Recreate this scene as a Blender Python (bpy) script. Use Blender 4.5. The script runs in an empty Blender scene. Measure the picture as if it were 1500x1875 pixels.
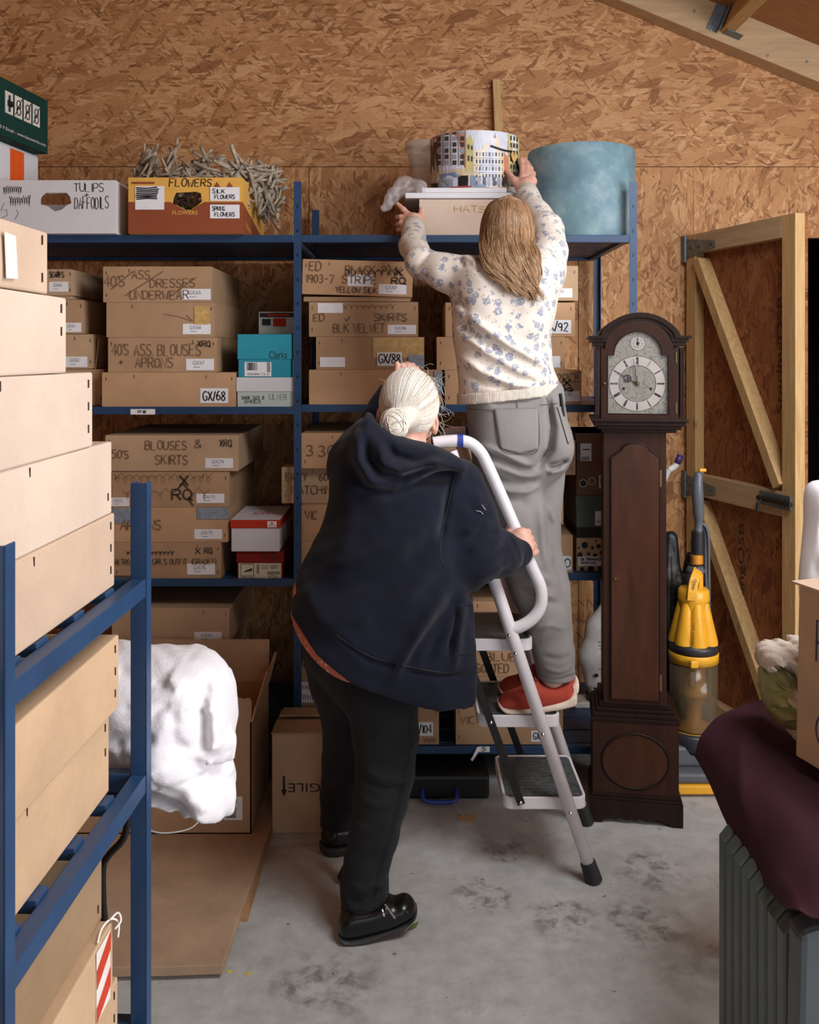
import bpy, math, random
import numpy as np
from mathutils import Vector, Matrix, Euler
from mathutils.bvhtree import BVHTree
R = math.radians
rnd = random.Random(7)
scene = bpy.context.scene
col = scene.collection
# ------------------------------------------------------------------ camera
FPX = 1700.0                      # focal length in pixels of the 1500 x 1875 frame
EYE = 1.6
cam_d = bpy.data.cameras.new('camera'); cam = bpy.data.objects.new('camera', cam_d); col.objects.link(cam)
cam.location = (0, 0, EYE); cam.rotation_euler = (R(90), 0, 0)
cam_d.sensor_fit = 'AUTO'; cam_d.sensor_width = 36.0
cam_d.lens = FPX / 1875.0 * 36.0
cam_d.shift_x = 0.0; cam_d.shift_y = -(937.5 - 650.0) / 1875.0
cam_d.clip_start = 0.02; cam_d.clip_end = 60
scene.camera = cam
# ------------------------------------------------------------------ light and exposure
scene.view_settings.view_transform = 'Standard'; scene.view_settings.look = 'None'
scene.view_settings.gamma = 1.0; scene.view_settings.exposure = -0.10
scene.view_settings.use_curve_mapping = False
w = bpy.data.worlds.new('daylight'); scene.world = w; w.use_nodes = True
w.node_tree.nodes['Background'].inputs[0].default_value = (0.80, 0.88, 1.0, 1)
w.node_tree.nodes['Background'].inputs[1].default_value = 0.6
def area(name, loc, target, sx, sy, power, color):
    d = bpy.data.lights.new(name, 'AREA'); d.shape = 'RECTANGLE'; d.size = sx; d.size_y = sy
    d.energy = power; d.color = color
    o = bpy.data.objects.new(name, d); col.objects.link(o); o.location = loc
    v = Vector(target) - Vector(loc)
    o.rotation_euler = v.to_track_quat('-Z', 'Y').to_euler()
    return o
area('daylight_door', (3.05, 0.25, 1.72), (-0.3, 2.3, 1.25), 2.4, 1.4, 122, (0.95, 0.97, 1.0))
area('daylight_entrance', (0.9, -2.3, 1.75), (0.2, 3.2, 0.9), 2.4, 1.5, 13, (0.93, 0.97, 1.0))
area('overhead_fill', (1.35, 1.5, 2.93), (0.85, 2.5, 0.0), 1.3, 0.9, 62, (0.96, 0.98, 1.0))  # added overhead light for floor and upward faces; the ceiling has no opening
# ------------------------------------------------------------------ pixel helpers (the frame's pixels to metres)
def X(px, Y): return (px - 750.0) * Y / FPX
def Z(py, Y): return EYE - (py - 650.0) * Y / FPX
def P(px, py, Y): return Vector((X(px, Y), Y, Z(py, Y)))
# ------------------------------------------------------------------ object helpers
def tag(o, label=None, cat=None, group=None, kind=None):
    if label: o['label'] = label
    if cat: o['category'] = cat
    if group: o['group'] = group
    if kind: o['kind'] = kind
    return o
def empty(name, loc=(0, 0, 0), rot=(0, 0, 0)):
    o = bpy.data.objects.new(name, None); col.objects.link(o)
    o.location = loc; o.rotation_euler = rot; o.empty_display_size = .05
    return o
def link_mesh(name, me, mats, parent=None, smooth=False, bevel=0, loc=None, rot=None, segs=2):
    o = bpy.data.objects.new(name, me); col.objects.link(o)
    if not isinstance(mats, (list, tuple)): mats = [mats]
    for m in mats: me.materials.append(m)
    if smooth:
        me.polygons.foreach_set('use_smooth', [True] * len(me.polygons))
    if loc is not None: o.location = loc
    if rot is not None: o.rotation_euler = rot
    if parent is not None: o.parent = parent
    if bevel:
        b = o.modifiers.new('bevel', 'BEVEL'); b.width = bevel; b.segments = segs; b.limit_method = 'ANGLE'; b.angle_limit = R(40)
    return o
class MB:
    """collects shapes; build() links them as one mesh object"""
    def __init__(s): s.v = []; s.f = []; s.m = []
    def add(s, vs, fs, mi=0):
        n = len(s.v); s.v += [tuple(v) for v in vs]; s.f += [tuple(i + n for i in f) for f in fs]; s.m += [mi] * len(fs); return s
    def box(s, c, d, M=None, mi=0):
        x, y, z = d[0] / 2, d[1] / 2, d[2] / 2
        vs = [Vector((sx * x, sy * y, sz * z)) for sz in (-1, 1) for sy in (-1, 1) for sx in (-1, 1)]
        if M is not None: vs = [M @ v for v in vs]
        vs = [v + Vector(c) for v in vs]
        return s.add(vs, [(0, 2, 3, 1), (4, 5, 7, 6), (0, 1, 5, 4), (2, 6, 7, 3), (0, 4, 6, 2), (1, 3, 7, 5)], mi)
    def box2(s, a, b, mi=0):
        return s.box([(a[i] + b[i]) / 2 for i in range(3)], [abs(b[i] - a[i]) for i in range(3)], None, mi)
    def bar(s, a, b, w, h, up=(0, 0, 1), mi=0):
        a = Vector(a); b = Vector(b); d = (b - a); L = d.length; d.normalize()
        u = Vector(up); sx = d.cross(u)
        if sx.length < 1e-4: sx = d.cross(Vector((1, 0, 0)))
        sx.normalize(); uz = sx.cross(d)
        M = Matrix((sx, d, uz)).transposed()
        return s.box((a + b) / 2, (w, L, h), M, mi)
    def tube(s, pts, r, n=10, mi=0, cap=True, closed=False):
        pts = [Vector(p) for p in pts]; N = len(pts)
        rr = r if isinstance(r, (list, tuple)) else [r] * N
        t0 = (pts[1] - pts[0]).normalized()
        nrm = t0.cross(Vector((0, 0, 1)))
        if nrm.length < 1e-3: nrm = t0.cross(Vector((1, 0, 0)))
        nrm.normalize(); vs = []
        for i in range(N):
            if closed: t = (pts[(i + 1) % N] - pts[i - 1]).normalized()
            else: t = (pts[min(i + 1, N - 1)] - pts[max(i - 1, 0)]).normalized()
            nrm = (nrm - t * nrm.dot(t))
            if nrm.length < 1e-6: nrm = t.cross(Vector((.3, .5, .8)))
            nrm.normalize(); bn = t.cross(nrm)
            for k in range(n):
                a = 2 * math.pi * k / n
                vs.append(pts[i] + (nrm * math.cos(a) + bn * math.sin(a)) * rr[i])
        fs = []
        for i in range(N if closed else N - 1):
            j = (i + 1) % N
            for k in range(n):
                l = (k + 1) % n
                fs.append((i * n + k, i * n + l, j * n + l, j * n + k))
        if cap and not closed:
            fs.append(tuple(range(n - 1, -1, -1))); fs.append(tuple((N - 1) * n + k for k in range(n)))
        return s.add(vs, fs, mi)
    def lathe(s, prof, c=(0, 0, 0), n=32, M=None, mi=0, cap=True):
        vs = []; c = Vector(c)
        for (r, z) in prof:
            for k in range(n):
                a = 2 * math.pi * k / n; v = Vector((r * math.cos(a), r * math.sin(a), z))
                vs.append((M @ v if M is not None else v) + c)
        fs = []
        for i in range(len(prof) - 1):
            for k in range(n):
                l = (k + 1) % n; fs.append((i * n + k, i * n + l, (i + 1) * n + l, (i + 1) * n + k))
        if cap:
            fs.append(tuple(range(n - 1, -1, -1))); fs.append(tuple((len(prof) - 1) * n + k for k in range(n)))
        return s.add(vs, fs, mi)
    def prism(s, poly, a, b, axis='y', mi=0):
        """poly of 2-D points extruded from a to b along axis (poly lies in the other two)"""
        def mk(p, t):
            return {'y': (p[0], t, p[1]), 'z': (p[0], p[1], t), 'x': (t, p[0], p[1])}[axis]
        n = len(poly); vs = [mk(p, a) for p in poly] + [mk(p, b) for p in poly]
        fs = [tuple(range(n)), tuple(range(2 * n - 1, n - 1, -1))] + [(i, i + n, (i + 1) % n + n, (i + 1) % n) for i in range(n)]
        return s.add(vs, fs, mi)
    def build(s, name, mats, parent=None, smooth=False, bevel=0, loc=None, rot=None, fix=True, segs=2):
        me = bpy.data.meshes.new(name); me.from_pydata(s.v, [], s.f)
        if len(set(s.m)) > 1: me.polygons.foreach_set('material_index', s.m)
        me.update()
        if fix:
            import bmesh
            bm = bmesh.new(); bm.from_mesh(me); bmesh.ops.recalc_face_normals(bm, faces=bm.faces); bm.to_mesh(me); bm.free()
        return link_mesh(name, me, mats, parent, smooth, bevel, loc, rot, segs)
def smooth_path(pts, n=8, closed=False):
    pts = [Vector(p) for p in pts]; out = []; N = len(pts)
    rng = range(N if closed else N - 1)
    for i in rng:
        if closed: p0, p1, p2, p3 = pts[i - 1], pts[i], pts[(i + 1) % N], pts[(i + 2) % N]
        else: p0, p1, p2, p3 = pts[max(i - 1, 0)], pts[i], pts[i + 1], pts[min(i + 2, N - 1)]
        for k in range(n):
            t = k / n
            out.append(.5 * ((2 * p1) + (p2 - p0) * t + (2 * p0 - 5 * p1 + 4 * p2 - p3) * t * t + (3 * p1 - p0 - 3 * p2 + p3) * t ** 3))
    if not closed: out.append(pts[-1])
    return out
# ------------------------------------------------------------------ materials
def lin(r, g, b):
    f = lambda c: (c / 255) / 12.92 if c <= 10 else ((c / 255 + .055) / 1.055) ** 2.4
    return (f(r), f(g), f(b), 1)
class NT:
    def __init__(s, name):
        s.m = bpy.data.materials.new(name); s.m.use_nodes = True; s.t = s.m.node_tree; s.b = s.t.nodes['Principled BSDF']
    def n(s, typ, **kw):
        nd = s.t.nodes.new(typ)
        for k, v in kw.items():
            if k.startswith('i_'):
                key = k[2:]; key = int(key) if key.isdigit() else key
                s.inp(nd, key, v)
            else: setattr(nd, k, v)
        return nd
    def inp(s, nd, key, v):
        sock = nd.inputs[key]
        if isinstance(v, bpy.types.NodeSocket): s.t.links.new(v, sock)
        elif isinstance(v, bpy.types.Node): s.t.links.new(v.outputs[0], sock)
        else: sock.default_value = v
    def set(s, **kw):
        for k, v in kw.items(): s.inp(s.b, k.replace('_', ' '), v)
        return s
    def coord(s, out='Object'): return s.n('ShaderNodeTexCoord').outputs[out]
    def mapping(s, vec, scale=(1, 1, 1), rot=(0, 0, 0), loc=(0, 0, 0)):
        m = s.n('ShaderNodeMapping'); s.inp(m, 'Vector', vec); m.inputs['Scale'].default_value = scale; m.inputs['Rotation'].default_value = rot; m.inputs['Location'].default_value = loc
        return m.outputs[0]
    def noise(s, vec, scale=5, detail=4, rough=.55, dist=0):
        nd = s.n('ShaderNodeTexNoise'); s.inp(nd, 'Vector', vec); nd.inputs['Scale'].default_value = scale; nd.inputs['Detail'].default_value = detail; nd.inputs['Roughness'].default_value = rough; nd.inputs['Distortion'].default_value = dist
        return nd.outputs[0]
    def voro(s, vec, scale=5, rand=1.0, feature='F1', dim='3D'):
        nd = s.n('ShaderNodeTexVoronoi'); nd.voronoi_dimensions = dim; nd.feature = feature; s.inp(nd, 'Vector', vec); nd.inputs['Scale'].default_value = scale; nd.inputs['Randomness'].default_value = rand
        return nd
    def ramp(s, fac, stops, interp='LINEAR'):
        nd = s.n('ShaderNodeValToRGB'); s.inp(nd, 0, fac); cr = nd.color_ramp; cr.interpolation = interp
        while len(cr.elements) < len(stops): cr.elements.new(.5)
        for e, (p, c) in zip(cr.elements, stops):
            e.position = p; e.color = c if len(c) == 4 else (*c, 1)
        return nd.outputs[0]
    def mix(s, fac, a, b, blend='MIX'):
        nd = s.n('ShaderNodeMix'); nd.data_type = 'RGBA'; nd.blend_type = blend
        s.inp(nd, 0, fac); s.inp(nd, 6, a); s.inp(nd, 7, b); return nd.outputs[2]
    def math(s, op, a, b=0.0, clamp=False):
        nd = s.n('ShaderNodeMath'); nd.operation = op; nd.use_clamp = clamp; s.inp(nd, 0, a); s.inp(nd, 1, b); return nd.outputs[0]
    def bump(s, h, strength=.3, dist=.01):
        nd = s.n('ShaderNodeBump'); s.inp(nd, 'Height', h); nd.inputs['Strength'].default_value = strength; nd.inputs['Distance'].default_value = dist
        s.inp(s.b, 'Normal', nd.outputs[0]); return nd
G = lambda v: (v, v, v, 1)
def plain(name, c, rough=.5, metal=0., var=.06, scale=30, bump=0, bscale=200):
    t = NT(name); co = t.coord()
    n = t.noise(co, scale, 4)
    lo = tuple(x * (1 - var * 2) for x in c[:3]) + (1,); hi = tuple(min(1, x * (1 + var * 2)) for x in c[:3]) + (1,)
    t.set(Base_Color=t.ramp(n, [(.3, lo), (.7, hi)]), Roughness=rough, Metallic=metal)
    if bump: t.bump(t.noise(co, bscale, 3), bump, .003)
    return t.m
def osb(name, axes='xz', tint=(1, 1, 1), turn=0.0):
    """flakes of wood pressed in layers; axes = the two object axes the sheet lies in"""
    t = NT(name); co = t.coord(); sp = t.n('ShaderNodeSeparateXYZ'); t.inp(sp, 0, co)
    cb = t.n('ShaderNodeCombineXYZ'); t.inp(cb, 0, sp.outputs['xyz'.index(axes[0])]); t.inp(cb, 1, sp.outputs['xyz'.index(axes[1])])
    base = cb.outputs[0]
    warp = t.n('ShaderNodeTexNoise'); t.inp(warp, 'Vector', base); warp.inputs['Scale'].default_value = 9
    wv = t.n('ShaderNodeVectorMath'); wv.operation = 'MULTIPLY_ADD'; t.inp(wv, 0, warp.outputs['Color']); wv.inputs[1].default_value = (.03, .03, 0); t.inp(wv, 2, base)
    base2 = wv.outputs[0]
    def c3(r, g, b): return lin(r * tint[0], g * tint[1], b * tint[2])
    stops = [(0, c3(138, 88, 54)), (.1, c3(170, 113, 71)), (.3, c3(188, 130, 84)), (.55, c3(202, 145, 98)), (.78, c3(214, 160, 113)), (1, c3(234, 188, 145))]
    colr = None; hgt = None
    angs = [0.1, 1.3, -0.6, 0.75, -0.2, 0.5, 0.3, -0.95, 0.0, -0.35]
    for i, a in enumerate(angs):
        mp = t.mapping(base2 if i % 2 else base, rot=(0, 0, a + turn), scale=(1, 1, 1), loc=(i * 3.17, i * 1.71, 0))
        mp2 = t.mapping(mp, scale=((6, 10, 17)[i % 3], (22, 46, 90)[i % 3], 1))
        v = t.voro(mp2, 1.0, 1.0, 'F1', '2D')
        s2 = t.n('ShaderNodeSeparateColor'); t.inp(s2, 0, v.outputs['Color'])
        grain = t.noise(t.mapping(mp, scale=(14, 260, 1)), 1.0, 3, .6)
        val = t.math('ADD', t.math('MULTIPLY', s2.outputs[0], .8), t.math('MULTIPLY', t.math('SUBTRACT', grain, .5), .8))
        cc = t.ramp(val, stops)
        if colr is None: colr = cc; hgt = s2.outputs[0]
        else:
            keep = t.math('GREATER_THAN', s2.outputs[1], (.72, .62, .6)[i % 3])
            # only the middle of a flake, so that flakes keep their own outline
            keep = t.math('MULTIPLY', keep, t.math('LESS_THAN', v.outputs['Distance'], .52))
            colr = t.mix(keep, colr, cc); 
            hgt = t.math('ADD', t.math('MULTIPLY', hgt, t.math('SUBTRACT', 1.0, keep)), t.math('MULTIPLY', s2.outputs[0], keep))
    # sparse dark slivers
    mp = t.mapping(base2, rot=(0, 0, .9)); 
    for a, th in ((.9, .955), (-.5, .965)):
        v = t.voro(t.mapping(t.mapping(base2, rot=(0, 0, a)), scale=(17, 95, 1)), 1.0, 1.0, 'F1', '2D')
        s2 = t.n('ShaderNodeSeparateColor'); t.inp(s2, 0, v.outputs['Color'])
        k = t.math('MULTIPLY', t.math('GREATER_THAN', s2.outputs[2], th), t.math('LESS_THAN', v.outputs['Distance'], .42))
        colr = t.mix(t.math('MULTIPLY', k, .6), colr, c3(110, 66, 40))
    mac = t.noise(base, 1.6, 5, .65)
    colr = t.mix(t.ramp(mac, [(.42, G(0)), (.7, G(.35))]), colr, c3(158, 104, 66))
    fl = t.noise(t.mapping(base2, scale=(55, 120, 1)), 1.0, 4, .7); cl = t.noise(t.mapping(base, loc=(5, 2, 0)), 5.5, 3, .6)
    colr = t.mix(t.math('MULTIPLY', t.ramp(fl, [(.54, G(0)), (.64, G(.55))]), t.ramp(cl, [(.45, G(.1)), (.62, G(1))])), colr, c3(120, 74, 44))
    sp2 = t.noise(base, 110, 2, .5)
    colr = t.mix(t.ramp(sp2, [(.66, G(0)), (.72, G(.6))]), colr, c3(116, 70, 40))
    t.set(Base_Color=colr, Roughness=.62); t.b.inputs['Specular IOR Level'].default_value = .3
    t.bump(hgt, .35, .0025)
    return t.m
def wood(name, ca, cb, axis=2, rough=.45, scale=6, stretch=14, bump=.12, knots=False, spec=.3):
    t = NT(name); co = t.coord(); sc = [stretch, stretch, stretch]; sc[axis] = 1.0
    mp = t.mapping(co, scale=tuple(sc))
    n = t.noise(mp, scale, 6, .62, .6); n2 = t.noise(mp, scale * 5, 3, .6)
    f = t.math('ADD', t.math('MULTIPLY', n, .75), t.math('MULTIPLY', n2, .25))
    c = t.ramp(f, [(.3, ca), (.7, cb)])
    if knots:
        v = t.voro(t.mapping(co, scale=(1, 1, .35) if axis == 2 else (.35, 1, 1)), 9)
        c = t.mix(t.ramp(v.outputs['Distance'], [(.06, G(.75)), (.12, G(0))]), c, tuple(x * .3 for x in ca[:3]) + (1,))
    t.set(Base_Color=c, Roughness=rough); t.b.inputs['Specular IOR Level'].default_value = spec; t.bump(f, bump, .002)
    return t.m
def card(name, c, var=.07, stain=.3):
    t = NT(name); co = t.coord(); oi = t.n('ShaderNodeObjectInfo')
    off = t.n('ShaderNodeVectorMath'); off.operation = 'ADD'; t.inp(off, 0, co)
    cx = t.n('ShaderNodeCombineXYZ'); t.inp(cx, 0, t.math('MULTIPLY', oi.outputs['Random'], 37.0)); t.inp(cx, 1, t.math('MULTIPLY', oi.outputs['Random'], 11.0)); t.inp(off, 1, cx.outputs[0])
    v = off.outputs[0]
    n = t.noise(v, 6, 5, .6); fib = t.noise(t.mapping(v, scale=(120, 120, 500)), 1, 2)
    lo = tuple(x * (1 - var * 2) for x in c[:3]) + (1,); hi = tuple(x * (1 + var) for x in c[:3]) + (1,)
    cc = t.ramp(n, [(.3, lo), (.65, hi)])
    cc = t.mix(.12, cc, t.ramp(fib, [(.3, tuple(x * .6 for x in c[:3]) + (1,)), (.7, hi)]))
    st = t.noise(v, 2.3, 3, .7)
    cc = t.mix(t.ramp(st, [(.6, G(0)), (.75, G(stain))]), cc, tuple(x * .72 for x in c[:3]) + (1,))
    t.set(Base_Color=cc, Roughness=.8); t.b.inputs['Specular IOR Level'].default_value = .2
    t.bump(t.math('ADD', t.math('MULTIPLY', n, .6), t.math('MULTIPLY', fib, .2)), .25, .004)
    return t.m
def cloth(name, c, rough=.9, var=.06, weave=900, bump=.35, c2=None, sheen=0., wob=.35):
    t = NT(name); co = t.coord(); n = t.noise(co, 7, 4, .6)
    lo = c2 or tuple(x * (1 - var * 2.5) for x in c[:3]) + (1,); hi = tuple(min(1, x * (1 + var)) for x in c[:3]) + (1,)
    fine = t.noise(co, weave, 2, .6)
    cc = t.mix(.3, t.ramp(n, [(.3, lo), (.7, hi)]), t.ramp(fine, [(.3, lo), (.7, hi)]))
    t.set(Base_Color=cc, Roughness=rough)
    t.b.inputs['Specular IOR Level'].default_value = .15
    if sheen: t.b.inputs['Sheen Weight'].default_value = sheen; t.b.inputs['Sheen Roughness'].default_value = .5
    wr = t.noise(co, 22, 4, .55, .4)
    t.bump(t.math('ADD', t.math('MULTIPLY', fine, .25), t.math('MULTIPLY', wr, wob)), bump, .006)
    return t.m
M = {}
M['osb_wall'] = osb('osb_wall', 'xz', tint=(.99, 1.03, 1.04)); M['osb_low'] = osb('osb_wall_vertical', 'zx', tint=(.99, 1.03, 1.04)); M['osb_side'] = osb('osb_side', 'yz')
M['osb_door'] = osb('osb_door', 'zx', tint=(.76, .66, .60))  # darker tint puts the open door's shade into its strand board colour
M['blue'] = plain('blue_enamel', lin(36, 66, 102), .42, 0, .08, 9)
M['card_light'] = card('kraft_light', lin(202, 175, 152)); M['card_pale'] = card('kraft_pale', lin(214, 192, 174), .05, .15)
M['card_mid'] = card('kraft_mid', lin(196, 164, 132)); M['card_dark'] = card('kraft_dark', lin(182, 147, 114)); M['card_tan'] = card('kraft_tan', lin(198, 158, 122))
M['card_shaded'] = card('kraft_shaded', lin(150, 124, 96))  # darker kraft puts the shade low on the foreground rack into the colour
M['white_card'] = card('white_board', lin(224, 222, 226), .03, .1); M['paper'] = plain('label_paper', lin(238, 236, 240), .7, 0, .02)
M['yellow_card'] = card('yellow_board', lin(232, 178, 88), .05, .15); M['rust_card'] = card('rust_board', lin(150, 80, 52), .05, .1)
M['orange'] = plain('orange_print', lin(240, 96, 30), .6); M['green_card'] = card('green_board', lin(22, 62, 54), .08, .1)
M['teal_card'] = card('teal_board', lin(52, 150, 172), .05, .12); M['pale_green_card'] = card('pale_green_board', lin(196, 206, 200), .05, .2)
M['red_card'] = card('red_board', lin(196, 60, 40), .06, .2); M['darkred_card'] = card('dark_red_board', lin(136, 40, 34), .06, .2); M['cream'] = plain('cream_print', lin(216, 206, 180), .7)
M['slate_card'] = card('slate_board', lin(92, 102, 96), .08, .2); M['char_card'] = card('charcoal_board', lin(56, 56, 54), .08, .2); M['brown_card'] = card('brown_board', lin(120, 92, 72), .08, .2)
M['ink'] = plain('black_ink', lin(26, 24, 28), .6, 0, .1); M['pencil'] = plain('faded_ink', lin(112, 86, 64), .8, 0, .15); M['greyink'] = plain('grey_ink', lin(120, 118, 122), .8); M['blueink'] = plain('blue_ink', lin(44, 66, 104), .7); M['yellow_ink'] = plain('yellow_print', lin(238, 184, 84), .7)
M['tape'] = plain('grey_tape', lin(140, 150, 162), .35, 0, .1, 60); M['parcel'] = plain('parcel_tape', lin(206, 168, 104), .4, 0, .1, 60); M['white_tape'] = plain('masking_tape', lin(226, 218, 210), .6); M['red_tape'] = plain('red_warning_tape', lin(200, 60, 36), .5)
M['black'] = plain('black_plastic', lin(20, 20, 22), .45); M['rubber'] = plain('black_rubber', lin(24, 24, 26), .6); M['black_metal'] = plain('black_enamel', lin(16, 15, 15), .45)
M['white_metal'] = plain('white_enamel', lin(228, 222, 226), .32, 0, .02, 20); M['steel'] = plain('galvanised_steel', lin(120, 132, 140), .42, .75, .12, 50); M['chrome'] = plain('chrome', lin(210, 210, 210), .18, 1)
M['staple'] = plain('staple_steel', lin(72, 58, 48), .5, .4)
M['pine'] = wood('sawn_pine', lin(176, 138, 88), lin(214, 180, 128), 2, .65, 5, 16, .15, True); M['pine_y'] = wood('sawn_pine_rail', lin(176, 138, 88), lin(214, 180, 128), 1, .65, 5, 16, .15, True)
M['pine_x'] = wood('sawn_pine_rafter', lin(172, 142, 108), lin(200, 170, 134), 0, .65, 4, 12, .12)
M['ply'] = wood('plywood_ceiling', lin(150, 104, 66), lin(178, 128, 86), 0, .7, 4, 9, .1)
M['mahogany'] = wood('mahogany', lin(40, 24, 18), lin(62, 35, 26), 2, .42, 4, 9, .03, spec=.2); M['mahogany_dark'] = wood('dark_mahogany', lin(28, 18, 14), lin(43, 26, 20), 2, .42, 4, 9, .03, spec=.2); M['mahogany_door'] = wood('flame_mahogany', lin(50, 29, 20), lin(80, 46, 31), 2, .28, 2.2, 5, .02)
M['brass'] = plain('brass', lin(122, 104, 76), .45, .8)
def dial_mat():
    t = NT('etched_silver_dial'); co = t.coord(); n = t.noise(co, 34, 4, .6, 2.5)
    t.set(Base_Color=t.ramp(n, [(.38, lin(116, 112, 106)), (.5, lin(150, 145, 136)), (.62, lin(122, 118, 112))]), Roughness=.42, Metallic=.35); t.bump(n, .2, .001); return t.m
M['dial'] = dial_mat(); M['chapter'] = plain('silver_chapter_ring', lin(180, 171, 164), .35, .3, .02)
M['yellow'] = plain('yellow_plastic', lin(236, 172, 44), .32, 0, .03); M['vac_grey'] = plain('grey_plastic', lin(92, 96, 102), .35, 0, .05); M['vac_dark'] = plain('dark_grey_plastic', lin(44, 44, 48), .4); M['orange_plastic'] = plain('amber_plastic', lin(222, 150, 50), .4)
M['white_plastic'] = plain('white_plastic', lin(220, 216, 214), .4); M['purple'] = plain('purple_plastic', lin(64, 50, 110), .4)
def clear(name, c, rough, alpha):
    t = NT(name); t.set(Base_Color=c, Roughness=rough, Alpha=alpha); t.b.inputs['Specular IOR Level'].default_value = .7; return t.m
M['bin'] = clear('smoked_clear_plastic', lin(120, 104, 80), .15, .38); M['tub'] = clear('milky_plastic', lin(214, 206, 196), .35, .5); M['film'] = clear('clear_film', lin(240, 240, 240), .12, .16); M['film_white'] = clear('white_film', lin(245, 240, 240), .12, .26)
def suede():
    t = NT('teal_suede'); co = t.coord(); n = t.noise(co, 5, 7, .66, .15); n2 = t.noise(t.mapping(co, loc=(4, 2, 7)), 2.6, 4, .6)
    c = t.ramp(n, [(.3, lin(84, 114, 126)), (.5, lin(112, 142, 154)), (.7, lin(158, 178, 184))])
    c = t.mix(t.ramp(n2, [(.55, G(0)), (.72, G(.5))]), c, lin(150, 180, 178))
    t.set(Base_Color=c, Roughness=.85); t.bump(t.noise(co, 300, 2), .1, .002); return t.m
M['suede'] = suede()
M['maroon'] = cloth('maroon_cloth', lin(62, 34, 43), .85, .08, 700, .2, wob=.25); M['towel'] = cloth('cream_towelling', lin(214, 200, 186), .95, .06, 350, .7); M['satin'] = plain('green_satin', lin(150, 150, 96), .35, 0, .12, 14)
M['sack'] = cloth('white_woven_sack', lin(226, 222, 226), .55, .015, 260, .45, wob=1.0)
M['navy'] = cloth('navy_fleece', lin(23, 25, 39), .95, .08, 1100, .3, sheen=.10)
M['navy_rib'] = M['navy']
M['black_denim'] = cloth('black_denim', lin(38, 39, 42), .9, .14, 800, .35, sheen=.05); M['leather'] = plain('black_leather', lin(15, 15, 17), .28, 0, .1, 40); M['sole_dark'] = plain('dark_sole', lin(46, 48, 50), .6)
M['grey_denim'] = cloth('grey_denim', lin(140, 136, 134), .85, .08, 800, .35, sheen=.05)
M['thread'] = plain('dark_thread', lin(66, 64, 64), .8); M['red_suede'] = cloth('red_suede', lin(176, 72, 58), .8, .12, 500, .25); M['sole_cream'] = plain('cream_sole', lin(224, 208, 188), .6, 0, .06); M['sock'] = cloth('pink_sock', lin(222, 190, 184), .9)
def skin():
    t = NT('skin'); co = t.coord(); n = t.noise(co, 26, 4)
    t.set(Base_Color=t.ramp(n, [(.3, lin(214, 158, 138)), (.7, lin(232, 186, 166))]), Roughness=.5)
    t.b.inputs['Subsurface Weight'].default_value = .12; t.b.inputs['Subsurface Radius'].default_value = (.02, .008, .005); t.b.inputs['Subsurface Scale'].default_value = .5
    t.bump(t.noise(co, 160, 3), .15, .002); return t.m
M['skin'] = skin()
M['nail'] = plain('fingernail', lin(228, 170, 158), .3)
def hairmat(name, stops, rough=.42, tips=None):
    t = NT(name); g = t.n('ShaderNodeNewGeometry'); co = t.coord()
    f = t.math('ADD', t.math('MULTIPLY', g.outputs['Random Per Island'], .6), t.math('MULTIPLY', t.noise(t.mapping(co, scale=(90, 90, 8)), 1, 3), .4))
    cc = t.ramp(f, stops)
    if tips:
        sp = t.n('ShaderNodeSeparateXYZ'); t.inp(sp, 0, co); cc = t.mix(t.ramp(t.math('DIVIDE', t.math('SUBTRACT', tips[0], sp.outputs[2]), tips[1], True), [(0, G(0)), (1, G(.6))]), cc, tips[2])
    t.set(Base_Color=cc, Roughness=rough); t.bump(t.noise(t.mapping(co, scale=(300, 300, 18)), 1, 3), .4, .003); return t.m
M['hair_fair'] = hairmat('fair_brown_hair', [(.15, lin(92, 66, 48)), (.45, lin(132, 98, 70)), (.7, lin(168, 130, 96)), (.95, lin(206, 170, 128))], .42, (1.96, .20, lin(206, 168, 126)))
M['hair_white'] = hairmat('white_hair', [(.15, lin(200, 186, 164)), (.5, lin(236, 228, 216)), (.9, lin(252, 248, 242))])
def floral(name, base, a, b, scale, cover):
    t = NT(name); co = t.coord()
    dn = t.n('ShaderNodeTexNoise'); t.inp(dn, 'Vector', co); dn.inputs['Scale'].default_value = 95; dn.inputs['Detail'].default_value = 3
    wv = t.n('ShaderNodeVectorMath'); wv.operation = 'MULTIPLY_ADD'; t.inp(wv, 0, dn.outputs['Color']); wv.inputs[1].default_value = (.022, .022, .022); t.inp(wv, 2, co)
    v = t.voro(wv.outputs[0], scale, .75); s2 = t.n('ShaderNodeSeparateColor'); t.inp(s2, 0, v.outputs['Color'])
    m1 = t.math('LESS_THAN', v.outputs['Distance'], cover)
    pet = t.noise(co, 190, 2, .5)
    m1 = t.math('MULTIPLY', m1, t.math('GREATER_THAN', pet, .42))
    v2 = t.voro(t.mapping(wv.outputs[0], loc=(3, 5, 2)), scale * 2.3, 1.0)
    m2 = t.math('MULTIPLY', t.math('LESS_THAN', v2.outputs['Distance'], cover * .62), t.math('GREATER_THAN', t.noise(co, scale * .8, 1), .44))
    fuzz = t.noise(co, 700, 2)
    bc = t.mix(.35, base, t.ramp(fuzz, [(.3, tuple(x * .8 for x in base[:3]) + (1,)), (.7, base)]))
    c = t.mix(t.math('MULTIPLY', m2, .7), bc, b); c = t.mix(t.math('MULTIPLY', m1, .78), c, t.mix(s2.outputs[0], a, b))
    t.set(Base_Color=c, Roughness=.95); t.b.inputs['Sheen Weight'].default_value = .12
    t.bump(t.math('ADD', t.math('MULTIPLY', fuzz, .3), t.math('MULTIPLY', t.noise(co, 45, 4), .5)), .5, .005); return t.m
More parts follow.
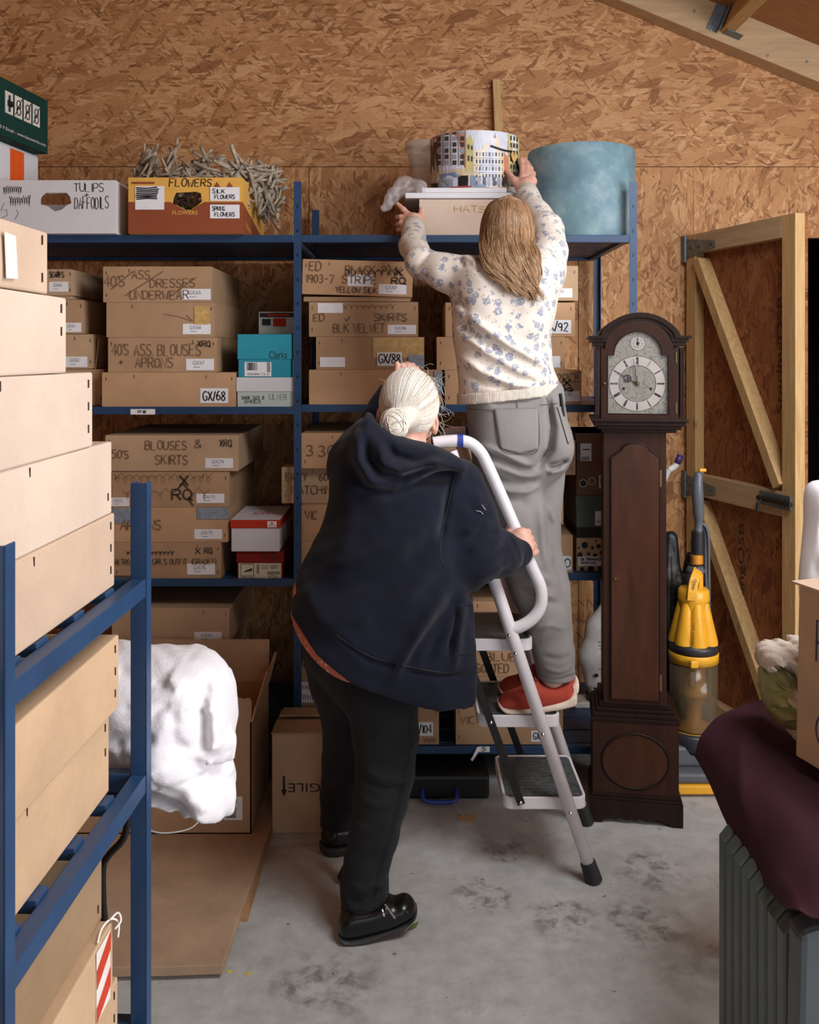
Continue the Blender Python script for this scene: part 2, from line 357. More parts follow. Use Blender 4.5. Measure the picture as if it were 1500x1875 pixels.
M['floral'] = floral('floral_knit', lin(232, 220, 208), lin(108, 122, 158), lin(136, 144, 164), 29, .36)
M['orange_floral'] = floral('orange_floral', lin(206, 112, 84), lin(236, 200, 180), lin(230, 190, 170), 60, .3)
def rib():
    t = NT('cream_rib'); co = t.coord(); n = t.noise(co, 700, 2); t.set(Base_Color=t.ramp(n, [(.3, lin(206, 194, 182)), (.7, lin(232, 220, 208))]), Roughness=.95)
    wv = t.n('ShaderNodeTexWave'); t.inp(wv, 'Vector', co); wv.inputs['Scale'].default_value = 62; wv.bands_direction = 'X'; t.bump(wv.outputs[0], .5, .003); return t.m
M['rib'] = rib()
def concrete():
    t = NT('concrete'); co = t.coord(); n = t.noise(co, 1.3, 7, .62); n2 = t.noise(co, 14, 6, .7); n3 = t.noise(t.mapping(co, loc=(7, 3, 0)), 2.6, 5, .65, .6); n4 = t.noise(co, 120, 2, .5)
    c = t.ramp(n, [(.3, lin(160, 160, 158)), (.5, lin(182, 182, 179)), (.7, lin(202, 202, 200))])
    c = t.mix(.3, c, t.ramp(n2, [(.35, lin(132, 131, 128)), (.65, lin(208, 207, 204))]))
    c = t.mix(t.ramp(n3, [(.6, G(0)), (.7, G(.45))]), c, lin(92, 84, 76))
    c = t.mix(t.ramp(t.noise(t.mapping(co, loc=(1, 9, 0)), 34, 3, .6), [(.69, G(0)), (.73, G(.7))]), c, lin(66, 60, 54))
    c = t.mix(t.ramp(n4, [(.72, G(0)), (.78, G(.5))]), c, lin(70, 66, 62))
    t.set(Base_Color=c, Roughness=.62); t.bump(t.math('ADD', n2, t.math('MULTIPLY', n4, .3)), .18, .004); return t.m
M['concrete'] = concrete()
def stain():
    t = NT('floor_stain'); co = t.coord(); n = t.noise(co, 16, 6, .7, .4); ln = t.n('ShaderNodeVectorMath'); ln.operation = 'LENGTH'; t.inp(ln, 0, co)
    e = t.math('SUBTRACT', 1.0, t.math('DIVIDE', ln.outputs['Value'], .16), True)
    a = t.math('MULTIPLY', t.ramp(n, [(.46, G(0)), (.66, G(.42))]), t.ramp(e, [(0, G(0)), (.45, G(1))]))
    t.set(Base_Color=lin(78, 68, 56), Roughness=.8, Alpha=a); return t.m
M['stain'] = stain()
M['board'] = card('worn_chipboard', lin(178, 150, 124), .12, .6)
M['board_edge'] = wood('board_edge', lin(150, 110, 76), lin(196, 154, 112), 1, .8, 6, 20)
M['twig'] = plain('bleached_twig', lin(164, 150, 132), .85, 0, .25, 40); M['dark'] = plain('painted_dark', lin(40, 36, 34), .9)  # dark: unlit room beyond the doorway put into the wall colour
M['heater'] = plain('grey_green_enamel', lin(74, 86, 82), .4, 0, .03); M['heater_panel'] = plain('pale_grey_plastic', lin(78, 84, 90), .45, 0, .03); M['heater_dark'] = plain('dark_panel', lin(58, 62, 64), .45)
M['blue_plastic'] = plain('blue_plastic', lin(46, 66, 150), .4); M['tagpaper'] = plain('buff_tag', lin(196, 160, 112), .8); M['leaf'] = plain('green_leaf', lin(96, 120, 60), .6); M['yellow_mark'] = plain('yellow_chalk', lin(220, 190, 60), .8)
M['string'] = plain('white_string', lin(230, 226, 220), .8); M['shadecard'] = M['card_dark']
M['tread_m'] = plain('worn_rubber_tread', lin(74, 80, 82), .45, 0, .25, 60, .3, 90)
# ------------------------------------------------------------------ lettering
GL = {
'A': [[(0,0),(2,6),(4,0)],[(.8,2.2),(3.2,2.2)]], 'B': [[(0,0),(0,6),(2.6,6),(3.5,5.2),(3.2,3.6),(2.4,3.1),(0,3.1)],[(2.4,3.1),(3.8,2.4),(3.9,.9),(2.8,0),(0,0)]],
'C': [[(3.8,5.2),(2.6,6),(1,5.6),(0,4),(0,2),(1,.3),(2.6,0),(3.8,.8)]], 'D': [[(0,0),(0,6),(2,6),(3.6,4.8),(4,3),(3.6,1.2),(2,0),(0,0)]], 'E': [[(3.6,6),(0,6),(0,0),(3.6,0)],[(0,3.1),(2.8,3.1)]],
'F': [[(3.6,6),(0,6),(0,0)],[(0,3.1),(2.8,3.1)]], 'G': [[(3.8,5.2),(2.6,6),(1,5.6),(0,4),(0,2),(1,.3),(2.6,0),(3.8,.8),(3.8,2.6),(2.2,2.6)]], 'H': [[(0,0),(0,6)],[(4,0),(4,6)],[(0,3.1),(4,3.1)]],
'I': [[(1,0),(1,6)]], 'J': [[(3,6),(3,1.2),(2,0),(.6,.3),(0,1.4)]], 'K': [[(0,0),(0,6)],[(3.8,6),(0,2.6)],[(1.2,3.6),(4,0)]], 'L': [[(0,6),(0,0),(3.4,0)]], 'M': [[(0,0),(.4,6),(2.2,2),(4,6),(4.4,0)]],
'N': [[(0,0),(0,6),(4,0),(4,6)]], 'O': [[(2,6),(.6,5.2),(0,3),(.6,.8),(2,0),(3.4,.8),(4,3),(3.4,5.2),(2,6)]], 'P': [[(0,0),(0,6),(2.6,6),(3.8,5),(3.6,3.4),(2.4,2.8),(0,2.8)]],
'Q': [[(2,6),(.6,5.2),(0,3),(.6,.8),(2,0),(3.4,.8),(4,3),(3.4,5.2),(2,6)],[(2.4,1.6),(4.4,-.6)]], 'R': [[(0,0),(0,6),(2.6,6),(3.8,5),(3.6,3.6),(2.4,3),(0,3)],[(1.8,3),(4,0)]],
'S': [[(3.6,5.2),(2.4,6),(.8,5.8),(.2,4.6),(1,3.4),(3,2.7),(3.8,1.6),(3,.2),(1.4,0),(0,.9)]], 'T': [[(0,6),(4,6)],[(2,6),(2,0)]], 'U': [[(0,6),(0,1.6),(1,.1),(3,.1),(4,1.6),(4,6)]], 'V': [[(0,6),(2,0),(4,6)]],
'W': [[(0,6),(1.2,0),(2.4,4),(3.6,0),(4.8,6)]], 'X': [[(0,0),(4,6)],[(0,6),(4,0)]], 'Y': [[(0,6),(2,3),(4,6)],[(2,3),(2,0)]], 'Z': [[(0,6),(4,6),(0,0),(4,0)]],
'0': [[(2,6),(.5,5),(.1,3),(.5,1),(2,0),(3.5,1),(3.9,3),(3.5,5),(2,6)]], '1': [[(.4,4.8),(1.6,6),(1.6,0)]], '2': [[(.2,4.8),(1.2,6),(3,5.8),(3.6,4.4),(.2,0),(3.8,0)]], '3': [[(.2,5.4),(1.6,6),(3.2,5.4),(3.2,4),(1.6,3.2),(3.4,2.4),(3.6,1),(2,0),(.2,.6)]],
'4': [[(3,0),(3,6),(0,1.8),(4,1.8)]], '5': [[(3.6,6),(.6,6),(.4,3.4),(2,3.8),(3.6,2.8),(3.4,.8),(1.8,0),(.2,.6)]], '6': [[(3.2,5.8),(1.4,5),(.2,2.6),(.6,.6),(2,0),(3.6,.9),(3.4,2.6),(1.8,3.2),(.4,2.2)]], '7': [[(0,6),(3.8,6),(1.2,0)]],
'8': [[(2,3.2),(.5,4.2),(.8,5.6),(2,6),(3.2,5.6),(3.5,4.2),(2,3.2),(.2,1.8),(.6,.4),(2,0),(3.4,.4),(3.8,1.8),(2,3.2)]], '9': [[(3.6,3.8),(2,2.8),(.5,3.6),(.4,5.2),(1.8,6),(3.4,5.4),(3.6,3.8),(3.2,0)]],
'/': [[(0,-.5),(2.4,6.5)]], '-': [[(.4,3),(3,3)]], '+': [[(.2,3),(3.8,3)],[(2,1.2),(2,4.8)]], '.': [[(.3,0),(.5,.4)]], "'": [[(.3,6.4),(.2,4.8)]], '&': [[(4,0),(.9,4.4),(1,5.6),(2,6),(2.8,5.4),(2.4,4),(.4,2.2),(.2,.8),(1.4,0),(3,.6),(4,2.4)]], '(': [[(1.4,6.5),(.2,4),(.2,2),(1.4,-.5)]], ')': [[(.2,6.5),(1.4,4),(1.4,2),(.2,-.5)]], '?': [[(.2,5),(1.6,6),(3,5),(1.6,3),(1.6,1.6)],[(1.6,.2),(1.7,.5)]], ':': [[(.3,1),(.5,1.4)],[(.3,4),(.5,4.4)]],
}
def adv(ch): 
    if ch == ' ': return 3.2
    return {'I': 2, '.': 1.2, "'": 1, 'M': 5.6, 'W': 5.8, '1': 2.8, '/': 3.2, '(': 2, ')': 2, ':': 1.4}.get(ch, 5.0)
def strokes(text, jit=.0):
    out = []; x = 0
    for ch in text:
        dy = rnd.uniform(-jit, jit); s = 1 + rnd.uniform(-jit, jit) * .25
        for st in GL.get(ch, []): out.append([(x + px * s, py * s + dy) for px, py in st])
        x += adv(ch)
    return out, max(x - 1, 1)
def ribbon(mb, pts, w, y, mi=0):
    """flat ink line of width w in the local x-z plane at depth y"""
    n = len(pts); L = []; Rr = []
    for i in range(n):
        a = pts[max(i - 1, 0)]; b = pts[min(i + 1, n - 1)]
        dx, dz = b[0] - a[0], b[1] - a[1]; l = math.hypot(dx, dz) or 1
        nx, nz = -dz / l * w / 2, dx / l * w / 2
        L.append((pts[i][0] + nx, y, pts[i][1] + nz)); Rr.append((pts[i][0] - nx, y, pts[i][1] - nz))
    mb.add(L + Rr, [(i, i + 1, n + i + 1, n + i) for i in range(n - 1)], mi)
def write(mb, text, x0, z0, x1, z1, y, w, jit=.25, mi=0, slant=0.0):
    """hand lettering fitted to the rectangle (z0 bottom)"""
    st, W = strokes(text, jit)
    for s in st:
        ribbon(mb, [(x0 + (p[0] + slant * p[1]) / W * (x1 - x0), z0 + p[1] / 6 * (z1 - z0)) for p in s], w, y, mi)
def scrawl(mb, x0, z0, x1, z1, y, w, n=14, loops=True, mi=0):
    pts = []
    for i in range(n * 4 + 1):
        t = i / (n * 4); a = t * n * 2 * math.pi
        pts.append((x0 + (x1 - x0) * (t + .04 * math.sin(a) * (1 if loops else .2)), (z0 + z1) / 2 + (z1 - z0) / 2 * math.cos(a) * rnd.uniform(.5, 1)))
    ribbon(mb, pts, w, y, mi)
_fc = {}
def type_mesh(text):
    if text not in _fc:
        c = bpy.data.curves.new('t', 'FONT'); c.body = text; c.resolution_u = 3; o = bpy.data.objects.new('t', c); col.objects.link(o)
        bpy.context.view_layer.update()
        dg = bpy.context.evaluated_depsgraph_get(); me = bpy.data.meshes.new_from_object(o.evaluated_get(dg))
        vs = [tuple(v.co) for v in me.vertices]; fs = [tuple(p.vertices) for p in me.polygons]
        bpy.data.objects.remove(o); bpy.data.curves.remove(c); bpy.data.meshes.remove(me)
        _fc[text] = (vs, fs)
    return _fc[text]
def typeset(mb, text, x0, z0, x1, z1, y, mi=0, M4=None):
    """printed lettering fitted to the rectangle in the local x-z plane"""
    vs, fs = type_mesh(text)
    ax = min(v[0] for v in vs); bx = max(v[0] for v in vs); az = min(v[1] for v in vs); bz = max(v[1] for v in vs)
    out = [Vector((x0 + (v[0] - ax) / (bx - ax) * (x1 - x0), y, z0 + (v[1] - az) / (bz - az) * (z1 - z0))) for v in vs]
    if M4 is not None: out = [M4 @ v for v in out]
    mb.add(out, fs, mi)
# ------------------------------------------------------------------ bodies and cloth: a distance field on a grid, meshed with surface nets
class Field:
    def __init__(s, lo, hi, h):
        s.h = h; s.lo = np.array(lo, float); n = np.ceil((np.array(hi) - s.lo) / h).astype(int) + 1
        s.x = (s.lo[0] + h * np.arange(n[0])).astype(np.float32); s.y = (s.lo[1] + h * np.arange(n[1])).astype(np.float32); s.z = (s.lo[2] + h * np.arange(n[2])).astype(np.float32)
        s.F = np.full(tuple(n), .08, np.float32)
    def sl(s, lo, hi):
        out = []
        for ax, a, b in zip((s.x, s.y, s.z), lo, hi):
            i = int(np.searchsorted(ax, a)); j = int(np.searchsorted(ax, b)); out.append(slice(max(i, 0), max(j, 0)))
        return tuple(out)
    def xyz(s, sl): return s.x[sl[0]][:, None, None], s.y[sl[1]][None, :, None], s.z[sl[2]][None, None, :]
    def put(s, sl, d, k, sub=False):
        A = s.F[sl]
        if A.size == 0: return
        d = d.astype(np.float32)
        if sub:
            h = np.clip(.5 - .5 * (A + d) / k, 0, 1); s.F[sl] = A * (1 - h) + (-d) * h + k * h * (1 - h); return
        if k <= 0: s.F[sl] = np.minimum(A, d); return
        h = np.clip(.5 + .5 * (A - d) / k, 0, 1); s.F[sl] = A * (1 - h) + d * h - k * h * (1 - h)
    def cone(s, a, b, ra, rb, k=.02, sq=(1, 1, 1), sub=False):
        a = np.array(a, float); b = np.array(b, float); m = max(ra, rb) / min(sq) + .06 + k
        sl = s.sl(np.minimum(a, b) - m, np.maximum(a, b) + m); x, y, z = s.xyz(sl); q = np.array(sq, float)
        A = a * q; B = b * q; ba = B - A; L2 = float(ba @ ba) or 1e-9
        px, py, pz = x * q[0] - A[0], y * q[1] - A[1], z * q[2] - A[2]
        t = np.clip((px * ba[0] + py * ba[1] + pz * ba[2]) / L2, 0, 1)
        d = np.sqrt((px - t * ba[0]) ** 2 + (py - t * ba[1]) ** 2 + (pz - t * ba[2]) ** 2) - (ra + t * (rb - ra))
        s.put(sl, d, k, sub); return s
    def chain(s, pts, rs, k=.02, sq=(1, 1, 1)):
        for i in range(len(pts) - 1): s.cone(pts[i], pts[i + 1], rs[i], rs[i + 1], k, sq)
        return s
    def ell(s, c, r, k=.02, sub=False, rot=None):
        c = np.array(c, float); m = max(r) + .06 + k; sl = s.sl(c - m, c + m); x, y, z = s.xyz(sl)
        px, py, pz = x - c[0], y - c[1], z - c[2]
        if rot is not None:
            Rm = np.array(Euler(rot).to_matrix().transposed()); px, py, pz = (Rm[i][0] * px + Rm[i][1] * py + Rm[i][2] * pz for i in range(3))
        q = np.sqrt((px / r[0]) ** 2 + (py / r[1]) ** 2 + (pz / r[2]) ** 2)
        d = (q - 1) * min(r); s.put(sl, d, k, sub); return s
    def infl(s, poly, Yc, T, Rr, k=.02, y0=None, sub=False):
        """closed outline (x,z) swelling to half depth T away from its edge over the distance Rr"""
        poly = [np.array(p, float) for p in poly]; P_ = np.array(poly); m = .05 + k
        lo = (P_[:, 0].min() - m, Yc - T * 1.3 - .25, P_[:, 1].min() - m); hi = (P_[:, 0].max() + m, Yc + T * 1.3 + .25, P_[:, 1].max() + m)
        sl = s.sl(lo, hi); x, y, z = s.xyz(sl); d2 = polydist(poly, x[:, 0, 0][:, None], z[0, 0][None, :])
        u = np.clip(1 - d2 / Rr, 0, None)[:, None, :]; yc = Yc if y0 is None else (Yc + y0(x, z))
        d = (np.sqrt(u ** 2 + ((y - yc) / T) ** 2) - 1) * min(Rr, T) * .8
        s.put(sl, d, k, sub); return s
    def half(s, n, c):
        """keep only the side n.(p-c) < 0"""
        x, y, z = s.x[:, None, None], s.y[None, :, None], s.z[None, None, :]
        s.F = np.maximum(s.F, ((x - c[0]) * n[0] + (y - c[1]) * n[1] + (z - c[2]) * n[2]).astype(np.float32)); return s
    def within(s, poly):
        """keep only what lies inside an x-z outline (clean hems)"""
        s.F = np.maximum(s.F, -polydist([np.array(p, float) for p in poly], s.x[:, None], s.z[None, :]).astype(np.float32)[:, None, :]); return s
    def folds(s, lines, ymax=None, ymin=None):
        """ridges (amp > 0) and creases (amp < 0) along x-z lines"""
        for pts, amp, wd in lines:
            P_ = np.array([(p[0], p[1]) for p in pts]); m = wd * 2.6
            sl = s.sl((P_[:, 0].min() - m, -99 if ymin is None else ymin, P_[:, 1].min() - m), (P_[:, 0].max() + m, 99 if ymax is None else ymax, P_[:, 1].max() + m)); x, y, z = s.xyz(sl)
            d, tt = linedist(P_, x[:, 0, 0][:, None], z[0, 0][None, :])
            g = amp * np.exp(-(d / wd) ** 2) * np.clip(np.sin(np.pi * np.clip(tt, 0, 1)) * 1.6, 0, 1)
            s.F[sl] = s.F[sl] - g[:, None, :].astype(np.float32)
        return s
    def ripple(s, amp, kx, ky, kz, ph=0):
        x, y, z = s.x[:, None, None], s.y[None, :, None], s.z[None, None, :]
        s.F += (amp * np.sin(x * kx + y * ky + z * kz + ph + 1.3 * np.sin(x * ky * .6 - z * kx * .5))).astype(np.float32); return s
    def mesh(s, name, smooth=1):
        F = s.F; I = F < 0
        nx, ny, nz = F.shape
        cnt = np.zeros((nx - 1, ny - 1, nz - 1), np.int8)
        for dx in (0, 1):
            for dy in (0, 1):
                for dz in (0, 1): cnt += I[dx:nx - 1 + dx, dy:ny - 1 + dy, dz:nz - 1 + dz]
        cells = np.argwhere((cnt > 0) & (cnt < 8)); N = len(cells)
        idx = np.full(cnt.shape, -1, np.int64); idx[tuple(cells.T)] = np.arange(N)
        acc = np.zeros((N, 3)); w = np.zeros(N); C = cells
        cor = [(a, b, c) for a in (0, 1) for b in (0, 1) for c in (0, 1)]
        val = {q: F[C[:, 0] + q[0], C[:, 1] + q[1], C[:, 2] + q[2]] for q in cor}
        for q in cor:
            for ax in range(3):
                if q[ax] == 0:
                    r = list(q); r[ax] = 1; r = tuple(r); a = val[q]; b = val[r]; mk = (a < 0) != (b < 0)
                    t = np.where(mk, a / np.where(mk, a - b, 1), 0)
                    p = np.tile(np.array(q, float), (N, 1)); p[:, ax] = t
                    acc[mk] += p[mk]; w[mk] += 1
        V = s.lo + s.h * (cells + acc / w[:, None])
        quads = []
        for ax in range(3):
            b, c = [(1, 2), (2, 0), (0, 1)][ax]
            a0 = [slice(None)] * 3; a1 = [slice(None)] * 3; a0[ax] = slice(0, -1); a1[ax] = slice(1, None)
            e = I[tuple(a0)] != I[tuple(a1)]
            E = np.argwhere(e); ok = (E[:, b] > 0) & (E[:, c] > 0) & (E[:, b] < F.shape[b] - 1) & (E[:, c] < F.shape[c] - 1); E = E[ok]
            flip = I[tuple(E.T)]
            def cell(db, dc):
                q = E.copy(); q[:, b] += db; q[:, c] += dc; return idx[tuple(q.T)]
            Q = np.stack([cell(-1, -1), cell(0, -1), cell(0, 0), cell(-1, 0)], 1)
            Q[~flip] = Q[~flip][:, ::-1]; quads.append(Q)
        Q = np.concatenate(quads)
        for _ in range(smooth):
            S = np.zeros_like(V); n = np.zeros(len(V))
            for i in range(4):
                j = (i + 1) % 4
                np.add.at(S, Q[:, i], V[Q[:, j]]); np.add.at(n, Q[:, i], 1); np.add.at(S, Q[:, j], V[Q[:, i]]); np.add.at(n, Q[:, j], 1)
            V = V * .5 + .5 * S / np.maximum(n, 1)[:, None]
        me = bpy.data.meshes.new(name); me.vertices.add(len(V)); me.vertices.foreach_set('co', V.ravel())
        me.loops.add(Q.size); me.loops.foreach_set('vertex_index', Q.ravel()); me.polygons.add(len(Q)); me.polygons.foreach_set('loop_start', np.arange(len(Q)) * 4); me.polygons.foreach_set('loop_total', np.full(len(Q), 4))
        me.update(); me.validate(); return me
    def build(s, name, mat, parent=None, smooth=1): return link_mesh(name, s.mesh(name, smooth), mat, parent, True)
def polydist(poly, x, z):
    """signed distance to a polygon, positive inside"""
    d = np.full(np.broadcast(x, z).shape, 1e9); ins = np.zeros(d.shape, bool); n = len(poly)
    for i in range(n):
        a = poly[i]; b = poly[(i + 1) % n]; e = b - a; L = float(e @ e) or 1e-9
        t = np.clip(((x - a[0]) * e[0] + (z - a[1]) * e[1]) / L, 0, 1)
        d = np.minimum(d, (x - a[0] - t * e[0]) ** 2 + (z - a[1] - t * e[1]) ** 2)
        c = ((a[1] > z) != (b[1] > z)) & (x < (b[0] - a[0]) * (z - a[1]) / ((b[1] - a[1]) or 1e-9) + a[0]); ins ^= c
    d = np.sqrt(d); return np.where(ins, d, -d)
def linedist(P_, x, z):
    d = np.full(np.broadcast(x, z).shape, 1e9); tt = np.zeros(d.shape); L = [0]
    for i in range(len(P_) - 1): L.append(L[-1] + float(np.hypot(*(P_[i + 1] - P_[i]))))
    for i in range(len(P_) - 1):
        a, b = P_[i], P_[i + 1]; e = b - a; l2 = float(e @ e) or 1e-9; t = np.clip(((x - a[0]) * e[0] + (z - a[1]) * e[1]) / l2, 0, 1)
        q = np.hypot(x - a[0] - t * e[0], z - a[1] - t * e[1]); mk = q < d; d = np.where(mk, q, d); tt = np.where(mk, (L[i] + t * (L[i + 1] - L[i])) / L[-1], tt)
    return d, tt
def outline(pts, Y, n=6):
    """traced outline at distance Y, rounded, as x-z metres"""
    q = smooth_path([(X(a, Y), 0, Z(b, Y)) for a, b in pts], n, True); return [(v.x, v.z) for v in q]
def ln(pts, Y): return [(X(a, Y), Z(b, Y)) for a, b in pts]
def bvh(o): 
    me = o.data; return BVHTree.FromPolygons([v.co[:] for v in me.vertices], [p.vertices[:] for p in me.polygons])
def cast(tree, px, py, off=0.0, Y0=1.2):
    """the point of a garment seen along the ray through a traced point"""
    o = Vector((0, 0, EYE)); d = (P(px, py, 1.0) - o).normalized()
    hit = tree.ray_cast(o + d * Y0, d)
    return (hit[0] + hit[1] * off) if hit[0] is not None else None
# ------------------------------------------------------------------ the room
WALL_Y = 4.2
XL, XR, YB = -2.3, 3.2, -2.6
DX0, DX1, DZ = 1.285, 2.02, 2.13          # the doorway in the end wall
def ceil_z(x): return 3.168 + .16 - .411 * (x - .928)
def struct(name, mb, m, **k): return tag(mb.build(name, m, **k), kind='structure')
struct('floor', MB().box2((XL, YB, -.1), (XR, 6.0, 0)), M['concrete'])
SEAM = 2.45                                # height of the joint between the two rows of sheets
b = MB(); b.prism([(XL, SEAM + .003), (XR, SEAM + .003), (XR, ceil_z(XR) if ceil_z(XR) > SEAM else SEAM + .01), (2.9, max(ceil_z(2.9), SEAM + .02)), (XL, ceil_z(XL))], WALL_Y, WALL_Y + .02)
struct('wall_back_upper', b, M['osb_wall'])
def sheet(x0, x1, z0, z1):
    return MB().box2((x0, WALL_Y, z0), (x1, WALL_Y + .02, z1))
xs = [XL, -1.675, -.455, .765, DX0]
b = MB()
for i in range(len(xs) - 1): b.box2((xs[i] + .0015, WALL_Y, 0), (xs[i + 1] - .0015, WALL_Y + .02, SEAM))
b.box2((DX0, WALL_Y, DZ), (DX1, WALL_Y + .02, SEAM)); b.box2((DX1, WALL_Y, 0), (XR, WALL_Y + .02, SEAM))
struct('wall_back', b, M['osb_low'])
struct('wall_backing', MB().box2((XL, WALL_Y + .021, 0), (DX0, WALL_Y + .06, 4.4)).box2((DX0, WALL_Y + .021, DZ), (DX1, WALL_Y + .06, 3.4)).box2((DX1, WALL_Y + .021, 0), (XR, WALL_Y + .06, 3)), M['dark'])
# vertical joint of the upper sheets
struct('wall_left', MB().box2((XL - .06, YB, 0), (XL, WALL_Y, ceil_z(XL))), M['osb_side'])
b = MB(); b.box2((XR, YB, 0), (XR + .06, -1.0, 2.45)); b.box2((XR, 1.5, 0), (XR + .06, WALL_Y, 2.6)); b.box2((XR, -1.0, 2.45), (XR + .06, 1.5, 2.6)); b.box2((XR, -1.0, 0), (XR + .06, 1.5, .95))
struct('wall_right', b, M['osb_side'])
b = MB(); b.box2((XL, YB - .06, 0), (-.4, YB, 4.6)); b.box2((2.2, YB - .06, 0), (XR, YB, 2.9)); b.box2((-.4, YB - .06, 2.6), (2.2, YB, 4.2))
struct('wall_front', b, M['dark'])
# store room beyond the doorway
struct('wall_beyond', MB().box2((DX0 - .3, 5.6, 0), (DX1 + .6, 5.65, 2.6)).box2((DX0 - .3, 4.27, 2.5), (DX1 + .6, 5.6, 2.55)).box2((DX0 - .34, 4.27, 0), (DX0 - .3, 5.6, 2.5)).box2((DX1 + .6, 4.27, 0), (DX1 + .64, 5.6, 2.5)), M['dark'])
b = MB(); b.prism([(XL, ceil_z(XL)), (XR, ceil_z(XR)), (XR, ceil_z(XR) + .02), (XL, ceil_z(XL) + .02)], YB, WALL_Y + .06)
struct('ceiling', b, M['ply'])
# rafter fixed along the end wall, purlin hung from it
rz = lambda x: 3.168 - .411 * (x - .928)
b = MB(); b.prism([(-1.6, rz(-1.6)), (XR, rz(XR)), (XR, rz(XR) + .17), (-1.6, rz(-1.6) + .17)], 4.1, WALL_Y)
tag(b.build('trim_1', M['pine_x'], bevel=.004), kind='structure')
ra = math.atan(.411)
b = MB()
for x0 in (1.40,):
    Mr = Matrix.Rotation(ra, 3, 'Y')
    b.box((x0 + .02, 2.0, rz(x0) + .105), (.055, 4.2, .13), Mr)
tag(b.build('trim_2', M['pine_y'], bevel=.004), kind='structure')
hg = MB(); Mr = Matrix.Rotation(ra, 3, 'Y'); x0 = 1.385
hg.box((x0, 4.075, rz(x0) + .12), (.004, .06, .17), Mr); hg.box((x0 + .035, 4.07, rz(x0) + .025), (.075, .06, .004), Mr); hg.box((x0 - .02, 4.097, rz(x0) + .13), (.05, .004, .17), Mr)
tag(hg.build('joist_hanger', M['steel']), 'galvanised steel joist hanger where ceiling purlin meets sloping rafter', 'bracket')
b = MB(); 
for px, py in ((1302, 54), (1272, 20), (1478, 113), (1406, 102)):
    b.lathe([(.0, 0), (.006, 0), (.005, .003), (0, .004)], P(px, py, 4.098), 10, Matrix.Rotation(R(90), 3, 'X'))
b.build('nail_head', M['steel'], bpy.data.objects['trim_1'])
# floor stains and bits
for i, (px, py, s) in enumerate(((885, 1640, .75), (1030, 1680, .8), (1190, 1595, .9), (1180, 1690, .9), (600, 1800, 1.0), (930, 1560, .6))):
    Y = 1.6 * FPX / (py - 650.0)
    o = MB().add([(-.16, -.16, 0), (.16, -.16, 0), (.16, .16, 0), (-.16, .16, 0)], [(0, 1, 2, 3)]).build('floor_stain', M['stain'], loc=(X(px, Y), Y, .0006 + i * .0002)); o.scale = (s, s, 1); o.rotation_euler[2] = i * .9
    tag(o, kind='structure')
# ------------------------------------------------------------------ the ledged door standing open
t = empty('ledged_door', (DX0, WALL_Y - .02, .02)); tag(t, 'ledged and braced workshop door of pine and strand board standing open by doorway', 'door')
ang = math.atan2(1.487 - DX0, -(3.52 - WALL_Y + .02)); L = .71
t.rotation_euler = (0, 0, -(math.pi / 2 - ang))      # local +x runs from the hinges to the free edge
H = 2.115
# local: x along the leaf, y>0 = far (outer) side, z up ; framed face looks to -y
t.rotation_euler = (0, 0, math.atan2(3.52 - WALL_Y + .02, 1.487 - DX0))
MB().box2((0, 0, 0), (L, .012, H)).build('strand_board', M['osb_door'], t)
fr = .045
MB().box2((0, -fr, 0), (.07, 0, H)).build('stile', M['pine'], t, bevel=.002); MB().box2((L - .075, -fr, 0), (L, 0, H)).build('stile', M['pine'], t, bevel=.002)
for z0, z1, nm in ((H - .085, H, 'rail'), (.96, 1.055, 'rail'), (0.0, .09, 'rail')):
    MB().box2((.07, -fr, z0), (L - .075, 0, z1)).build(nm, M['pine_y'] if 0 else M['pine_x'], t, bevel=.002)
for a, c in (((.09, H - .12), (L - .09, 1.075)), ((.09, .93), (L - .09, .11))):
    m = MB(); m.bar((a[0], -fr / 2, a[1]), (c[0], -fr / 2, c[1]), fr, .075, up=(0, 1, 0)); 
    m.build('brace', M['pine'], t, bevel=.002)
for z in (H - .06, 1.0):
    m = MB(); m.prism([(-.0, z - .045), (.22, z - .014), (.22, z + .014), (0, z + .045)], -fr - .005, -fr); m.box2((-.07, -fr - .004, z - .06), (-.008, -fr, z + .06)); m.tube([(0, -fr - .004, z - .06), (0, -fr - .004, z + .06)], .008)
    h = m.build('strap_hinge', M['steel'], t)
    s = MB()
    for x_ in (.04, .1, .19): s.lathe([(0, 0), (.006, 0), (.004, .003), (0, .0035)], (x_, -fr - .005, z), 8, Matrix.Rotation(R(90), 3, 'X'))
    s.build('screw', M['black_metal'], h)
bo = MB().box2((L - .2, -fr - .006, .99), (L - .02, -fr, 1.045)).build('bolt', M['steel'], t, bevel=.002)
MB().tube([(L - .19, -fr - .02, 1.018), (L + .0, -fr - .02, 1.018)], .010).tube([(L - .16, -fr - .02, 1.018), (L - .16, -fr - .045, 1.0), (L - .16, -fr - .045, .965)], .006).build('bolt_rod', M['black_metal'], bo)
m = MB(); Mv = Matrix.Rotation(R(-90), 4, 'Y')
typeset(m, 'SterlingOSB', .0, 0, .46, .05, 0, M4=Matrix.Translation((.36, -.0008, .42)) @ Mv)
typeset(m, 'SterlingOSB', .0, 0, .46, .05, 0, M4=Matrix.Translation((.60, -.0008, 1.35)) @ Mv)
m.build('board_stamp', M['ink'], t)
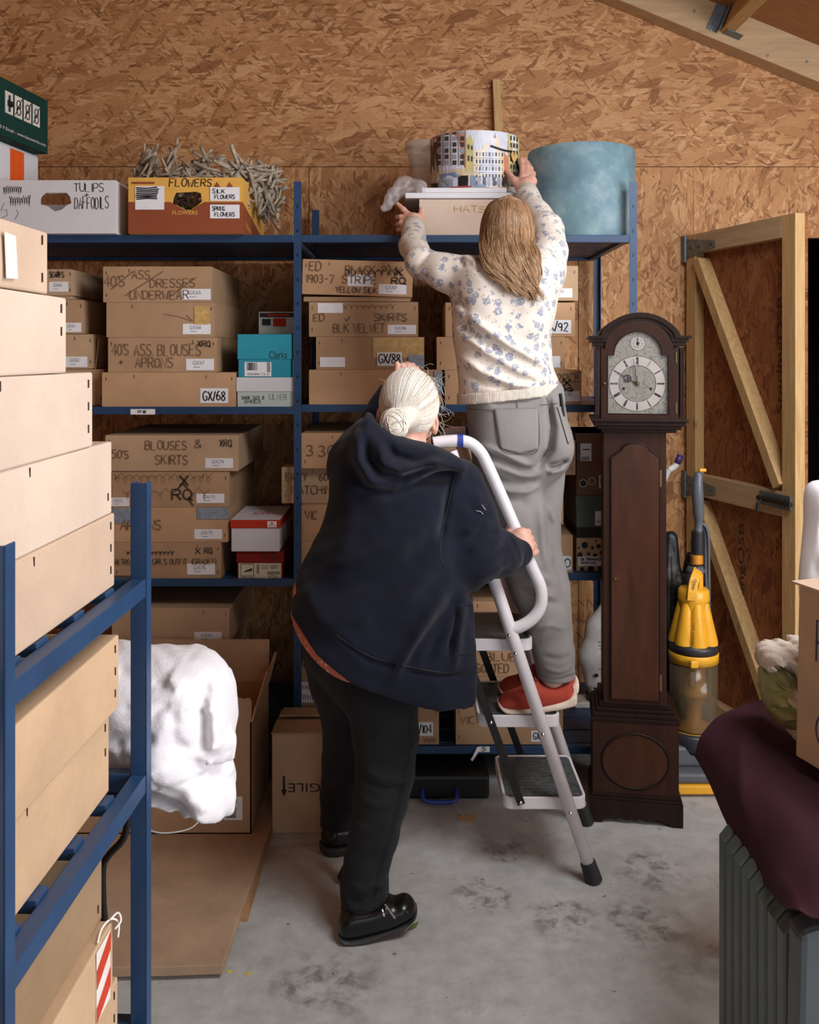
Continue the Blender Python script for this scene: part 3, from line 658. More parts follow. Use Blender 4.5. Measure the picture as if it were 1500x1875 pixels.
# ------------------------------------------------------------------ blue steel racks
YR, YK = 3.44, 4.12                      # front and back of the wall rack
XP = [-1.66, X(545, YR), X(1160, YR)]
ZT = 2.243
LEV = {0: [2.045, 1.408, .770, .149], 1: [2.045, 1.416, .792, .149]}
t = empty('shelving_rack', (XP[1], YR, 0)); tag(t, 'blue steel wall rack of two bays holding rows of costume boxes', 'shelving')
def loc_add(o, par):
    """keep world coordinates when parenting to an unrotated empty"""
    o.parent = par; o.location = Vector(o.location) - Vector(par.location); return o
def post_mesh(h, w=.0285):
    m = MB(); m.prism([(-w / 2, 0), (w / 2, 0), (w / 2, .003), (-w / 2 + .003, .003), (-w / 2 + .003, .034), (-w / 2, .034)], 0, h, 'z'); return m
for xp in XP:
    for yy, fl in ((YR, 1), (YK, -1)):
        m = post_mesh(ZT)
        # small keyhole slots up the post
        o = m.build('post', M['blue'], t); o.location = Vector((xp, yy, 0)) - Vector(t.location); o.scale = (1 if xp < .5 else -1, fl, 1)
        k = MB()
        for i in range(24): k.box((0, -.0005, .08 + i * .09), (.006, .001, .012))
        if fl == 1: k.build('slot', M['black_metal'], o)
for bay in (0, 1):
    x0, x1 = XP[bay] + .015, XP[bay + 1] - .015
    for z in LEV[bay]:
        s = MB().box2((x0, YR, z - .028), (x1, YR + .03, z)).build('shelf', M['blue'], t, bevel=.0015); s.location = -Vector(t.location)
        def sub(nm, m):
            o = m.build(nm, M['blue'], s, bevel=.001); return o
        sub('back_beam', MB().box2((x0, YK - .03, z - .028), (x1, YK, z)))
        sub('side_beam', MB().box2((x0, YR + .03, z - .028), (x0 + .025, YK - .03, z))); sub('side_beam', MB().box2((x1 - .025, YR + .03, z - .028), (x1, YK - .03, z)))
        n = 5; y0, y1 = YR + .032, YK - .032; w_ = (y1 - y0) / n
        for i in range(n): sub('deck_plank', MB().box2((x0 + .002, y0 + i * w_ + .006, z - .016), (x1 - .002, y0 + (i + 1) * w_ - .006, z)))
# paper shelf tags
def shelf_tag(px0, py0, px1, py1, txt, label, curl=False):
    Y = YR - .0012; m = MB().box2((X(px0, Y), Y, Z(py1, Y)), (X(px1, Y), Y + .001, Z(py0, Y))); o = m.build('shelf_tag', M['paper'])
    tag(o, label, 'label')
    if txt:
        i = MB(); write(i, txt, X(px0 + 14, Y), Z(py1 - 2.5, Y), X(px1 - 16, Y), Z(py0 + 2.5, Y), Y - .0006, .003); i.build('lettering', M['ink'], o)
shelf_tag(239, 749, 284, 759, 'P8', 'white paper tag P8 stuck on the blue beam below box GX/68')
shelf_tag(268, 1065, 276, 1075, '', 'small blank white tag on the blue beam beside the foreground post')
Y = YR - .0012
m = MB(); m.box2((X(876, Y), Y, Z(1377, Y)), (X(897, Y), Y + .001, Z(1367, Y)))
o = m.build('shelf_tag', M['paper']); tag(o, 'white paper tag 5 with a torn hanging corner on the lowest blue beam', 'label')
i = MB(); write(i, '5', X(882, Y), Z(1375, Y), X(890, Y), Z(1368, Y), Y - .0006, .003); i.build('lettering', M['ink'], o)
m = MB(); pts = [(876, 1368, 0), (872, 1376, -.012), (868, 1384, -.02), (864, 1391, -.024)]
vs = [];
for px, py, dy in pts: vs += [P(px - 2, py, Y + dy), P(px + 4 - (py - 1368) * .12, py + 3, Y + dy)]
m.add(vs, [(0, 1, 3, 2), (2, 3, 5, 4), (4, 5, 7, 6)]); so = m.build('torn_corner', M['paper'], o); so.modifiers.new('t', 'SOLIDIFY').thickness = .0008
# foreground rack on the left, seen along its end
FR = empty('shelving_rack', (X(253.5, 1.55), 1.55, 0), (0, 0, R(-1.6))); tag(FR, 'blue steel rack in the left foreground, its end posts ending below the top box', 'shelving')
def fpost(x, y, h=1.386, w=.027):
    m = MB(); m.prism([(-w / 2, 0), (w / 2, 0), (w / 2, .003), (-w / 2 + .003, .003), (-w / 2 + .003, .03), (-w / 2, .03)], 0, h, 'z')
    m.box2((w / 2 - .003, 0, 0), (w / 2, w, h)); return m.build('post', M['blue'], FR, loc=(x, y, 0), bevel=.001)
fpost(0, 0); fpost(0, -.51); fpost(-1.5, 0); fpost(-1.5, -.51)
for z in (1.232, .905, .488):
    s = MB().box2((-.012, -.50, z - .036), (.0125, -.0, z - .006)).build('shelf', M['blue'], FR, bevel=.0015)
    MB().box2((-1.5, .0, z - .036), (-.014, .026, z - .006)).build('back_beam', M['blue'], s, bevel=.0015); MB().box2((-1.5, -.51, z - .036), (-.014, -.484, z - .006)).build('front_beam', M['blue'], s, bevel=.0015)
    for k, y in enumerate((-.10, -.225, -.35, -.43)): MB().box2((-1.49, y - .018, z - .018), (-.012, y + .018, z)).build('deck_bar', M['blue'], s, bevel=.0015)
# ------------------------------------------------------------------ cardboard boxes
class Box:
    """open tray pushed over a base: root mesh with origin at the bottom centre of its front face; local x right, y back, z up"""
    def __init__(s, px0, py0, px1, py1, Y, depth, mat, label, group=None, cat='box', name='cardboard_box', yaw=0, roll=0, lip=0.0, base=None, staples=True, nolip=False, z0=None, bulge=.002, parts=None):
        s.px0, s.px1, s.py0, s.py1, s.Y = px0, px1, py0, py1, Y
        s.w = (px1 - px0) * Y / FPX; s.h = (py1 - py0) * Y / FPX; s.cx = (px0 + px1) / 2
        zb = Z(py1, Y) if z0 is None else z0
        w, h, d = s.w, s.h, depth; s.d = d
        nx, nz = 8, 4; m = MB(); r = random.Random(label)
        # front, back, left, right as slightly bowed grids, top with a raised rim
        def grid(f, nu, nv):
            vs = [f(i / nu, j / nv) for j in range(nv + 1) for i in range(nu + 1)]
            m.add(vs, [(j * (nu + 1) + i, j * (nu + 1) + i + 1, (j + 1) * (nu + 1) + i + 1, (j + 1) * (nu + 1) + i) for j in range(nv) for i in range(nu)])
        bw = lambda u, v: bulge * math.sin(math.pi * u) * (1 - v) * r.uniform(.8, 1.2)
        grid(lambda u, v: (-w / 2 + u * w, -4 * bulge * u * (1 - u) * v * (1 - v) * 2, v * h), 10, 4)
        grid(lambda u, v: (w / 2 - u * w, d, v * h), 1, 1)
        grid(lambda u, v: (-w / 2, d - u * d, v * h), 1, 1); grid(lambda u, v: (w / 2, u * d, v * h), 1, 1)
        grid(lambda u, v: (-w / 2 + u * w, v * d, h - .35 * bulge * 0), 1, 1); grid(lambda u, v: (-w / 2 + u * w, d - v * d, 0), 1, 1)
        me_o = m.build(name, M[mat], None)
        import bmesh
        bm = bmesh.new(); bm.from_mesh(me_o.data); bmesh.ops.remove_doubles(bm, verts=bm.verts, dist=1e-5); bmesh.ops.recalc_face_normals(bm, faces=bm.faces); bm.to_mesh(me_o.data); bm.free()
        bv = me_o.modifiers.new('bevel', 'BEVEL'); bv.width = .0025; bv.segments = 2; bv.limit_method = 'ANGLE'; bv.angle_limit = R(50)
        s.o = me_o; s.o.location = (X(s.cx, Y), Y, zb); s.o.rotation_euler = (0, R(roll), R(yaw))
        tag(s.o, label, cat, group)
        if lip:
            e = .003
            l = MB(); z0_ = h - lip
            l.box2((-w / 2 - e, -e, z0_), (w / 2 + e, -.0005, h + e)); l.box2((-w / 2 - e, d + .0005, z0_), (w / 2 + e, d + e, h + e)); l.box2((-w / 2 - e, -e, z0_), (-w / 2 - .0005, d + e, h + e)); l.box2((w / 2 + .0005, -e, z0_), (w / 2 + e, d + e, h + e)); l.box2((-w / 2 - e, -e, h + .0005), (w / 2 + e, d + e, h + e))
            s.lid = l.build('lid', M[base or mat], s.o, bevel=.001)
        if staples:
            k0 = MB().box((0, 0, 0), (.0022, .0012, .012)); proto = None
            for u, v in ((.03, .82), (.03, .2), (.97, .82), (.97, .2), (.24, .88), (.78, .88)):
                if r.random() < .3: continue
                if proto is None: q = k0.build('staple', M['staple'], s.o); proto = q
                else: q = proto.copy(); col.objects.link(q); q.parent = s.o
                q.location = (-w / 2 + u * w, -.0008, v * h)
    def xz(s, px, py): return (px - s.cx) * s.Y / FPX, (s.py1 - py) * s.Y / FPX
    def rect(s, a):
        x0, z1 = s.xz(a[0], a[1]); x1, z0 = s.xz(a[2], a[3]); return x0, z0, x1, z1
    def paper(s, a, name='label', mat='paper', y=-.0016, tilt=0, th=.0008):
        x0, z0, x1, z1 = s.rect(a)
        return MB().box2((x0, y, z0), (x1, y + th, z1)).build(name, M[mat], s.o)
    def printed(s, a, txt, small=True, hand=False, w=.0036, mat='greyink'):
        p = s.paper(a); x0, z0, x1, z1 = s.rect(a); W = x1 - x0; H = z1 - z0; m = MB()
        if hand: write(m, txt, x0 + W * .1, z0 + H * .2, x1 - W * .1, z1 - H * .18, -.0022, w, .3); m.build('lettering', M['ink'], p)
        else:
            typeset(m, txt, x0 + W * .24, z0 + H * .48, x0 + W * .66, z0 + H * .84, -.0022)
            for i in range(3): m.box2((x0 + W * (.27 + .08 * i), -.0023, z0 + H * .24), (x0 + W * (.33 + .08 * i), -.0021, z0 + H * .3))
            m.build('lettering', M['greyink'], p)
        return p
    def hand(s, items, mat='pencil', w=.0027, jit=.2, y=-.0042, name='handwriting'):
        for a, txt in items:
            m = MB(); x0, z0, x1, z1 = s.rect(a); write(m, txt, x0, z0, x1, z1, y, w, jit); m.build(name, M[mat], s.o)
    def lines(s, pls, mat='ink', w=.0025, y=-.0046, name='marker_line'):
        m = MB()
        for pl in pls: ribbon(m, [s.xz(*p) for p in pl], w, y)
        return m.build(name, M[mat], s.o)
    def scrawl(s, a, n=10, mat='ink', w=.0022, y=-.0048, name='scribble'):
        x0, z0, x1, z1 = s.rect(a); m = MB(); scrawl(m, x0, z0, x1, z1, y, w, n); return m.build(name, M[mat], s.o)
    def patch(s, a, mat, name='tape_patch', y=-.0035): return s.paper(a, name, mat, y, th=.003)
YB_ = 3.452; D0 = .56
gl = 'flat costume boxes on the upper left shelf'
b = Box(187, 682, 432, 745.5, YB_, D0, 'card_tan', 'flat brown box labelled GX/68 in handwriting, lowest of the left shelf stack', gl); b.printed((367, 711, 418, 738), 'GX/68', hand=True, w=.005)
z = b.o.location.z + b.h
b = Box(198, 618, 397, 681.5, YB_, D0, 'card_dark', "flat brown box labelled GX/67 and lettered 40'S ASS. BLOUSES + APRONS", gl); b.printed((341, 657, 392, 678), 'GX/67'); b.hand([((206, 630, 237, 651), "40'S"), ((247, 630, 281, 651), 'ASS.'), ((290, 630, 369, 651), 'BLOUSES'), ((218, 657, 227, 670), '+'), ((249, 655, 318, 673), 'APRONS')], w=.0029); b.hand([((363, 624, 386, 635), 'XRQ')], 'ink', .003)
b = Box(195, 554, 393, 617.5, YB_, D0, 'card_dark', 'flat brown box labelled GX/66 with a yellowed tape patch', gl); b.printed((335, 593, 386, 612), 'GX/66'); b.patch((356, 561, 383, 594), 'parcel'); b.lines([[(300, 575), (330, 580), (352, 588)], [(342, 577), (354, 588)]], 'pencil', .002)
b = Box(189, 488, 388, 553.5, YB_, D0, 'card_dark', "flat brown box labelled GX/65 with crossed out lettering DRESSES UNDERWEAR", gl); b.printed((333, 529, 386, 549), 'GX/65'); b.hand([((192, 506, 229, 525), "40'S"), ((243, 495, 276, 511), 'ASS'), ((276, 511, 358, 526), 'DRESSES'), ((239, 532, 346, 548), 'UNDERWEAR')], w=.003); b.lines([[(205, 530), (245, 497)], [(230, 542), (300, 497)], [(310, 545), (360, 508)]], 'pencil', .003)
gs = 'smaller boxes behind the pale foreground stack'
YS = 3.5
b = Box(20, 676, 190, 742, YS, .5, 'card_dark', 'brown box lowest of the dim stack left of box GX/68', gs)
b = Box(20, 612, 170, 675, YS, .5, 'card_mid', 'brown box labelled GX/62 with an end flap hanging open', gs); b.printed((118, 653, 160, 672), 'GX/62')
fl = MB().box2((b.w / 2 + .001, -.02, .004), (b.w / 2 + .0045, .0, b.h)).build('flap', M['card_mid'], b.o); fl.rotation_euler = (0, R(6), R(14))
b = Box(20, 549, 152, 611, YS, .5, 'card_dark', 'dim brown box labelled 61 under the box marked GX/64', gs); b.printed((115, 591, 149, 608), 'GX/61')
b = Box(20, 493, 132, 541, YS, .5, 'card_mid', 'brown box labelled GX/64 with torn dark lettering beside the pale stack', gs, lip=0); b.printed((90, 516, 125, 534), 'GX/64'); b.hand([((92, 498, 118, 508), 'SCARFS')], 'ink', .003)
Box(22, 541.5, 130, 548.5, YS + .01, .48, 'card_mid', 'thin brown tray under the box marked GX/64', gs, staples=False)
# shoe boxes on the left shelves
def shoebox(px0, py0, px1, py1, plid, Y, d, body, lid, label, group, ov=.004, **k):
    b = Box(px0, py0 + (plid - py0) * .3, px1, py1, Y, d, body, label, group, 'shoebox', 'shoebox', staples=False, **k)
    h1 = (py1 - py0) * Y / FPX; zl = (py1 - plid) * Y / FPX; w = b.w / 2
    m = MB(); m.box2((-w - ov, -ov, zl), (w + ov, b.d + ov, h1)); b.lid = m.build('lid', M[lid], b.o, bevel=.002); b.py_top = py0
    return b
gsh = 'shoeboxes at the right end of the left shelves'
b = shoebox(435, 691, 538, 745.5, 717, 3.456, .30, 'pale_green_card', 'white_card', 'pale shoebox with a white lid standing directly on the blue shelf', gsh)
b.hand([((443, 725, 484, 731), 'SHOE SIZE 8'), ((448, 732, 478, 738), 'SHOES')], 'ink', .0018, y=-.0022, name='lettering'); b.hand([((492, 722, 525, 732), 'SILVER'), ], 'greyink', .0014, y=-.002)
b = shoebox(437, 612, 533, 690.5, 658, 3.456, .30, 'teal_card', 'teal_card', 'teal shoebox with a dark script name on its lid', gsh)
m = MB(); x0, z0, x1, z1 = b.rect((493, 643, 526, 656)); typeset(m, 'Clarks', x0, z0, x1, z1, -.0046); m.build('lettering', M['ink'], b.o)
p = b.paper((448, 663, 497, 689)); m = MB(); x0, z0, x1, z1 = b.rect((452, 664, 472, 678))
for i in range(14): m.box2((x0 + (x1 - x0) * i / 14, -.0022, z0), (x0 + (x1 - x0) * (i + rnd.uniform(.3, .8)) / 14, -.0018, z1))
x0, z0, x1, z1 = b.rect((489, 663, 495, 681))
for i in range(10): m.box2((x0, -.0022, z0 + (z1 - z0) * i / 10), (x1, -.0018, z0 + (z1 - z0) * (i + .6) / 10))
x0, z0, x1, z1 = b.rect((453, 683, 492, 687)); typeset(m, '20263844  7 E  8', x0, z0, x1, z1, -.0022); m.build('barcode', M['ink'], p)
b = Box(474, 571, 545, 611.5, 3.7, .3, 'pale_green_card', 'pale printed box with red and black pattern behind the teal shoebox', gsh, 'shoebox', 'shoebox', staples=False)
m = MB(); x0, z0, x1, z1 = b.rect((476, 573, 543, 581)); m.box2((x0, -.002, z0), (x1, -.0012, z1)); x0, z0, x1, z1 = b.rect((480, 584, 496, 596)); m.box2((x0, -.002, z0), (x1, -.0012, z1)); m.build('print', M['ink'], b.o)
m = MB(); x0, z0, x1, z1 = b.rect((500, 583, 524, 598)); m.box2((x0, -.002, z0), (x1, -.0012, z1)); x0, z0, x1, z1 = b.rect((490, 575, 530, 579)); m.box2((x0, -.0026, z0), (x1, -.0021, z1)); m.build('print', M['red_card'], b.o)
# second left shelf down
g2 = 'flat costume boxes on the middle left shelf'
b = Box(208, 993, 405, 1061, YB_, D0, 'card_dark', "flat brown box labelled GX/76, lowest of the middle left stack", g2); b.printed((343, 1032, 394, 1052), 'GX/76'); b.hand([((280, 1023, 343, 1033), "GIRL'S OUTFIT"), ((352, 1023, 396, 1033), '(GRADE?)'), ((212, 1024, 238, 1034), 'RETRO')], 'ink', .002); b.hand([((358, 1003, 368, 1014), 'X'), ((375, 1002, 389, 1013), 'RQ')], 'ink', .003); b.scrawl((232, 1008, 320, 1017), 12, 'ink', .0026)
b = Box(205, 929, 418, 992.5, YB_, D0, 'card_tan', 'flat brown box labelled GX/75 with grey blue tape across its corners', g2); b.printed((356, 969, 407, 987), 'GX/75'); b.hand([((222, 952, 296, 970), 'APRONS')], 'pencil', .0036)
b.patch((361, 929, 419, 950), 'tape'); b.patch((205, 930, 240, 958), 'tape')
b = Box(205, 864, 420, 928.5, YB_, D0, 'card_dark', 'flat brown box labelled GX/73 scribbled over with a big X RQ', g2); b.printed((360, 904, 411, 921), 'GX/73'); b.printed((200, 911, 237, 927), 'GX/72'); b.scrawl((210, 866, 390, 886), 13, 'pencil', .0018); b.scrawl((225, 892, 385, 918), 8, 'pencil', .0018); b.hand([((330, 871, 346, 889), 'X'), ((316, 896, 352, 915), 'RQ')], 'ink', .005)
b.lines([[(338, 884), (320, 900)], [(336, 885), (346, 896)], [(345, 913), (355, 926)]], 'ink', .004)
b = Box(193, 797, 437, 862.5, YB_, D0, 'card_mid', "flat brown box labelled GX/74 and lettered 50'S BLOUSES & SKIRTS", g2); b.printed((376, 839, 427, 857), 'GX/74'); b.hand([((206, 824, 237, 839), "50'S"), ((267, 807, 343, 823), 'BLOUSES'), ((357, 806, 369, 820), '&'), ((285, 833, 345, 850), 'SKIRTS')], 'pencil', .0032); b.hand([((403, 804, 425, 817), 'XRQ')], 'ink', .003)
b = shoebox(435, 1010, 517, 1061, 1030, 3.456, .30, 'darkred_card', 'darkred_card', 'dark red shoebox with a cream end label on the middle left shelf', gsh)
p = b.paper((437, 1031, 515, 1059), mat='cream'); m = MB(); x0, z0, x1, z1 = b.rect((441, 1032, 465, 1055)); 
for q in ((x0, z0, x1, z0 + .002), (x0, z1 - .002, x1, z1), (x0, z0, x0 + .002, z1), (x1 - .002, z0, x1, z1)): m.box2((q[0], -.0022, q[1]), (q[2], -.0018, q[3]))
x0, z0, x1, z1 = b.rect((445, 1040, 462, 1048)); m.prism([(x0, z0), (x1, z0 + .006), (x1, z1), (x0 + .012, z0 + .008)], -.0022, -.0018)
for (a0, a1, a2, a3, n) in ((470, 1033, 475, 1050, 0), (490, 1046, 514, 1052, 14)):
    x0, z0, x1, z1 = b.rect((a0, a1, a2, a3))
    if n:
        for i in range(n): m.box2((x0 + (x1 - x0) * i / n, -.0022, z0), (x0 + (x1 - x0) * (i + .5) / n, -.0018, z1))
    else:
        for i in range(8): m.box2((x0, -.0022, z0 + (z1 - z0) * i / 8), (x1, -.0018, z0 + (z1 - z0) * (i + .5) / 8))
x0, z0, x1, z1 = b.rect((480, 1034, 510, 1042)); typeset(m, '5.5 E  NAVY', x0, z0, x1, z1, -.0022); x0, z0, x1, z1 = b.rect((441, 1056, 470, 1059)); typeset(m, '100% leather', x0, z0, x1, z1, -.0022); x0, z0, x1, z1 = b.rect((492, 1053, 510, 1058)); typeset(m, '477820', x0, z0, x1, z1, -.0022); m.build('lettering', M['ink'], p)
m = MB(); x0, z0, x1, z1 = b.rect((478, 1013, 513, 1023)); typeset(m, 'Van Dal', x0, z0, x1, z1, -.0046); m.build('lettering', M['ink'], b.o)
b = shoebox(424, 952, 512, 1009.5, 967, 3.44, .31, 'white_card', 'red_card', 'white shoebox with an orange red rimmed white lid on the dark red shoebox', gsh)
m = MB(); h1 = (1009.5 - 952) * 3.44 / FPX; m.box2((-b.w / 2 - .002, -.002, h1 + .0006), (b.w / 2 + .002, b.d + .002, h1 + .0012)); q = m.build('lid_top', M['white_card'], b.lid)
m = MB(); typeset(m, 'BORN', -.03, .10, .03, .17, 0, M4=Matrix.Translation((0, 0, h1 + .0016)) @ Matrix.Rotation(R(-90), 4, 'X')); m.build('lettering', M['red_card'], b.lid)
p = b.paper((490, 954, 507, 965), y=-.006); m = MB(); x0, z0, x1, z1 = b.rect((493, 959, 505, 963)); typeset(m, 'born', x0, z0, x1, z1, -.0066); x0, z0, x1, z1 = b.rect((496, 955, 501, 959)); m.prism([(x0, z0), (x1, z0), ((x0 + x1) / 2, z1)], -.0066, -.0062); m.build('lettering', M['red_card'], p)
# lowest left shelf
g3 = 'flat costume boxes on the lowest left shelf'
ZL = LEV[0][3]
def stack_low(py): return Z(py, YB_)
Box(190, 1310, 410, 1363, YB_, D0, 'card_dark', 'brown box on the lowest left shelf behind the open carton', g3)
Box(195, 1246, 408, 1309, YB_, D0, 'card_dark', 'brown box behind the top of the white sack', g3)
b = Box(195, 1180, 403, 1245.5, YB_, D0, 'card_dark', 'brown box with a taped edge directly under box GX/81', g3); b.hand([((356, 1182, 372, 1196), 'X')], 'ink', .004); b.patch((340, 1180, 403, 1192), 'parcel')
b = Box(205, 1113, 420, 1179.5, YB_, D0, 'card_mid', 'flat olive brown box labelled GX/81 above the white sack', g3); b.printed((356, 1157, 406, 1174), 'GX/81')
# right bay, upper shelf
g4 = 'flat costume boxes at the left of the right bay upper shelf'
ZS = LEV[1][1]
b = Box(566, 677, 809, 740.5, YB_, D0, 'card_tan', 'plain brown box with grey tape at its right end, under box GX/88', g4); b.patch((795, 680, 810, 720), 'tape')
b = Box(579, 617, 777, 676.5, YB_, D0, 'card_dark', 'brown box labelled GX/88 in handwriting with a strip of parcel tape', g4); b.patch((683, 618, 776, 655), 'parcel'); b.patch((748, 650, 777, 672), 'tape', y=-.0062); 
p = b.paper((586, 654, 632, 672)); p = b.paper((691, 645, 736, 670), y=-.0058); m = MB(); x0, z0, x1, z1 = b.rect((694, 649, 733, 665)); write(m, 'GX/88', x0, z0, x1, z1, -.0066, .0045, .3); m.build('lettering', M['ink'], p)
b = Box(566, 553, 766, 616.5, YB_, D0, 'card_dark', 'brown box labelled GX/86 and lettered BLK VELVET SKIRTS', g4); b.printed((710, 595, 762, 612), 'GX/86'); b.paper((582, 555, 628, 573)); b.hand([((575, 575, 597, 588), 'ED.'), ((611, 593, 705, 609), 'BLK VELVET'), ((685, 574, 746, 588), 'SKIRTS')], 'pencil', .0034); b.scrawl((628, 556, 725, 570), 9, 'pencil', .002); b.lines([[(632, 584), (635, 589), (641, 579)]], 'ink', .003); b.lines([[(685, 588), (745, 575)], [(690, 575), (745, 588)]], 'pencil', .002)
b = Box(553, 477, 755, 541, YB_, D0, 'card_tan', 'tilted brown box labelled GX/87, topmost beside the woman on the ladder', g4, roll=1.6, z0=Z(541, YB_)); b.printed((693, 519, 744, 537), 'GX/87'); b.paper((636, 503, 683, 524))
b.hand([((566, 481, 587, 497), 'ED'), ((560, 505, 611, 520), '1903-7'), ((632, 486, 735, 503), 'BLACK-PINK'), ((626, 505, 690, 519), 'STRIPE')], 'pencil', .0034); b.scrawl((632, 490, 728, 508), 8, 'ink', .0026); b.hand([((615, 526, 690, 536), 'YELLOW SILK')], 'ink', .0026); b.hand([((722, 491, 737, 503), 'X'), ((717, 506, 742, 518), 'RQ')], 'ink', .004)
Box(556, 543.5, 752, 552, YB_ + .012, D0 - .03, 'card_dark', 'shallow brown tray showing under box GX/87', g4, staples=False)
g5 = 'costume boxes behind the woman on the ladder'
b = Box(815, 678, 1065, 740.5, YB_, D0, 'card_tan', 'brown box labelled GX/90 beside the clock, its X and 2PCE showing', g5); b.printed((1016, 716, 1062, 735), 'GX/90'); b.hand([((1020, 684, 1062, 700), '2PCE')], 'pencil', .0034); b.hand([((1031, 693, 1046, 707), 'X'), ((1026, 710, 1048, 716), 'RQ')], 'ink', .005)
b = Box(800, 617, 1035, 677.5, YB_, D0, 'card_tan', 'brown box with a half hidden white label above box GX/90', g5); b.paper((1000, 652, 1026, 673))
b = Box(816, 554, 1053, 616.5, YB_, D0, 'card_tan', 'brown box with a handwritten 92 label beside the floral sweater', g5); b.printed((990, 586, 1046, 611), 'GX/92', hand=True, w=.005)
b = Box(830, 487, 1059, 550.5, YB_, D0, 'card_mid', 'brown box labelled GX/91, topmost behind the floral sweater', g5); b.printed((1000, 528, 1048, 545), 'GX/91')
# right bay, middle shelf
g6 = 'costume boxes at the left of the right bay middle shelf'
ZM = LEV[1][2]; 
Box(552, 991, 790, 1049, YB_, D0, 'card_tan', 'brown box under the box lettered VIC. behind the navy jacket', g6)
b = Box(552, 925, 790, 990.5, YB_, D0, 'card_tan', 'brown box lettered VIC. left of the navy jacket', g6); b.hand([((560, 936, 583, 951), 'VIC.')], 'pencil', .0036)
YE = YR + .052
b = Box(516, 855.6, 752, 921.3, YE, D0 - .03, 'card_mid', 'box lettered EARLY 60 MATCHING sticking out both sides of the rack post', g6); b.hand([((524, 866, 563, 880), 'EARLY'), ((585, 866, 612, 880), "60'S"), ((534, 889, 618, 904), 'MATCHING')], 'pencil', .0034)
b = Box(552, 793, 790, 857.5, YB_, D0, 'card_tan', "brown box lettered 3 30'S, top of the middle shelf stack", g6); b.hand([((561, 815, 575, 835), '3'), ((583, 815, 636, 835), "30'S")], 'pencil', .0042)
g7 = 'boxes behind the grey jeans on the middle shelf'
b = Box(830, 980, 1049, 1048.5, YB_, D0, 'card_tan', 'brown box with a handwritten label at its right end, lowest behind the grey jeans', g7); p = b.paper((1024, 1018, 1046, 1043)); m = MB(); x0, z0, x1, z1 = b.rect((1034, 1023, 1044, 1038)); write(m, '0', x0, z0, x1, z1, -.0024, .004); m.build('lettering', M['ink'], p)
b = Box(830, 980, 1049, 1048.5, YB_, D0, 'card_tan', 'x', g7) if 0 else None
Box(812, 925.5, 1020, 979.5, YB_, D0, 'card_tan', 'brown box third down behind the grey jeans', g7)
Box(806, 870, 1010, 925, YB_, D0, 'card_tan', 'tan box second down behind the grey jeans and ladder rail', g7)
Box(800, 806, 1054, 869.5, YB_, D0, 'card_mid', 'pale brown box top of the stack behind the grey jeans', g7)
g8 = 'boxes of the column beside the clock trunk'
YC = 3.48
def plainbox(a, mat, label): return Box(*a, YC, .3, mat, label, g8, 'shoebox', 'shoebox', staples=False)
b = plainbox((1056, 985, 1130, 1049), 'card_mid', 'spotted box with a handwritten trimmings label at the foot of the column by the clock')
m = MB()
for px, py, r_ in ((1071, 998, 6), (1085, 1003, 3), (1096, 1000, 4), (1062, 1016, 5), (1078, 1014, 3), (1104, 1012, 6), (1090, 1017, 4), (1066, 1042, 4), (1082, 1042, 6), (1100, 1040, 5), (1060, 1003, 2), (1092, 990, 2)):
    x, z = b.xz(px, py); MB().lathe([(0, 0), (r_ * YC / FPX, 0), (0, .0006)], (x, -.0010, z), 18, Matrix.Rotation(R(90), 3, 'X')).build('spot', M['ink'], b.o)
p = b.paper((1059, 1019, 1118, 1036), y=-.003); m = MB(); x0, z0, x1, z1 = b.rect((1063, 1021, 1102, 1026)); write(m, 'GX TRIMMINGS', x0, z0, x1, z1, -.0036, .003); x0, z0, x1, z1 = b.rect((1063, 1028, 1092, 1032)); write(m, 'W/EXTRA ONES', x0, z0, x1, z1, -.0036, .002); m.build('lettering', M['ink'], p)
plainbox((1056, 966, 1128, 984.5), 'char_card', 'shallow charcoal box on top of the spotted box')
b = plainbox((1056, 908, 1128, 965.5), 'slate_card', 'slate grey shoebox with a white end label beside the clock trunk')
l = MB().box2((-b.w / 2 - .003, -.003, b.h * .62), (b.w / 2 + .003, b.d + .003, b.h)).build('lid', M['slate_card'], b.o); b.paper((1090, 936, 1106, 962)); b.hand([((1092, 951, 1101, 958), '40')], 'greyink', .002, y=-.003)
b = plainbox((1056, 847, 1128, 907.5), 'brown_card', 'brown shoebox printed with one ring and one black disc')
m = MB(); x, z = b.xz(1068, 885); m.lathe([(0, 0), (.0115, 0), (0, .0006)], (x, -.0014, z), 24, Matrix.Rotation(R(90), 3, 'X')); m.build('disc', M['ink'], b.o)
m = MB()
for px, r_ in ((1068, .0135), (1084, .013)):
    x, z = b.xz(px, 885 if px == 1068 else 881); ribbon(m, [(x + r_ * math.cos(a * .2618), z + r_ * math.sin(a * .2618)) for a in range(25)], .0022, -.0022)
m.build('ring', M['white_tape'], b.o); p = b.paper((1097, 870, 1107, 894)); 
m = MB(); x0, z0, x1, z1 = b.rect((1099, 873, 1105, 889)); m.box2((x0, -.0022, z0), (x1, -.0018, z1)); m.build('lettering', M['tape'], p)
b = plainbox((1056, 793, 1128, 846.5), 'brown_card', 'dark brown shoebox with a white barcode label, top of the column by the clock')
l = MB().box2((-b.w / 2 - .003, -.003, b.h * .66), (b.w / 2 + .003, b.d + .003, b.h)).build('lid', M['brown_card'], b.o); p = b.paper((1063, 812, 1083, 844))
m = MB(); x0, z0, x1, z1 = b.rect((1065, 836, 1080, 843))
for i in range(10): m.box2((x0 + (x1 - x0) * i / 10, -.0022, z0), (x0 + (x1 - x0) * (i + .55) / 10, -.0018, z1))
x0, z0, x1, z1 = b.rect((1067, 822, 1080, 824)); m.box2((x0, -.0022, z0), (x1, -.0018, z1)); m.build('barcode', M['ink'], p)
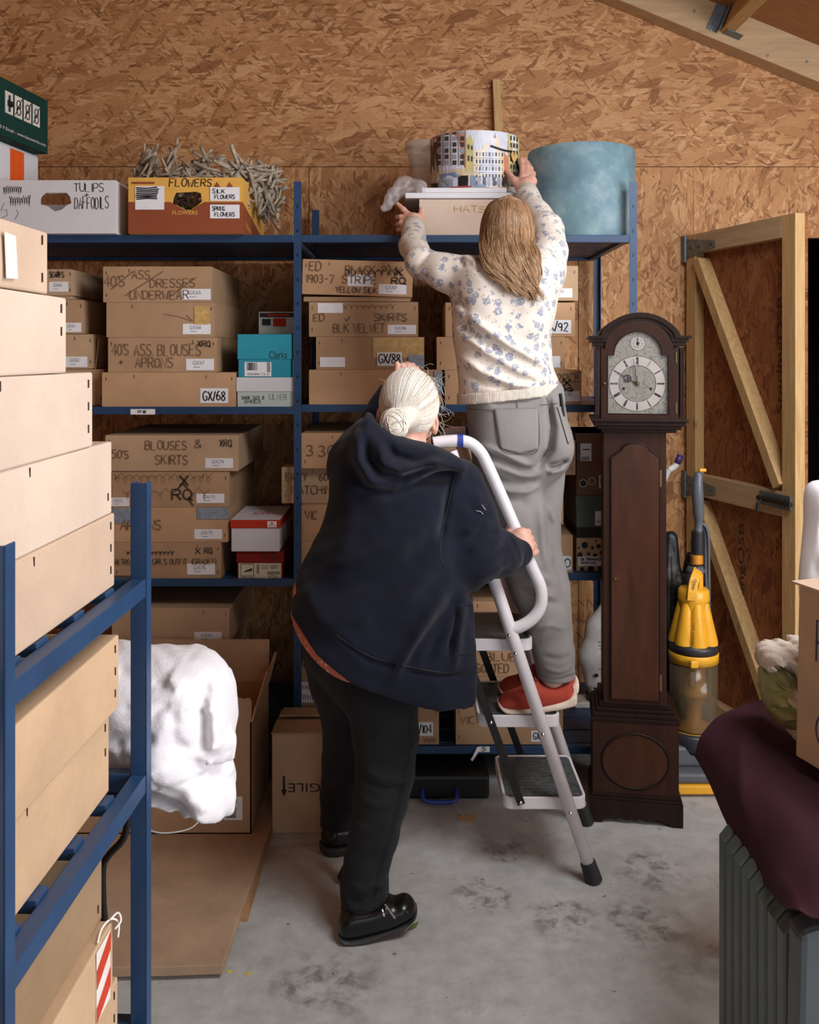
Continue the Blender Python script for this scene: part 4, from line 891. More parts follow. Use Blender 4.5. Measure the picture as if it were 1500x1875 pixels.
# lowest right shelf
g9 = 'costume boxes on the lowest right shelf'
b = Box(549, 1295, 597, 1363, YB_, D0, 'card_dark', 'brown box under the box with the scribbled paper on the lowest shelf', g9)
b = Box(549, 1222, 640, 1294, YB_, D0, 'card_dark', 'brown box with a scribbled paper beside the black jeans', g9); p = b.paper((552, 1249, 594, 1286)); b.scrawl((553, 1252, 592, 1266), 9, 'ink', .002, y=-.0024); b.scrawl((553, 1270, 592, 1284), 9, 'ink', .002, y=-.0024)
b = Box(600, 1291, 804, 1363, YB_, D0, 'card_dark', 'brown box with a handwritten 104 label right of the black jeans', g9); b.printed((765, 1322, 793, 1347), '/104', hand=True, w=.0045); b.scrawl((775, 1350, 798, 1360), 3, 'ink', .002)
b = Box(835, 1291, 1031, 1363, YB_, D0, 'card_dark', 'brown box lettered VIC with a handwritten GX/105 label below the red shoes', g9); b.hand([((843, 1311, 870, 1325), 'VIC')], 'pencil', .003); b.printed((973, 1338, 1012, 1358), 'GX/105', hand=True, w=.004)
b = Box(800, 1238, 1010, 1290.5, YB_, D0, 'card_dark', 'plain brown box between the box lettered ASSORTED and box VIC', g9)
b = Box(815, 1168, 1020, 1237.5, YB_, D0, 'card_tan', 'brown box lettered BLUE D ASSORTED behind the ladder steps', g9); b.hand([((890, 1194, 972, 1209), 'BLUE D'), ((852, 1215, 932, 1231), 'ASSORTED')], 'pencil', .0034)
Box(830, 1101, 1015, 1167.5, YB_, D0, 'card_tan', 'brown box behind the top step of the ladder', g9)
# ------------------------------------------------------------------ pale boxes on the foreground rack
RM = FR.matrix_basis if 0 else Matrix.Translation(FR.location) @ Euler((0, 0, R(-1.6))).to_matrix().to_4x4()
def rackbox(pc, z0, z1, xf, mat, label, near=1.15, w=.6, tilt=0, group='flat boxes stacked on the foreground rack', tape=None):
    """right face in the plane x = xf (world), far corner on the traced column pc"""
    Y = xf * FPX / (pc - 750.0)
    m = MB(); L = near; h = z1 - z0
    n = 12; vs = []; 
    def face(x, sgn):
        return [Vector((x + sgn * .004 * math.sin(math.pi * i / n) * math.sin(math.pi * j / 3), -L * i / n, h * j / 3 - (.0 if j else .0008 * math.sin(math.pi * i / n)))) for j in range(4) for i in range(n + 1)]
    A = face(0, 1); B = face(-w, 0)
    q = lambda o: [(o + j * (n + 1) + i, o + j * (n + 1) + i + 1, o + (j + 1) * (n + 1) + i + 1, o + (j + 1) * (n + 1) + i) for j in range(3) for i in range(n)]
    N = len(A); fs = q(0) + q(N)
    for i in range(n): fs += [(3 * (n + 1) + i, 3 * (n + 1) + i + 1, N + 3 * (n + 1) + i + 1, N + 3 * (n + 1) + i), (i, i + 1, N + i + 1, N + i)]
    for i in (0, n): fs += [(j * (n + 1) + i, (j + 1) * (n + 1) + i, N + (j + 1) * (n + 1) + i, N + j * (n + 1) + i) for j in range(3)]
    m.add(A + B, fs); o = m.build('cardboard_box', M[mat], bevel=.003, loc=(xf, Y, z0), rot=(0, 0, R(-1.6 + tilt)))
    tag(o, label, 'box', group)
    r = random.Random(label); pr = None
    for y_, z_ in ((-.02, h * .85), (-.02, h * .25), (-.3, h * .9), (-.02, h * .55)):
        if r.random() < .35: continue
        if pr is None: pr = MB().box((0, 0, 0), (.0012, .0022, .012)).build('staple', M['staple'], o); s_ = pr
        else: s_ = pr.copy(); col.objects.link(s_); s_.parent = o
        s_.location = (.0012, y_, z_)
    return o
rackbox(210, 1.233, 1.349, -.470, 'card_light', 'pale brown box lowest of the tall foreground stack, just above the blue beam')
rackbox(205, 1.350, 1.4635, -.471, 'card_pale', 'pale brown box second from the bottom of the tall foreground stack')
rackbox(170, 1.4645, 1.5745, -.470, 'card_pale', 'pale brown box third up in the tall foreground stack', tilt=.4)
rackbox(122, 1.5755, 1.678, -.470, 'card_pale', 'pale pink brown box under the topmost box of the foreground stack', tilt=-.3)
o = rackbox(88, 1.679, 1.759, -.470, 'card_light', 'pale box with a strip of masking tape, topmost of the foreground stack')
m = MB(); m.add([(.001, -.140, .003 + .0), (.001, -.106, .004), (.001, -.112, .0), (.001, -.15, .0)], [(0, 1, 2, 3)])
m = MB(); m.prism([(-.128, .010), (-.098, .012), (-.104, .062), (-.133, .064)], .0045, .0052, 'x'); m.build('tape_strip', M['white_tape'], o)
rackbox(218, 1.040, 1.1556, -.4625, 'card_mid', 'brown box on the foreground rack between the two blue beams, curling scratch on its side')
rackbox(200, .906, 1.034, -.478, 'card_mid', 'brown box under the scratched box, red and white tape at its near end')
o = bpy.data.objects[-1] if 0 else None
E = rackbox(216, .489, .608, -.466, 'card_mid', 'brown box at the bottom corner of the foreground rack')
Dd = rackbox(207, .609, .719, -.462, 'card_mid', 'brown box with red and white striped tape on the lower foreground rack')
Cc = rackbox(187, .720, .827, -.480, 'card_shaded', 'darker brown box above the box with striped tape, near the floor', w=.55)
def striped(o, y0, y1, h):
    m = MB(); r = MB(); n = 2
    m.prism([(y0, 0.003), (y1, .003), (y1, h - .003), (y0, h - .003)], .0012, .002, 'x'); p = m.build('striped_tape', M['white_tape'], o)
    for k in range(n):
        a = .01 + k * h / n; r.prism([(y0, max(a - .012, .003)), (y1, a + .012), (y1, min(a + h / n * .5 + .012, h - .003)), (y0, min(a + h / n * .5 - .012, h - .003))], .0021, .0028, 'x')
    r.build('red_stripe', M['red_tape'], p)
striped(Dd, -.075, -.018, .11)
for o in list(bpy.data.objects):
    if o.get('label', '').startswith('brown box under the scratched'): striped(o, -.405, -.37, .1)
# knotted cord on the edge of the lower box
m = MB(); yD = Dd.location.y; pts = [(-.466, yD - .06, .722), (-.47, yD - .03, .724), (-.463, yD - .008, .726), (-.452, yD - .004, .718), (-.4505, yD - .012, .70)]
m.tube(smooth_path(pts, 5), .0016, 6); m.tube(smooth_path([(-.463, yD - .012, .727), (-.455, yD + .002, .730), (-.448, yD - .006, .722), (-.455, yD - .014, .714)], 5), .0016, 6)
tag(m.build('string', M['string'], smooth=True), 'frayed end of white string knotted on the corner of the striped tape box', 'string')
# ------------------------------------------------------------------ things on top of the wall rack
ZT_ = LEV[0][0]
def fruitbox(px0, py0, px1, py1, Y, d, mat, label, yaw=0):
    """open produce tray with a hand hole punched through its end"""
    b = Box(px0, py0, px1, py1, Y, d, mat, label, None, 'box', 'produce_tray', yaw=yaw, staples=False, z0=ZT_)
    bpy.data.meshes.remove(b.o.data) if 0 else None
    return b
def tray_mesh(w, h, d, hole, th=.004):
    """four walls and a floor; hole = outline cut into the front wall (local x, z)"""
    import bmesh
    m = MB(); m.box2((-w / 2, th, 0), (-w / 2 + th, d, h)); m.box2((w / 2 - th, th, 0), (w / 2, d, h)); m.box2((-w / 2 + th, d - th, 0), (w / 2 - th, d, h)); m.box2((-w / 2 + th, th, 0), (w / 2 - th, d - th, th))
    # front wall with a hole: fill between outer rectangle and hole outline
    bm = bmesh.new(); out = [(-w / 2, 0), (w / 2, 0), (w / 2, h), (-w / 2, h)]
    def loop(pts):
        vs = [bm.verts.new((p[0], 0, p[1])) for p in pts]; return [bm.edges.new((vs[i], vs[(i + 1) % len(vs)])) for i in range(len(vs))]
    es = loop(out) + loop(hole); bmesh.ops.triangle_fill(bm, use_beauty=True, use_dissolve=False, edges=es)
    g = bmesh.ops.extrude_face_region(bm, geom=list(bm.faces)); bmesh.ops.translate(bm, vec=(0, th, 0), verts=[v for v in g['geom'] if isinstance(v, bmesh.types.BMVert)])
    bm.verts.index_update(); bm.verts.ensure_lookup_table()
    m.add([v.co[:] for v in bm.verts], [tuple(v.index for v in f.verts) for f in bm.faces]); bm.free(); return m
def pxr(b, a):
    """traced rectangle on the front of tray b -> local x0, z0, x1, z1"""
    cx, py1, Y = b['cx'], b['py1'], b['Y']
    return (a[0] - cx) * Y / FPX, (py1 - a[3]) * Y / FPX, (a[2] - cx) * Y / FPX, (py1 - a[1]) * Y / FPX
def tray(px0, py0, px1, py1, Y, d, mat, label, hole_px):
    s = Y / FPX; cx = (px0 + px1) / 2; w = (px1 - px0) * s; h = (py1 - py0) * s
    q = {'cx': cx, 'py1': py1, 'Y': Y, 'w': w, 'h': h}
    hole = [((p[0] - cx) * s, (py1 - p[1]) * s) for p in hole_px]
    o = tray_mesh(w, h, d, hole).build('produce_tray', M[mat], loc=(X(cx, Y), Y, ZT_)); tag(o, label, 'box'); q['o'] = o; q['d'] = d; return q
YT = 3.40
zc = (ZT_ - EYE) * FPX / YT; pyb = 650 - zc      # traced row of the shelf top at YT
T1 = tray(-40, 330, 212, pyb, YT, .56, 'white_card', 'open white carton lettered TULIPS + DAFFODILS on top of the wall rack', [(78, 358), (84, 353), (122, 353), (128, 360), (131, 372), (122, 376), (113, 384), (100, 387), (88, 378), (74, 374), (74, 364)])
m = MB()
for a, tx in (((136, 336, 190, 351), 'TULIPS'), ((155, 353, 163, 361), '+'), ((137, 361, 199, 382), 'DAFFODILS')):
    x0, z0, x1, z1 = pxr(T1, a); write(m, tx, x0, z0, x1, z1, -.0012, .0028, .3)
m.build('handwriting', M['ink'], T1['o'])
m = MB()
for a in ((6, 340, 40, 357), (18, 357, 56, 380)):
    x0, z0, x1, z1 = pxr(T1, a); scrawl(m, x0, z0, x1, z1, -.0012, .0026, 9)
m.build('scribble', M['ink'], T1['o'])
m = MB()
for pl in (((8, 372), (2, 386), (12, 384), (14, 394), (2, 400)), ((30, 384), (34, 390), (28, 402))):
    ribbon(m, [((p[0] - T1['cx']) * YT / FPX, (T1['py1'] - p[1]) * YT / FPX) for p in pl], .002, -.0012)
m.build('pencil_mark', M['greyink'], T1['o'])
x0, z0, x1, z1 = pxr(T1, (82, 330, 124, 353)); f = MB().box2((x0, -.0012, z0), (x1, .0, z1)).build('flap', M['white_card'], T1['o'], loc=(0, .012, .004)); f.rotation_euler = (R(-9), 0, 0)
f = Field((T1['o'].location.x - .02, YT + .02, ZT_ + .006), (T1['o'].location.x + .20, YT + .26, ZT_ + .15), .008)  # made-up dark mass so the hand hole looks unlit inside
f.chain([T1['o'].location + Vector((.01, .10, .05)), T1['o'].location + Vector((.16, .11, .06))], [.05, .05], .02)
tag(f.build('tray_filling', M['dark']), 'dark lump added inside the white carton so its hand hole reads dark', 'flowers')
# yellow and rust flower carton
T2 = tray(235, 325, 444, pyb, YT, .50, 'yellow_card', 'open yellow and rust carton of flowers with handwritten labels, under the twig wreath', [(318, 362), (322, 353), (360, 351), (368, 354), (370, 369), (362, 376), (350, 384), (340, 385), (325, 376), (316, 373)])
o = T2['o']
m = MB(); x0, z0, x1, z1 = pxr(T2, (235, 370, 444, pyb)); hx = [((p[0] - T2['cx']) * YT / FPX, (T2['py1'] - p[1]) * YT / FPX) for p in ((312, 370), (325, 377), (340, 386), (350, 385), (362, 377), (374, 370))]
m.prism([(x0, z0), (x1, z0), (x1, z1)] + list(reversed(hx)) + [(x0, z1)], -.0014, -.0002); xr = T2['w'] / 2
m.prism([(.0, z0), (T2['d'], z0), (T2['d'], z0 + .03), (0, z1)], xr + .0002, xr + .0014, 'x')
m.build('rust_print', M['rust_card'], o)
m = MB(); x0, z0, x1, z1 = pxr(T2, (241, 333, 283, 337)); m.box2((x0, -.0012, z0), (x1, -.0002, z1)); 
for a in ((391, 404), (414, 427)):
    p0, q0, p1, q1 = pxr(T2, (a[0] - 2, 333, a[1] + 2, 346)); m.prism([(p0, q0), (p1, q0), ((p0 + p1) / 2, q1)], -.0012, -.0002)
m.build('rust_motif', M['rust_card'], o)
m = MB()
for a, tx in (((310, 328, 388, 342), 'FLOWERS'),):
    x0, z0, x1, z1 = pxr(T2, a); write(m, tx, x0, z0, x1, z1, -.0016, .0036, .35, slant=.1)
m.build('handwriting', M['ink'], o)
m = MB(); x0, z0, x1, z1 = pxr(T2, (316, 386, 362, 393)); typeset(m, 'FLOWERS', x0, z0, x1, z1, -.0022); 
typeset(m, 'FLOWERS', 0, 0, .11, .02, 0, M4=Matrix.Translation((xr + .002, .06, .035)) @ Matrix.Rotation(R(90), 4, 'Z') @ Matrix.Rotation(R(12), 4, 'Y'))
m.build('lettering', M['yellow_ink'], o)
for a, t1, t2 in (((385, 343, 439, 368), 'SILK', 'FLOWERS'), ((385, 375, 439, 400), 'SPRING', 'FLOWERS')):
    x0, z0, x1, z1 = pxr(T2, a); l = MB().box2((x0, -.003, z0), (x1, -.002, z1)).build('label', M['paper'], o); W = x1 - x0; H = z1 - z0
    m = MB(); write(m, t1, x0 + W * .08, z0 + H * .56, x0 + W * .5, z0 + H * .86, -.0036, .003); write(m, t2, x0 + W * .16, z0 + H * .14, x0 + W * .84, z0 + H * .44, -.0036, .003); m.build('lettering', M['ink'], l)
x0, z0, x1, z1 = pxr(T2, (248, 341, 301, 384)); l = MB().box2((x0, -.003, z0), (x1, -.002, z1)).build('label', M['paper'], o)
x0, z0, x1, z1 = pxr(T2, (250, 344, 290, 365)); m = MB(); 
for k in range(7): zz = z0 + (z1 - z0) * k / 6; ribbon(m, [(x0 + rnd.uniform(-.002, .003), zz), ((x0 + x1) / 2, zz + rnd.uniform(-.004, .004)), (x1 + rnd.uniform(-.004, .004), zz + .002)], .005, -.0036)
m.build('scribble', M['ink'], l)
# green leaves just visible in the hand hole
m = MB(); 
for k in range(14):
    c = Vector((rnd.uniform(-.05, .05), rnd.uniform(.03, .08), rnd.uniform(.03, .08))); a = rnd.uniform(0, 6.28); 
    m.add([c, c + Vector((.02 * math.cos(a), -.008, .02 * math.sin(a))), c + Vector((.034 * math.cos(a + .3), .004, .034 * math.sin(a + .3))), c + Vector((.02 * math.cos(a + .6), .008, .02 * math.sin(a + .6)))], [(0, 1, 2, 3)])
    m.tube([c, c + Vector((0, .002, -.05))], .0012, 5)
q = m.build('tray_filling', M['leaf']); q.location = o.location + Vector((0, 0, .03)); tag(q, 'green silk foliage inside the yellow carton, seen through its hand hole', 'flowers')
# twig wreath lying tilted on the carton
m = MB(); cW = Vector((X(380, 3.66), 3.66, 2.265)); RW = Matrix.Rotation(R(-6), 3, 'X') @ Matrix.Rotation(R(7), 3, 'Y'); rw = random.Random(3)
for k in range(360):
    a = rw.uniform(0, 2 * math.pi); ring = .255 + rw.uniform(-.03, .03); h = rw.uniform(-.075, .075)
    L = rw.uniform(.06, .15); ph = rw.uniform(-1.1, 1.1)
    c = Vector((ring * math.cos(a), ring * .62 * math.sin(a), h)); tdir = Vector((-math.sin(a), .62 * math.cos(a), 0)); rad = Vector((math.cos(a), math.sin(a), 0)) * rw.uniform(-.35, .45)
    d = (tdir * math.cos(ph) + Vector((0, 0, 1)) * math.sin(ph) * rw.choice((1, 1, -1)) + rad).normalized()
    pts = [c - d * L / 2, c + Vector((rw.uniform(-.014, .014), rw.uniform(-.014, .014), rw.uniform(-.012, .012))), c + d * L / 2]
    r0 = rw.uniform(.0045, .0088); m.tube([cW + RW @ p for p in smooth_path(pts, 3)], [r0, r0, r0 * .95, r0 * .9, r0 * .8, r0 * .7, r0 * .55], 6)
    if rw.random() < .5: m.tube([cW + RW @ pts[1], cW + RW @ (pts[1] + (d + Vector((rw.uniform(-.8, .8), rw.uniform(-.5, .5), rw.uniform(-.2, .9)))).normalized() * L * .38)], [r0 * .8, r0 * .5], 6)
tag(m.build('twig_wreath', M['twig'], smooth=True), 'wreath of bleached grey twigs lying on the yellow flower carton', 'wreath')
# green and orange printed boxes far left
def sidebox(px, py_t, py_b, Yc, length, width, mat, label, yaw):
    x, zt, zb = X(px, Yc), Z(py_t, Yc), Z(py_b, Yc); m = MB().box2((-width, -length, 0), (0, 0, zt - zb))
    o = m.build('printed_box', M[mat], loc=(x, Yc, zb), rot=(0, 0, R(yaw)), bevel=.003); tag(o, label, 'box'); return o, zt - zb
YG = 3.72
ob, h = sidebox(70, 286, 327, YG, .50, .4, 'white_card', 'white box printed with orange bars, under the dark green box at far left', -8)
ob.location.z = ZT_ + T1['h'] + .002; hh = Z(286, YG) - ob.location.z; ob.scale = (1, 1, hh / h)
MB().box2((.0002, -.20, .0), (.0014, -.105, h * .93)).build('orange_print', M['orange'], ob); MB().box2((.0002, -.43, 0), (.0014, -.33, h * 1.0)).build('orange_print', M['orange'], ob)
m = MB(); m.prism([(-.43, h * .9), (-.42, h), (-.33, h), (-.335, h * .85)], .0015, .002, 'x'); m.build('dark_print', M['ink'], ob)
og, hg_ = sidebox(88, 191, 289, YG - .03, .52, .4, 'green_card', 'dark green cardboard box with white care symbols, topmost at far left', -8)
og.location.z = ob.location.z + hh + .001
m = MB(); s4 = MB()
for k in range(4):
    y0 = -.30 + k * .062; m.box2((.0003, y0, hg_ * .42), (.0015, y0 + .05, hg_ * .8))
    zc_ = hg_ * .6
    if k == 0: s4.tube([(.0018, y0 + .013, zc_), (.0018, y0 + .037, zc_)], .012, 10); s4.tube([(.0018, y0 + .025, zc_ - .03), (.0018, y0 + .025, zc_ + .03)], .005, 8)
    else:
        for w_ in (0, 1): s4.tube([(.0018, y0 + .025 + .013 * math.cos(q * .5236), zc_ + .016 * math.sin(q * .5236) + (.012 if w_ else -.012)) for q in range(13)], .0022, 5)
        s4.tube([(.0018, y0 + .004, hg_ * .46), (.0018, y0 + .046, hg_ * .77)], .0022, 5)
p = m.build('care_symbol_panel', M['white_tape'], og); s4.build('care_symbols', M['ink'], p)
m = MB(); typeset(m, 'FAX: (027) 81 0 9 Email: - www.boxworks.com', 0, 0, .46, .016, 0, M4=Matrix.Translation((.002, -.48, hg_ * .1)) @ Matrix.Rotation(R(90), 4, 'Z')); m.build('lettering', M['white_tape'], og)
# plain box under the printed hat box
b = Box(768, 358, 962, 424.5, 3.46, .42, 'card_pale', 'plain beige box on the rack top under a wrapped stack of white board', None, z0=LEV[1][0], staples=False)
b.hand([((833, 370, 890, 381), 'HATS')], 'parcel', .0024)
zt = LEV[1][0] + b.h
# white boards wrapped in film
def slab(px0, px1, z0, th, Y, d, nm, yaw, label):
    m = MB().box2((X(px0, Y), 0, 0), (X(px1, Y), d, th)); cx = (X(px0, Y) + X(px1, Y)) / 2
    o = m.build(nm, M['white_card'], bevel=.003, loc=(0, Y, z0)); tag(o, label, 'board', 'white boards under the printed hat box'); return o
s1 = slab(742, 946, zt + .002, .021, 3.45, .44, 'white_board', 0, 'wide white board wrapped in clear film on the beige box')
s2 = slab(772, 928, zt + .0245, .019, 3.46, .40, 'white_board', 0, 'narrower white board directly under the printed hat box')
zh = zt + .045
# crumpled film hanging off the left end
f = Field((X(690, 3.42), 3.40, zt - .10), (X(800, 3.42), 3.62, zt + .09), .004)
f.chain([P(768, 345, 3.47), P(742, 340, 3.50), P(722, 358, 3.5), P(706, 380, 3.5)], [.03, .034, .026, .018], .02).folds([(ln([(760, 335), (735, 345), (712, 375)], 3.47), -.008, .006), (ln([(765, 350), (735, 362), (720, 385)], 3.47), -.008, .006), (ln([(750, 330), (728, 350)], 3.47), .006, .006)]).ripple(.003, 140, 90, 120)
tag(f.build('plastic_film', M['film_white']), 'crumpled clear plastic film hanging off the left end of the white boards', 'plastic film')
# milky plastic tub behind the hat box
m = MB(); tb = P(764, 330, 3.72); cx, wz = X(830, 3.72), .21
prof = [(.0, 0), (.155, 0), (.165, .01), (.195, .225), (.205, .23), (.205, .25), (.0, .25)]
m.lathe(prof, (0, 0, 0), 4 * 10, None, 0, False)
o = m.build('plastic_tub', M['tub'], smooth=True, loc=(X(843, 3.78), 3.80, zt + .03)); o.scale = (1.10, .5, 1.0)
# square the tub off
for v in o.data.vertices:
    a = math.atan2(v.co.y, v.co.x); r_ = math.hypot(v.co.x, v.co.y); k = (abs(math.cos(a)) ** 5 + abs(math.sin(a)) ** 5) ** (-1 / 5); v.co.x *= k; v.co.y *= k
tag(o, 'milky translucent plastic tub with a lid, partly hidden behind the printed hat box', 'tub')
tubstand = MB().box2((X(720, 3.9), 3.93 - .0, LEV[1][0]), (X(900, 3.9), 4.08, zt + .03)) if 0 else None
# hat box printed with a street scene
rh = .172; HH = (335 - 228) * 3.42 / FPX; hc = Vector((X(869, 3.64), 3.645, zh))
hb = MB().lathe([(0, 0), (rh - .003, 0), (rh, .004), (rh, HH - .03), (rh + .0025, HH - .03), (rh + .0025, HH), (0, HH)], (0, 0, 0), 72).build('hat_box', M['white_card'], smooth=True, loc=hc)
hb.modifiers.new('e', 'EDGE_SPLIT').split_angle = R(40); tag(hb, 'round hat box printed with an old city street, held by the woman on the ladder', 'hat box')
hb.rotation_euler = (R(0), R(0), 0)
def cyl_patch(m, poly, e, mi):
    """polygon in traced pixels wrapped on the drum"""
    out = []
    n = len(poly)
    for i in range(n):
        a, b_ = poly[i], poly[(i + 1) % n]; st = max(1, int(abs(b_[0] - a[0]) / 6))
        for k in range(st): out.append((a[0] + (b_[0] - a[0]) * k / st, a[1] + (b_[1] - a[1]) * k / st))
    vs = []
    for px, py in out:
        s = max(-.985, min(.985, (px - 869) / 85.5)); th = math.asin(s); r_ = rh + e; yy = hc.y - r_ * math.cos(th)
        zz = HH * (1 - (py - (224 + 12 * (1 - math.cos(th)))) / 104.0); zz = max(.002, min(HH - .0015, zz)); vs.append((r_ * math.sin(th), -r_ * math.cos(th), zz))
    m.add(vs, [tuple(range(len(vs)))], mi)
CM = [M['osb_low']] 
pc = [plain('print_' + n, lin(*c), .45, 0, .05) for n, c in (('sky', (206, 208, 222)), ('brick', (192, 126, 92)), ('stone', (222, 208, 186)), ('window', (62, 64, 72)), ('shop', (206, 190, 156)), ('shade_blue', (124, 140, 168)), ('dark', (30, 28, 30)), ('glass', (150, 158, 170)), ('ochre', (196, 184, 128)), ('tree', (84, 64, 44)), ('red', (170, 70, 70)), ('line', (150, 136, 118)))]
SKY, BR, ST, WI, SH, BL, DK, GLS, OC, TR, RD, LI = range(12)
m = MB(); A = lambda p, c, e=.0032: cyl_patch(m, p, e, c); rc = lambda a, b_, c_, d, col_, e=.004: A([(a, d), (c_, d), (c_, b_), (a, b_)], col_, e)
rc(784, 216, 955, 335, SKY, .003)
A([(784, 216), (848, 216), (848, 300), (784, 300)], BR, .0034); A([(784, 245), (798, 240), (798, 300), (784, 305)], TR, .0036)
for i, x in enumerate((796, 810, 824, 838)):
    for j in range(6): rc(x, 222 + j * 11 + i * .6, x + 7, 230 + j * 11 + i * .6, WI if (i + j) % 3 else GLS, .004)
for x in (806, 820, 834, 846): rc(x, 219, x + 2, 288, LI, .0042)
A([(848, 240), (856, 232), (862, 246), (862, 300), (848, 300)], OC, .0034); rc(851, 250, 854, 258, WI); rc(857, 252, 860, 260, WI); rc(851, 270, 854, 280, WI); rc(857, 271, 860, 281, WI)
A([(862, 262), (878, 258), (880, 250), (892, 250), (893, 243), (901, 230), (909, 243), (911, 256), (918, 258), (918, 328), (862, 328)], ST, .0036)
for r_ in range(5):
    for x in range(866, 916, 6): rc(x, 264 + r_ * 13, x + 2.6, 271 + r_ * 13, WI if (x + r_) % 4 else GLS, .0042)
    rc(862, 274 + r_ * 13, 918, 275 + r_ * 13, LI, .0042)
A([(899, 238), (901, 228), (903, 238)], LI, .0045)
A([(918, 262), (928, 272), (930, 320), (918, 320)], BR, .0036); A([(926, 228), (951, 222), (953, 325), (930, 325)], OC, .0037)
for r_ in range(7):
    for x in (931, 938, 945): rc(x, 232 + r_ * 13, x + 3.4, 240 + r_ * 13, WI, .0043)
A([(784, 300), (848, 292), (862, 300), (862, 312), (784, 316)], SH, .004); A([(784, 314), (862, 310), (862, 335), (784, 335)], SH, .0038)
A([(800, 303), (828, 299), (838, 308), (804, 312)], BL, .0046); rc(800, 313, 824, 327, GLS, .0044); rc(834, 306, 852, 328, DK, .0044); rc(856, 306, 866, 326, BL, .0045); rc(786, 318, 798, 330, DK, .0045)
for x in range(870, 950, 9): rc(x, 309, x + 5, 325, WI if x % 2 else GLS, .0045)
A([(862, 304), (950, 304), (950, 307), (862, 307)], ST, .0045)
rc(784, 327, 953, 335, ST, .0046); A([(820, 326), (858, 324), (858, 330), (820, 331)], RD, .005); A([(864, 330), (868, 323), (880, 322), (886, 330)], BL, .0052); A([(888, 330), (892, 325), (904, 325), (908, 331)], ST, .0054)
for x in (812, 868, 881, 894): rc(x, 328, x + 4, 332, DK, .0056)
m.build('printed_street_scene', pc, hb, fix=False)
# luggage label and cord on the hat box
m = MB(); th = math.asin((935 - 869) / 85.5); cc = Vector((math.sin(th) * (rh + .012), -math.cos(th) * (rh + .012), HH * .60)); tx = Vector((math.cos(th), math.sin(th), 0))
hp = [(-.022, .006), (-.012, .018), (0, .012), (.012, .018), (.022, .006), (.014, -.012), (0, -.024), (-.014, -.012)]
vs = [cc + tx * a + Vector((0, 0, b_)) for a, b_ in hp] + [cc + tx * a + Vector((0, 0, b_)) + Vector((math.sin(th), -math.cos(th), 0)) * .002 for a, b_ in hp]
n = 8; m.add(vs, [tuple(range(n)), tuple(range(2 * n - 1, n - 1, -1))] + [(i, i + n, (i + 1) % n + n, (i + 1) % n) for i in range(n)])
lb = m.build('heart_tag', M['parcel'], hb)
m = MB(); k = lambda px, pz: Vector((math.sin(math.asin((px - 869) / 86)) * (rh + .008), -math.cos(math.asin((px - 869) / 86)) * (rh + .008), HH * pz))
m.tube(smooth_path([k(893, .73), k(915, .68), k(935, .68), cc + Vector((0, 0, .01)), k(940, .58), k(949, .42), k(951, .3)], 5), .0035, 8); m.build('cord', M['black'], hb, smooth=True)
# large teal drum box
rt = (1162 - 968) / 2 * 3.66 / FPX; Yt = 3.44 + rt + .01
rt = (1162 - 966) / 2 * Yt / FPX * .985; ct = Vector((X(1064, Yt), Yt, LEV[1][0])); ht = Z(275, Yt - .05) - LEV[1][0]
o = MB().lathe([(0, 0), (rt - .002, 0), (rt, .003), (rt, ht - .006), (rt - .003, ht), (rt - .008, ht), (rt - .008, ht - .04), (0, ht - .04)], (0, 0, 0), 80).build('hat_box', M['suede'], smooth=True, loc=ct); o.modifiers.new('e', 'EDGE_SPLIT').split_angle = R(45)
tag(o, 'large round teal hat box at the right end of the rack top', 'hat box')
# batten leaning on the wall
m = MB(); m.bar(P(920, 300, 4.15) + Vector((0, -.02, -.36)), P(909, 146, 4.18), .035, .02, up=(0, 1, 0)); tag(m.build('batten', M['pine'], bevel=.002), 'thin pine batten leaning on the strand board wall behind the printed hat box', 'batten')
# ------------------------------------------------------------------ longcase clock
YCK = 3.17; s = YCK / FPX
CK = empty('longcase_clock', (X(1165, YCK), YCK, 0), (0, 0, R(-9))); tag(CK, 'dark mahogany longcase clock with arched silver dial standing at the end of the rack', 'clock')
lx = lambda px: (px - 1165) * s
lz = lambda py: EYE - (py - 650) * s
D = .21
def part(nm, m, mat='mahogany_dark', par=None, bevel=.0015, smooth=False):
    return m.build(nm, M[mat], par or CK, smooth, bevel)
# plinth with scalloped skirt
m = MB(); sk = [(lx(1082), lz(1466)), (lx(1248), lz(1466)), (lx(1248), 0), (lx(1228), 0), (lx(1220), .014)]
for i in range(13): 
    t = i / 12; sk.append((lx(1218) + (lx(1112) - lx(1218)) * t, .012 + .010 * abs(math.sin(t * math.pi * 3))))
sk += [(lx(1110), .014), (lx(1102), 0), (lx(1082), 0)]
m.prism(sk, -.012, .0); m.box2((lx(1082), .0, 0), (lx(1082) + .012, D, lz(1466))); m.box2((lx(1248) - .012, .0, 0), (lx(1248), D, lz(1466)))
pl = part('skirt', m); 
part('plinth', MB().box2((lx(1087), 0, lz(1466)), (lx(1241), D, lz(1322))), 'mahogany')
m = MB()
for z0, z1, e in ((lz(1466), lz(1461), .009), (lz(1461), lz(1455), .005)): m.box2((lx(1087) - e, -e, z0), (lx(1241) + e, D, z1))
part('plinth_moulding', m)
m = MB()
for z0, z1, e in ((lz(1322), lz(1316), .006), (lz(1316), lz(1308), .0), (lz(1308), lz(1302), -.012), (lz(1302), lz(1292), -.024)): m.box2((lx(1087) - e, -e, z0), (lx(1241) + e, D, z1))
part('waist_moulding', m, 'mahogany_dark', None, .002)
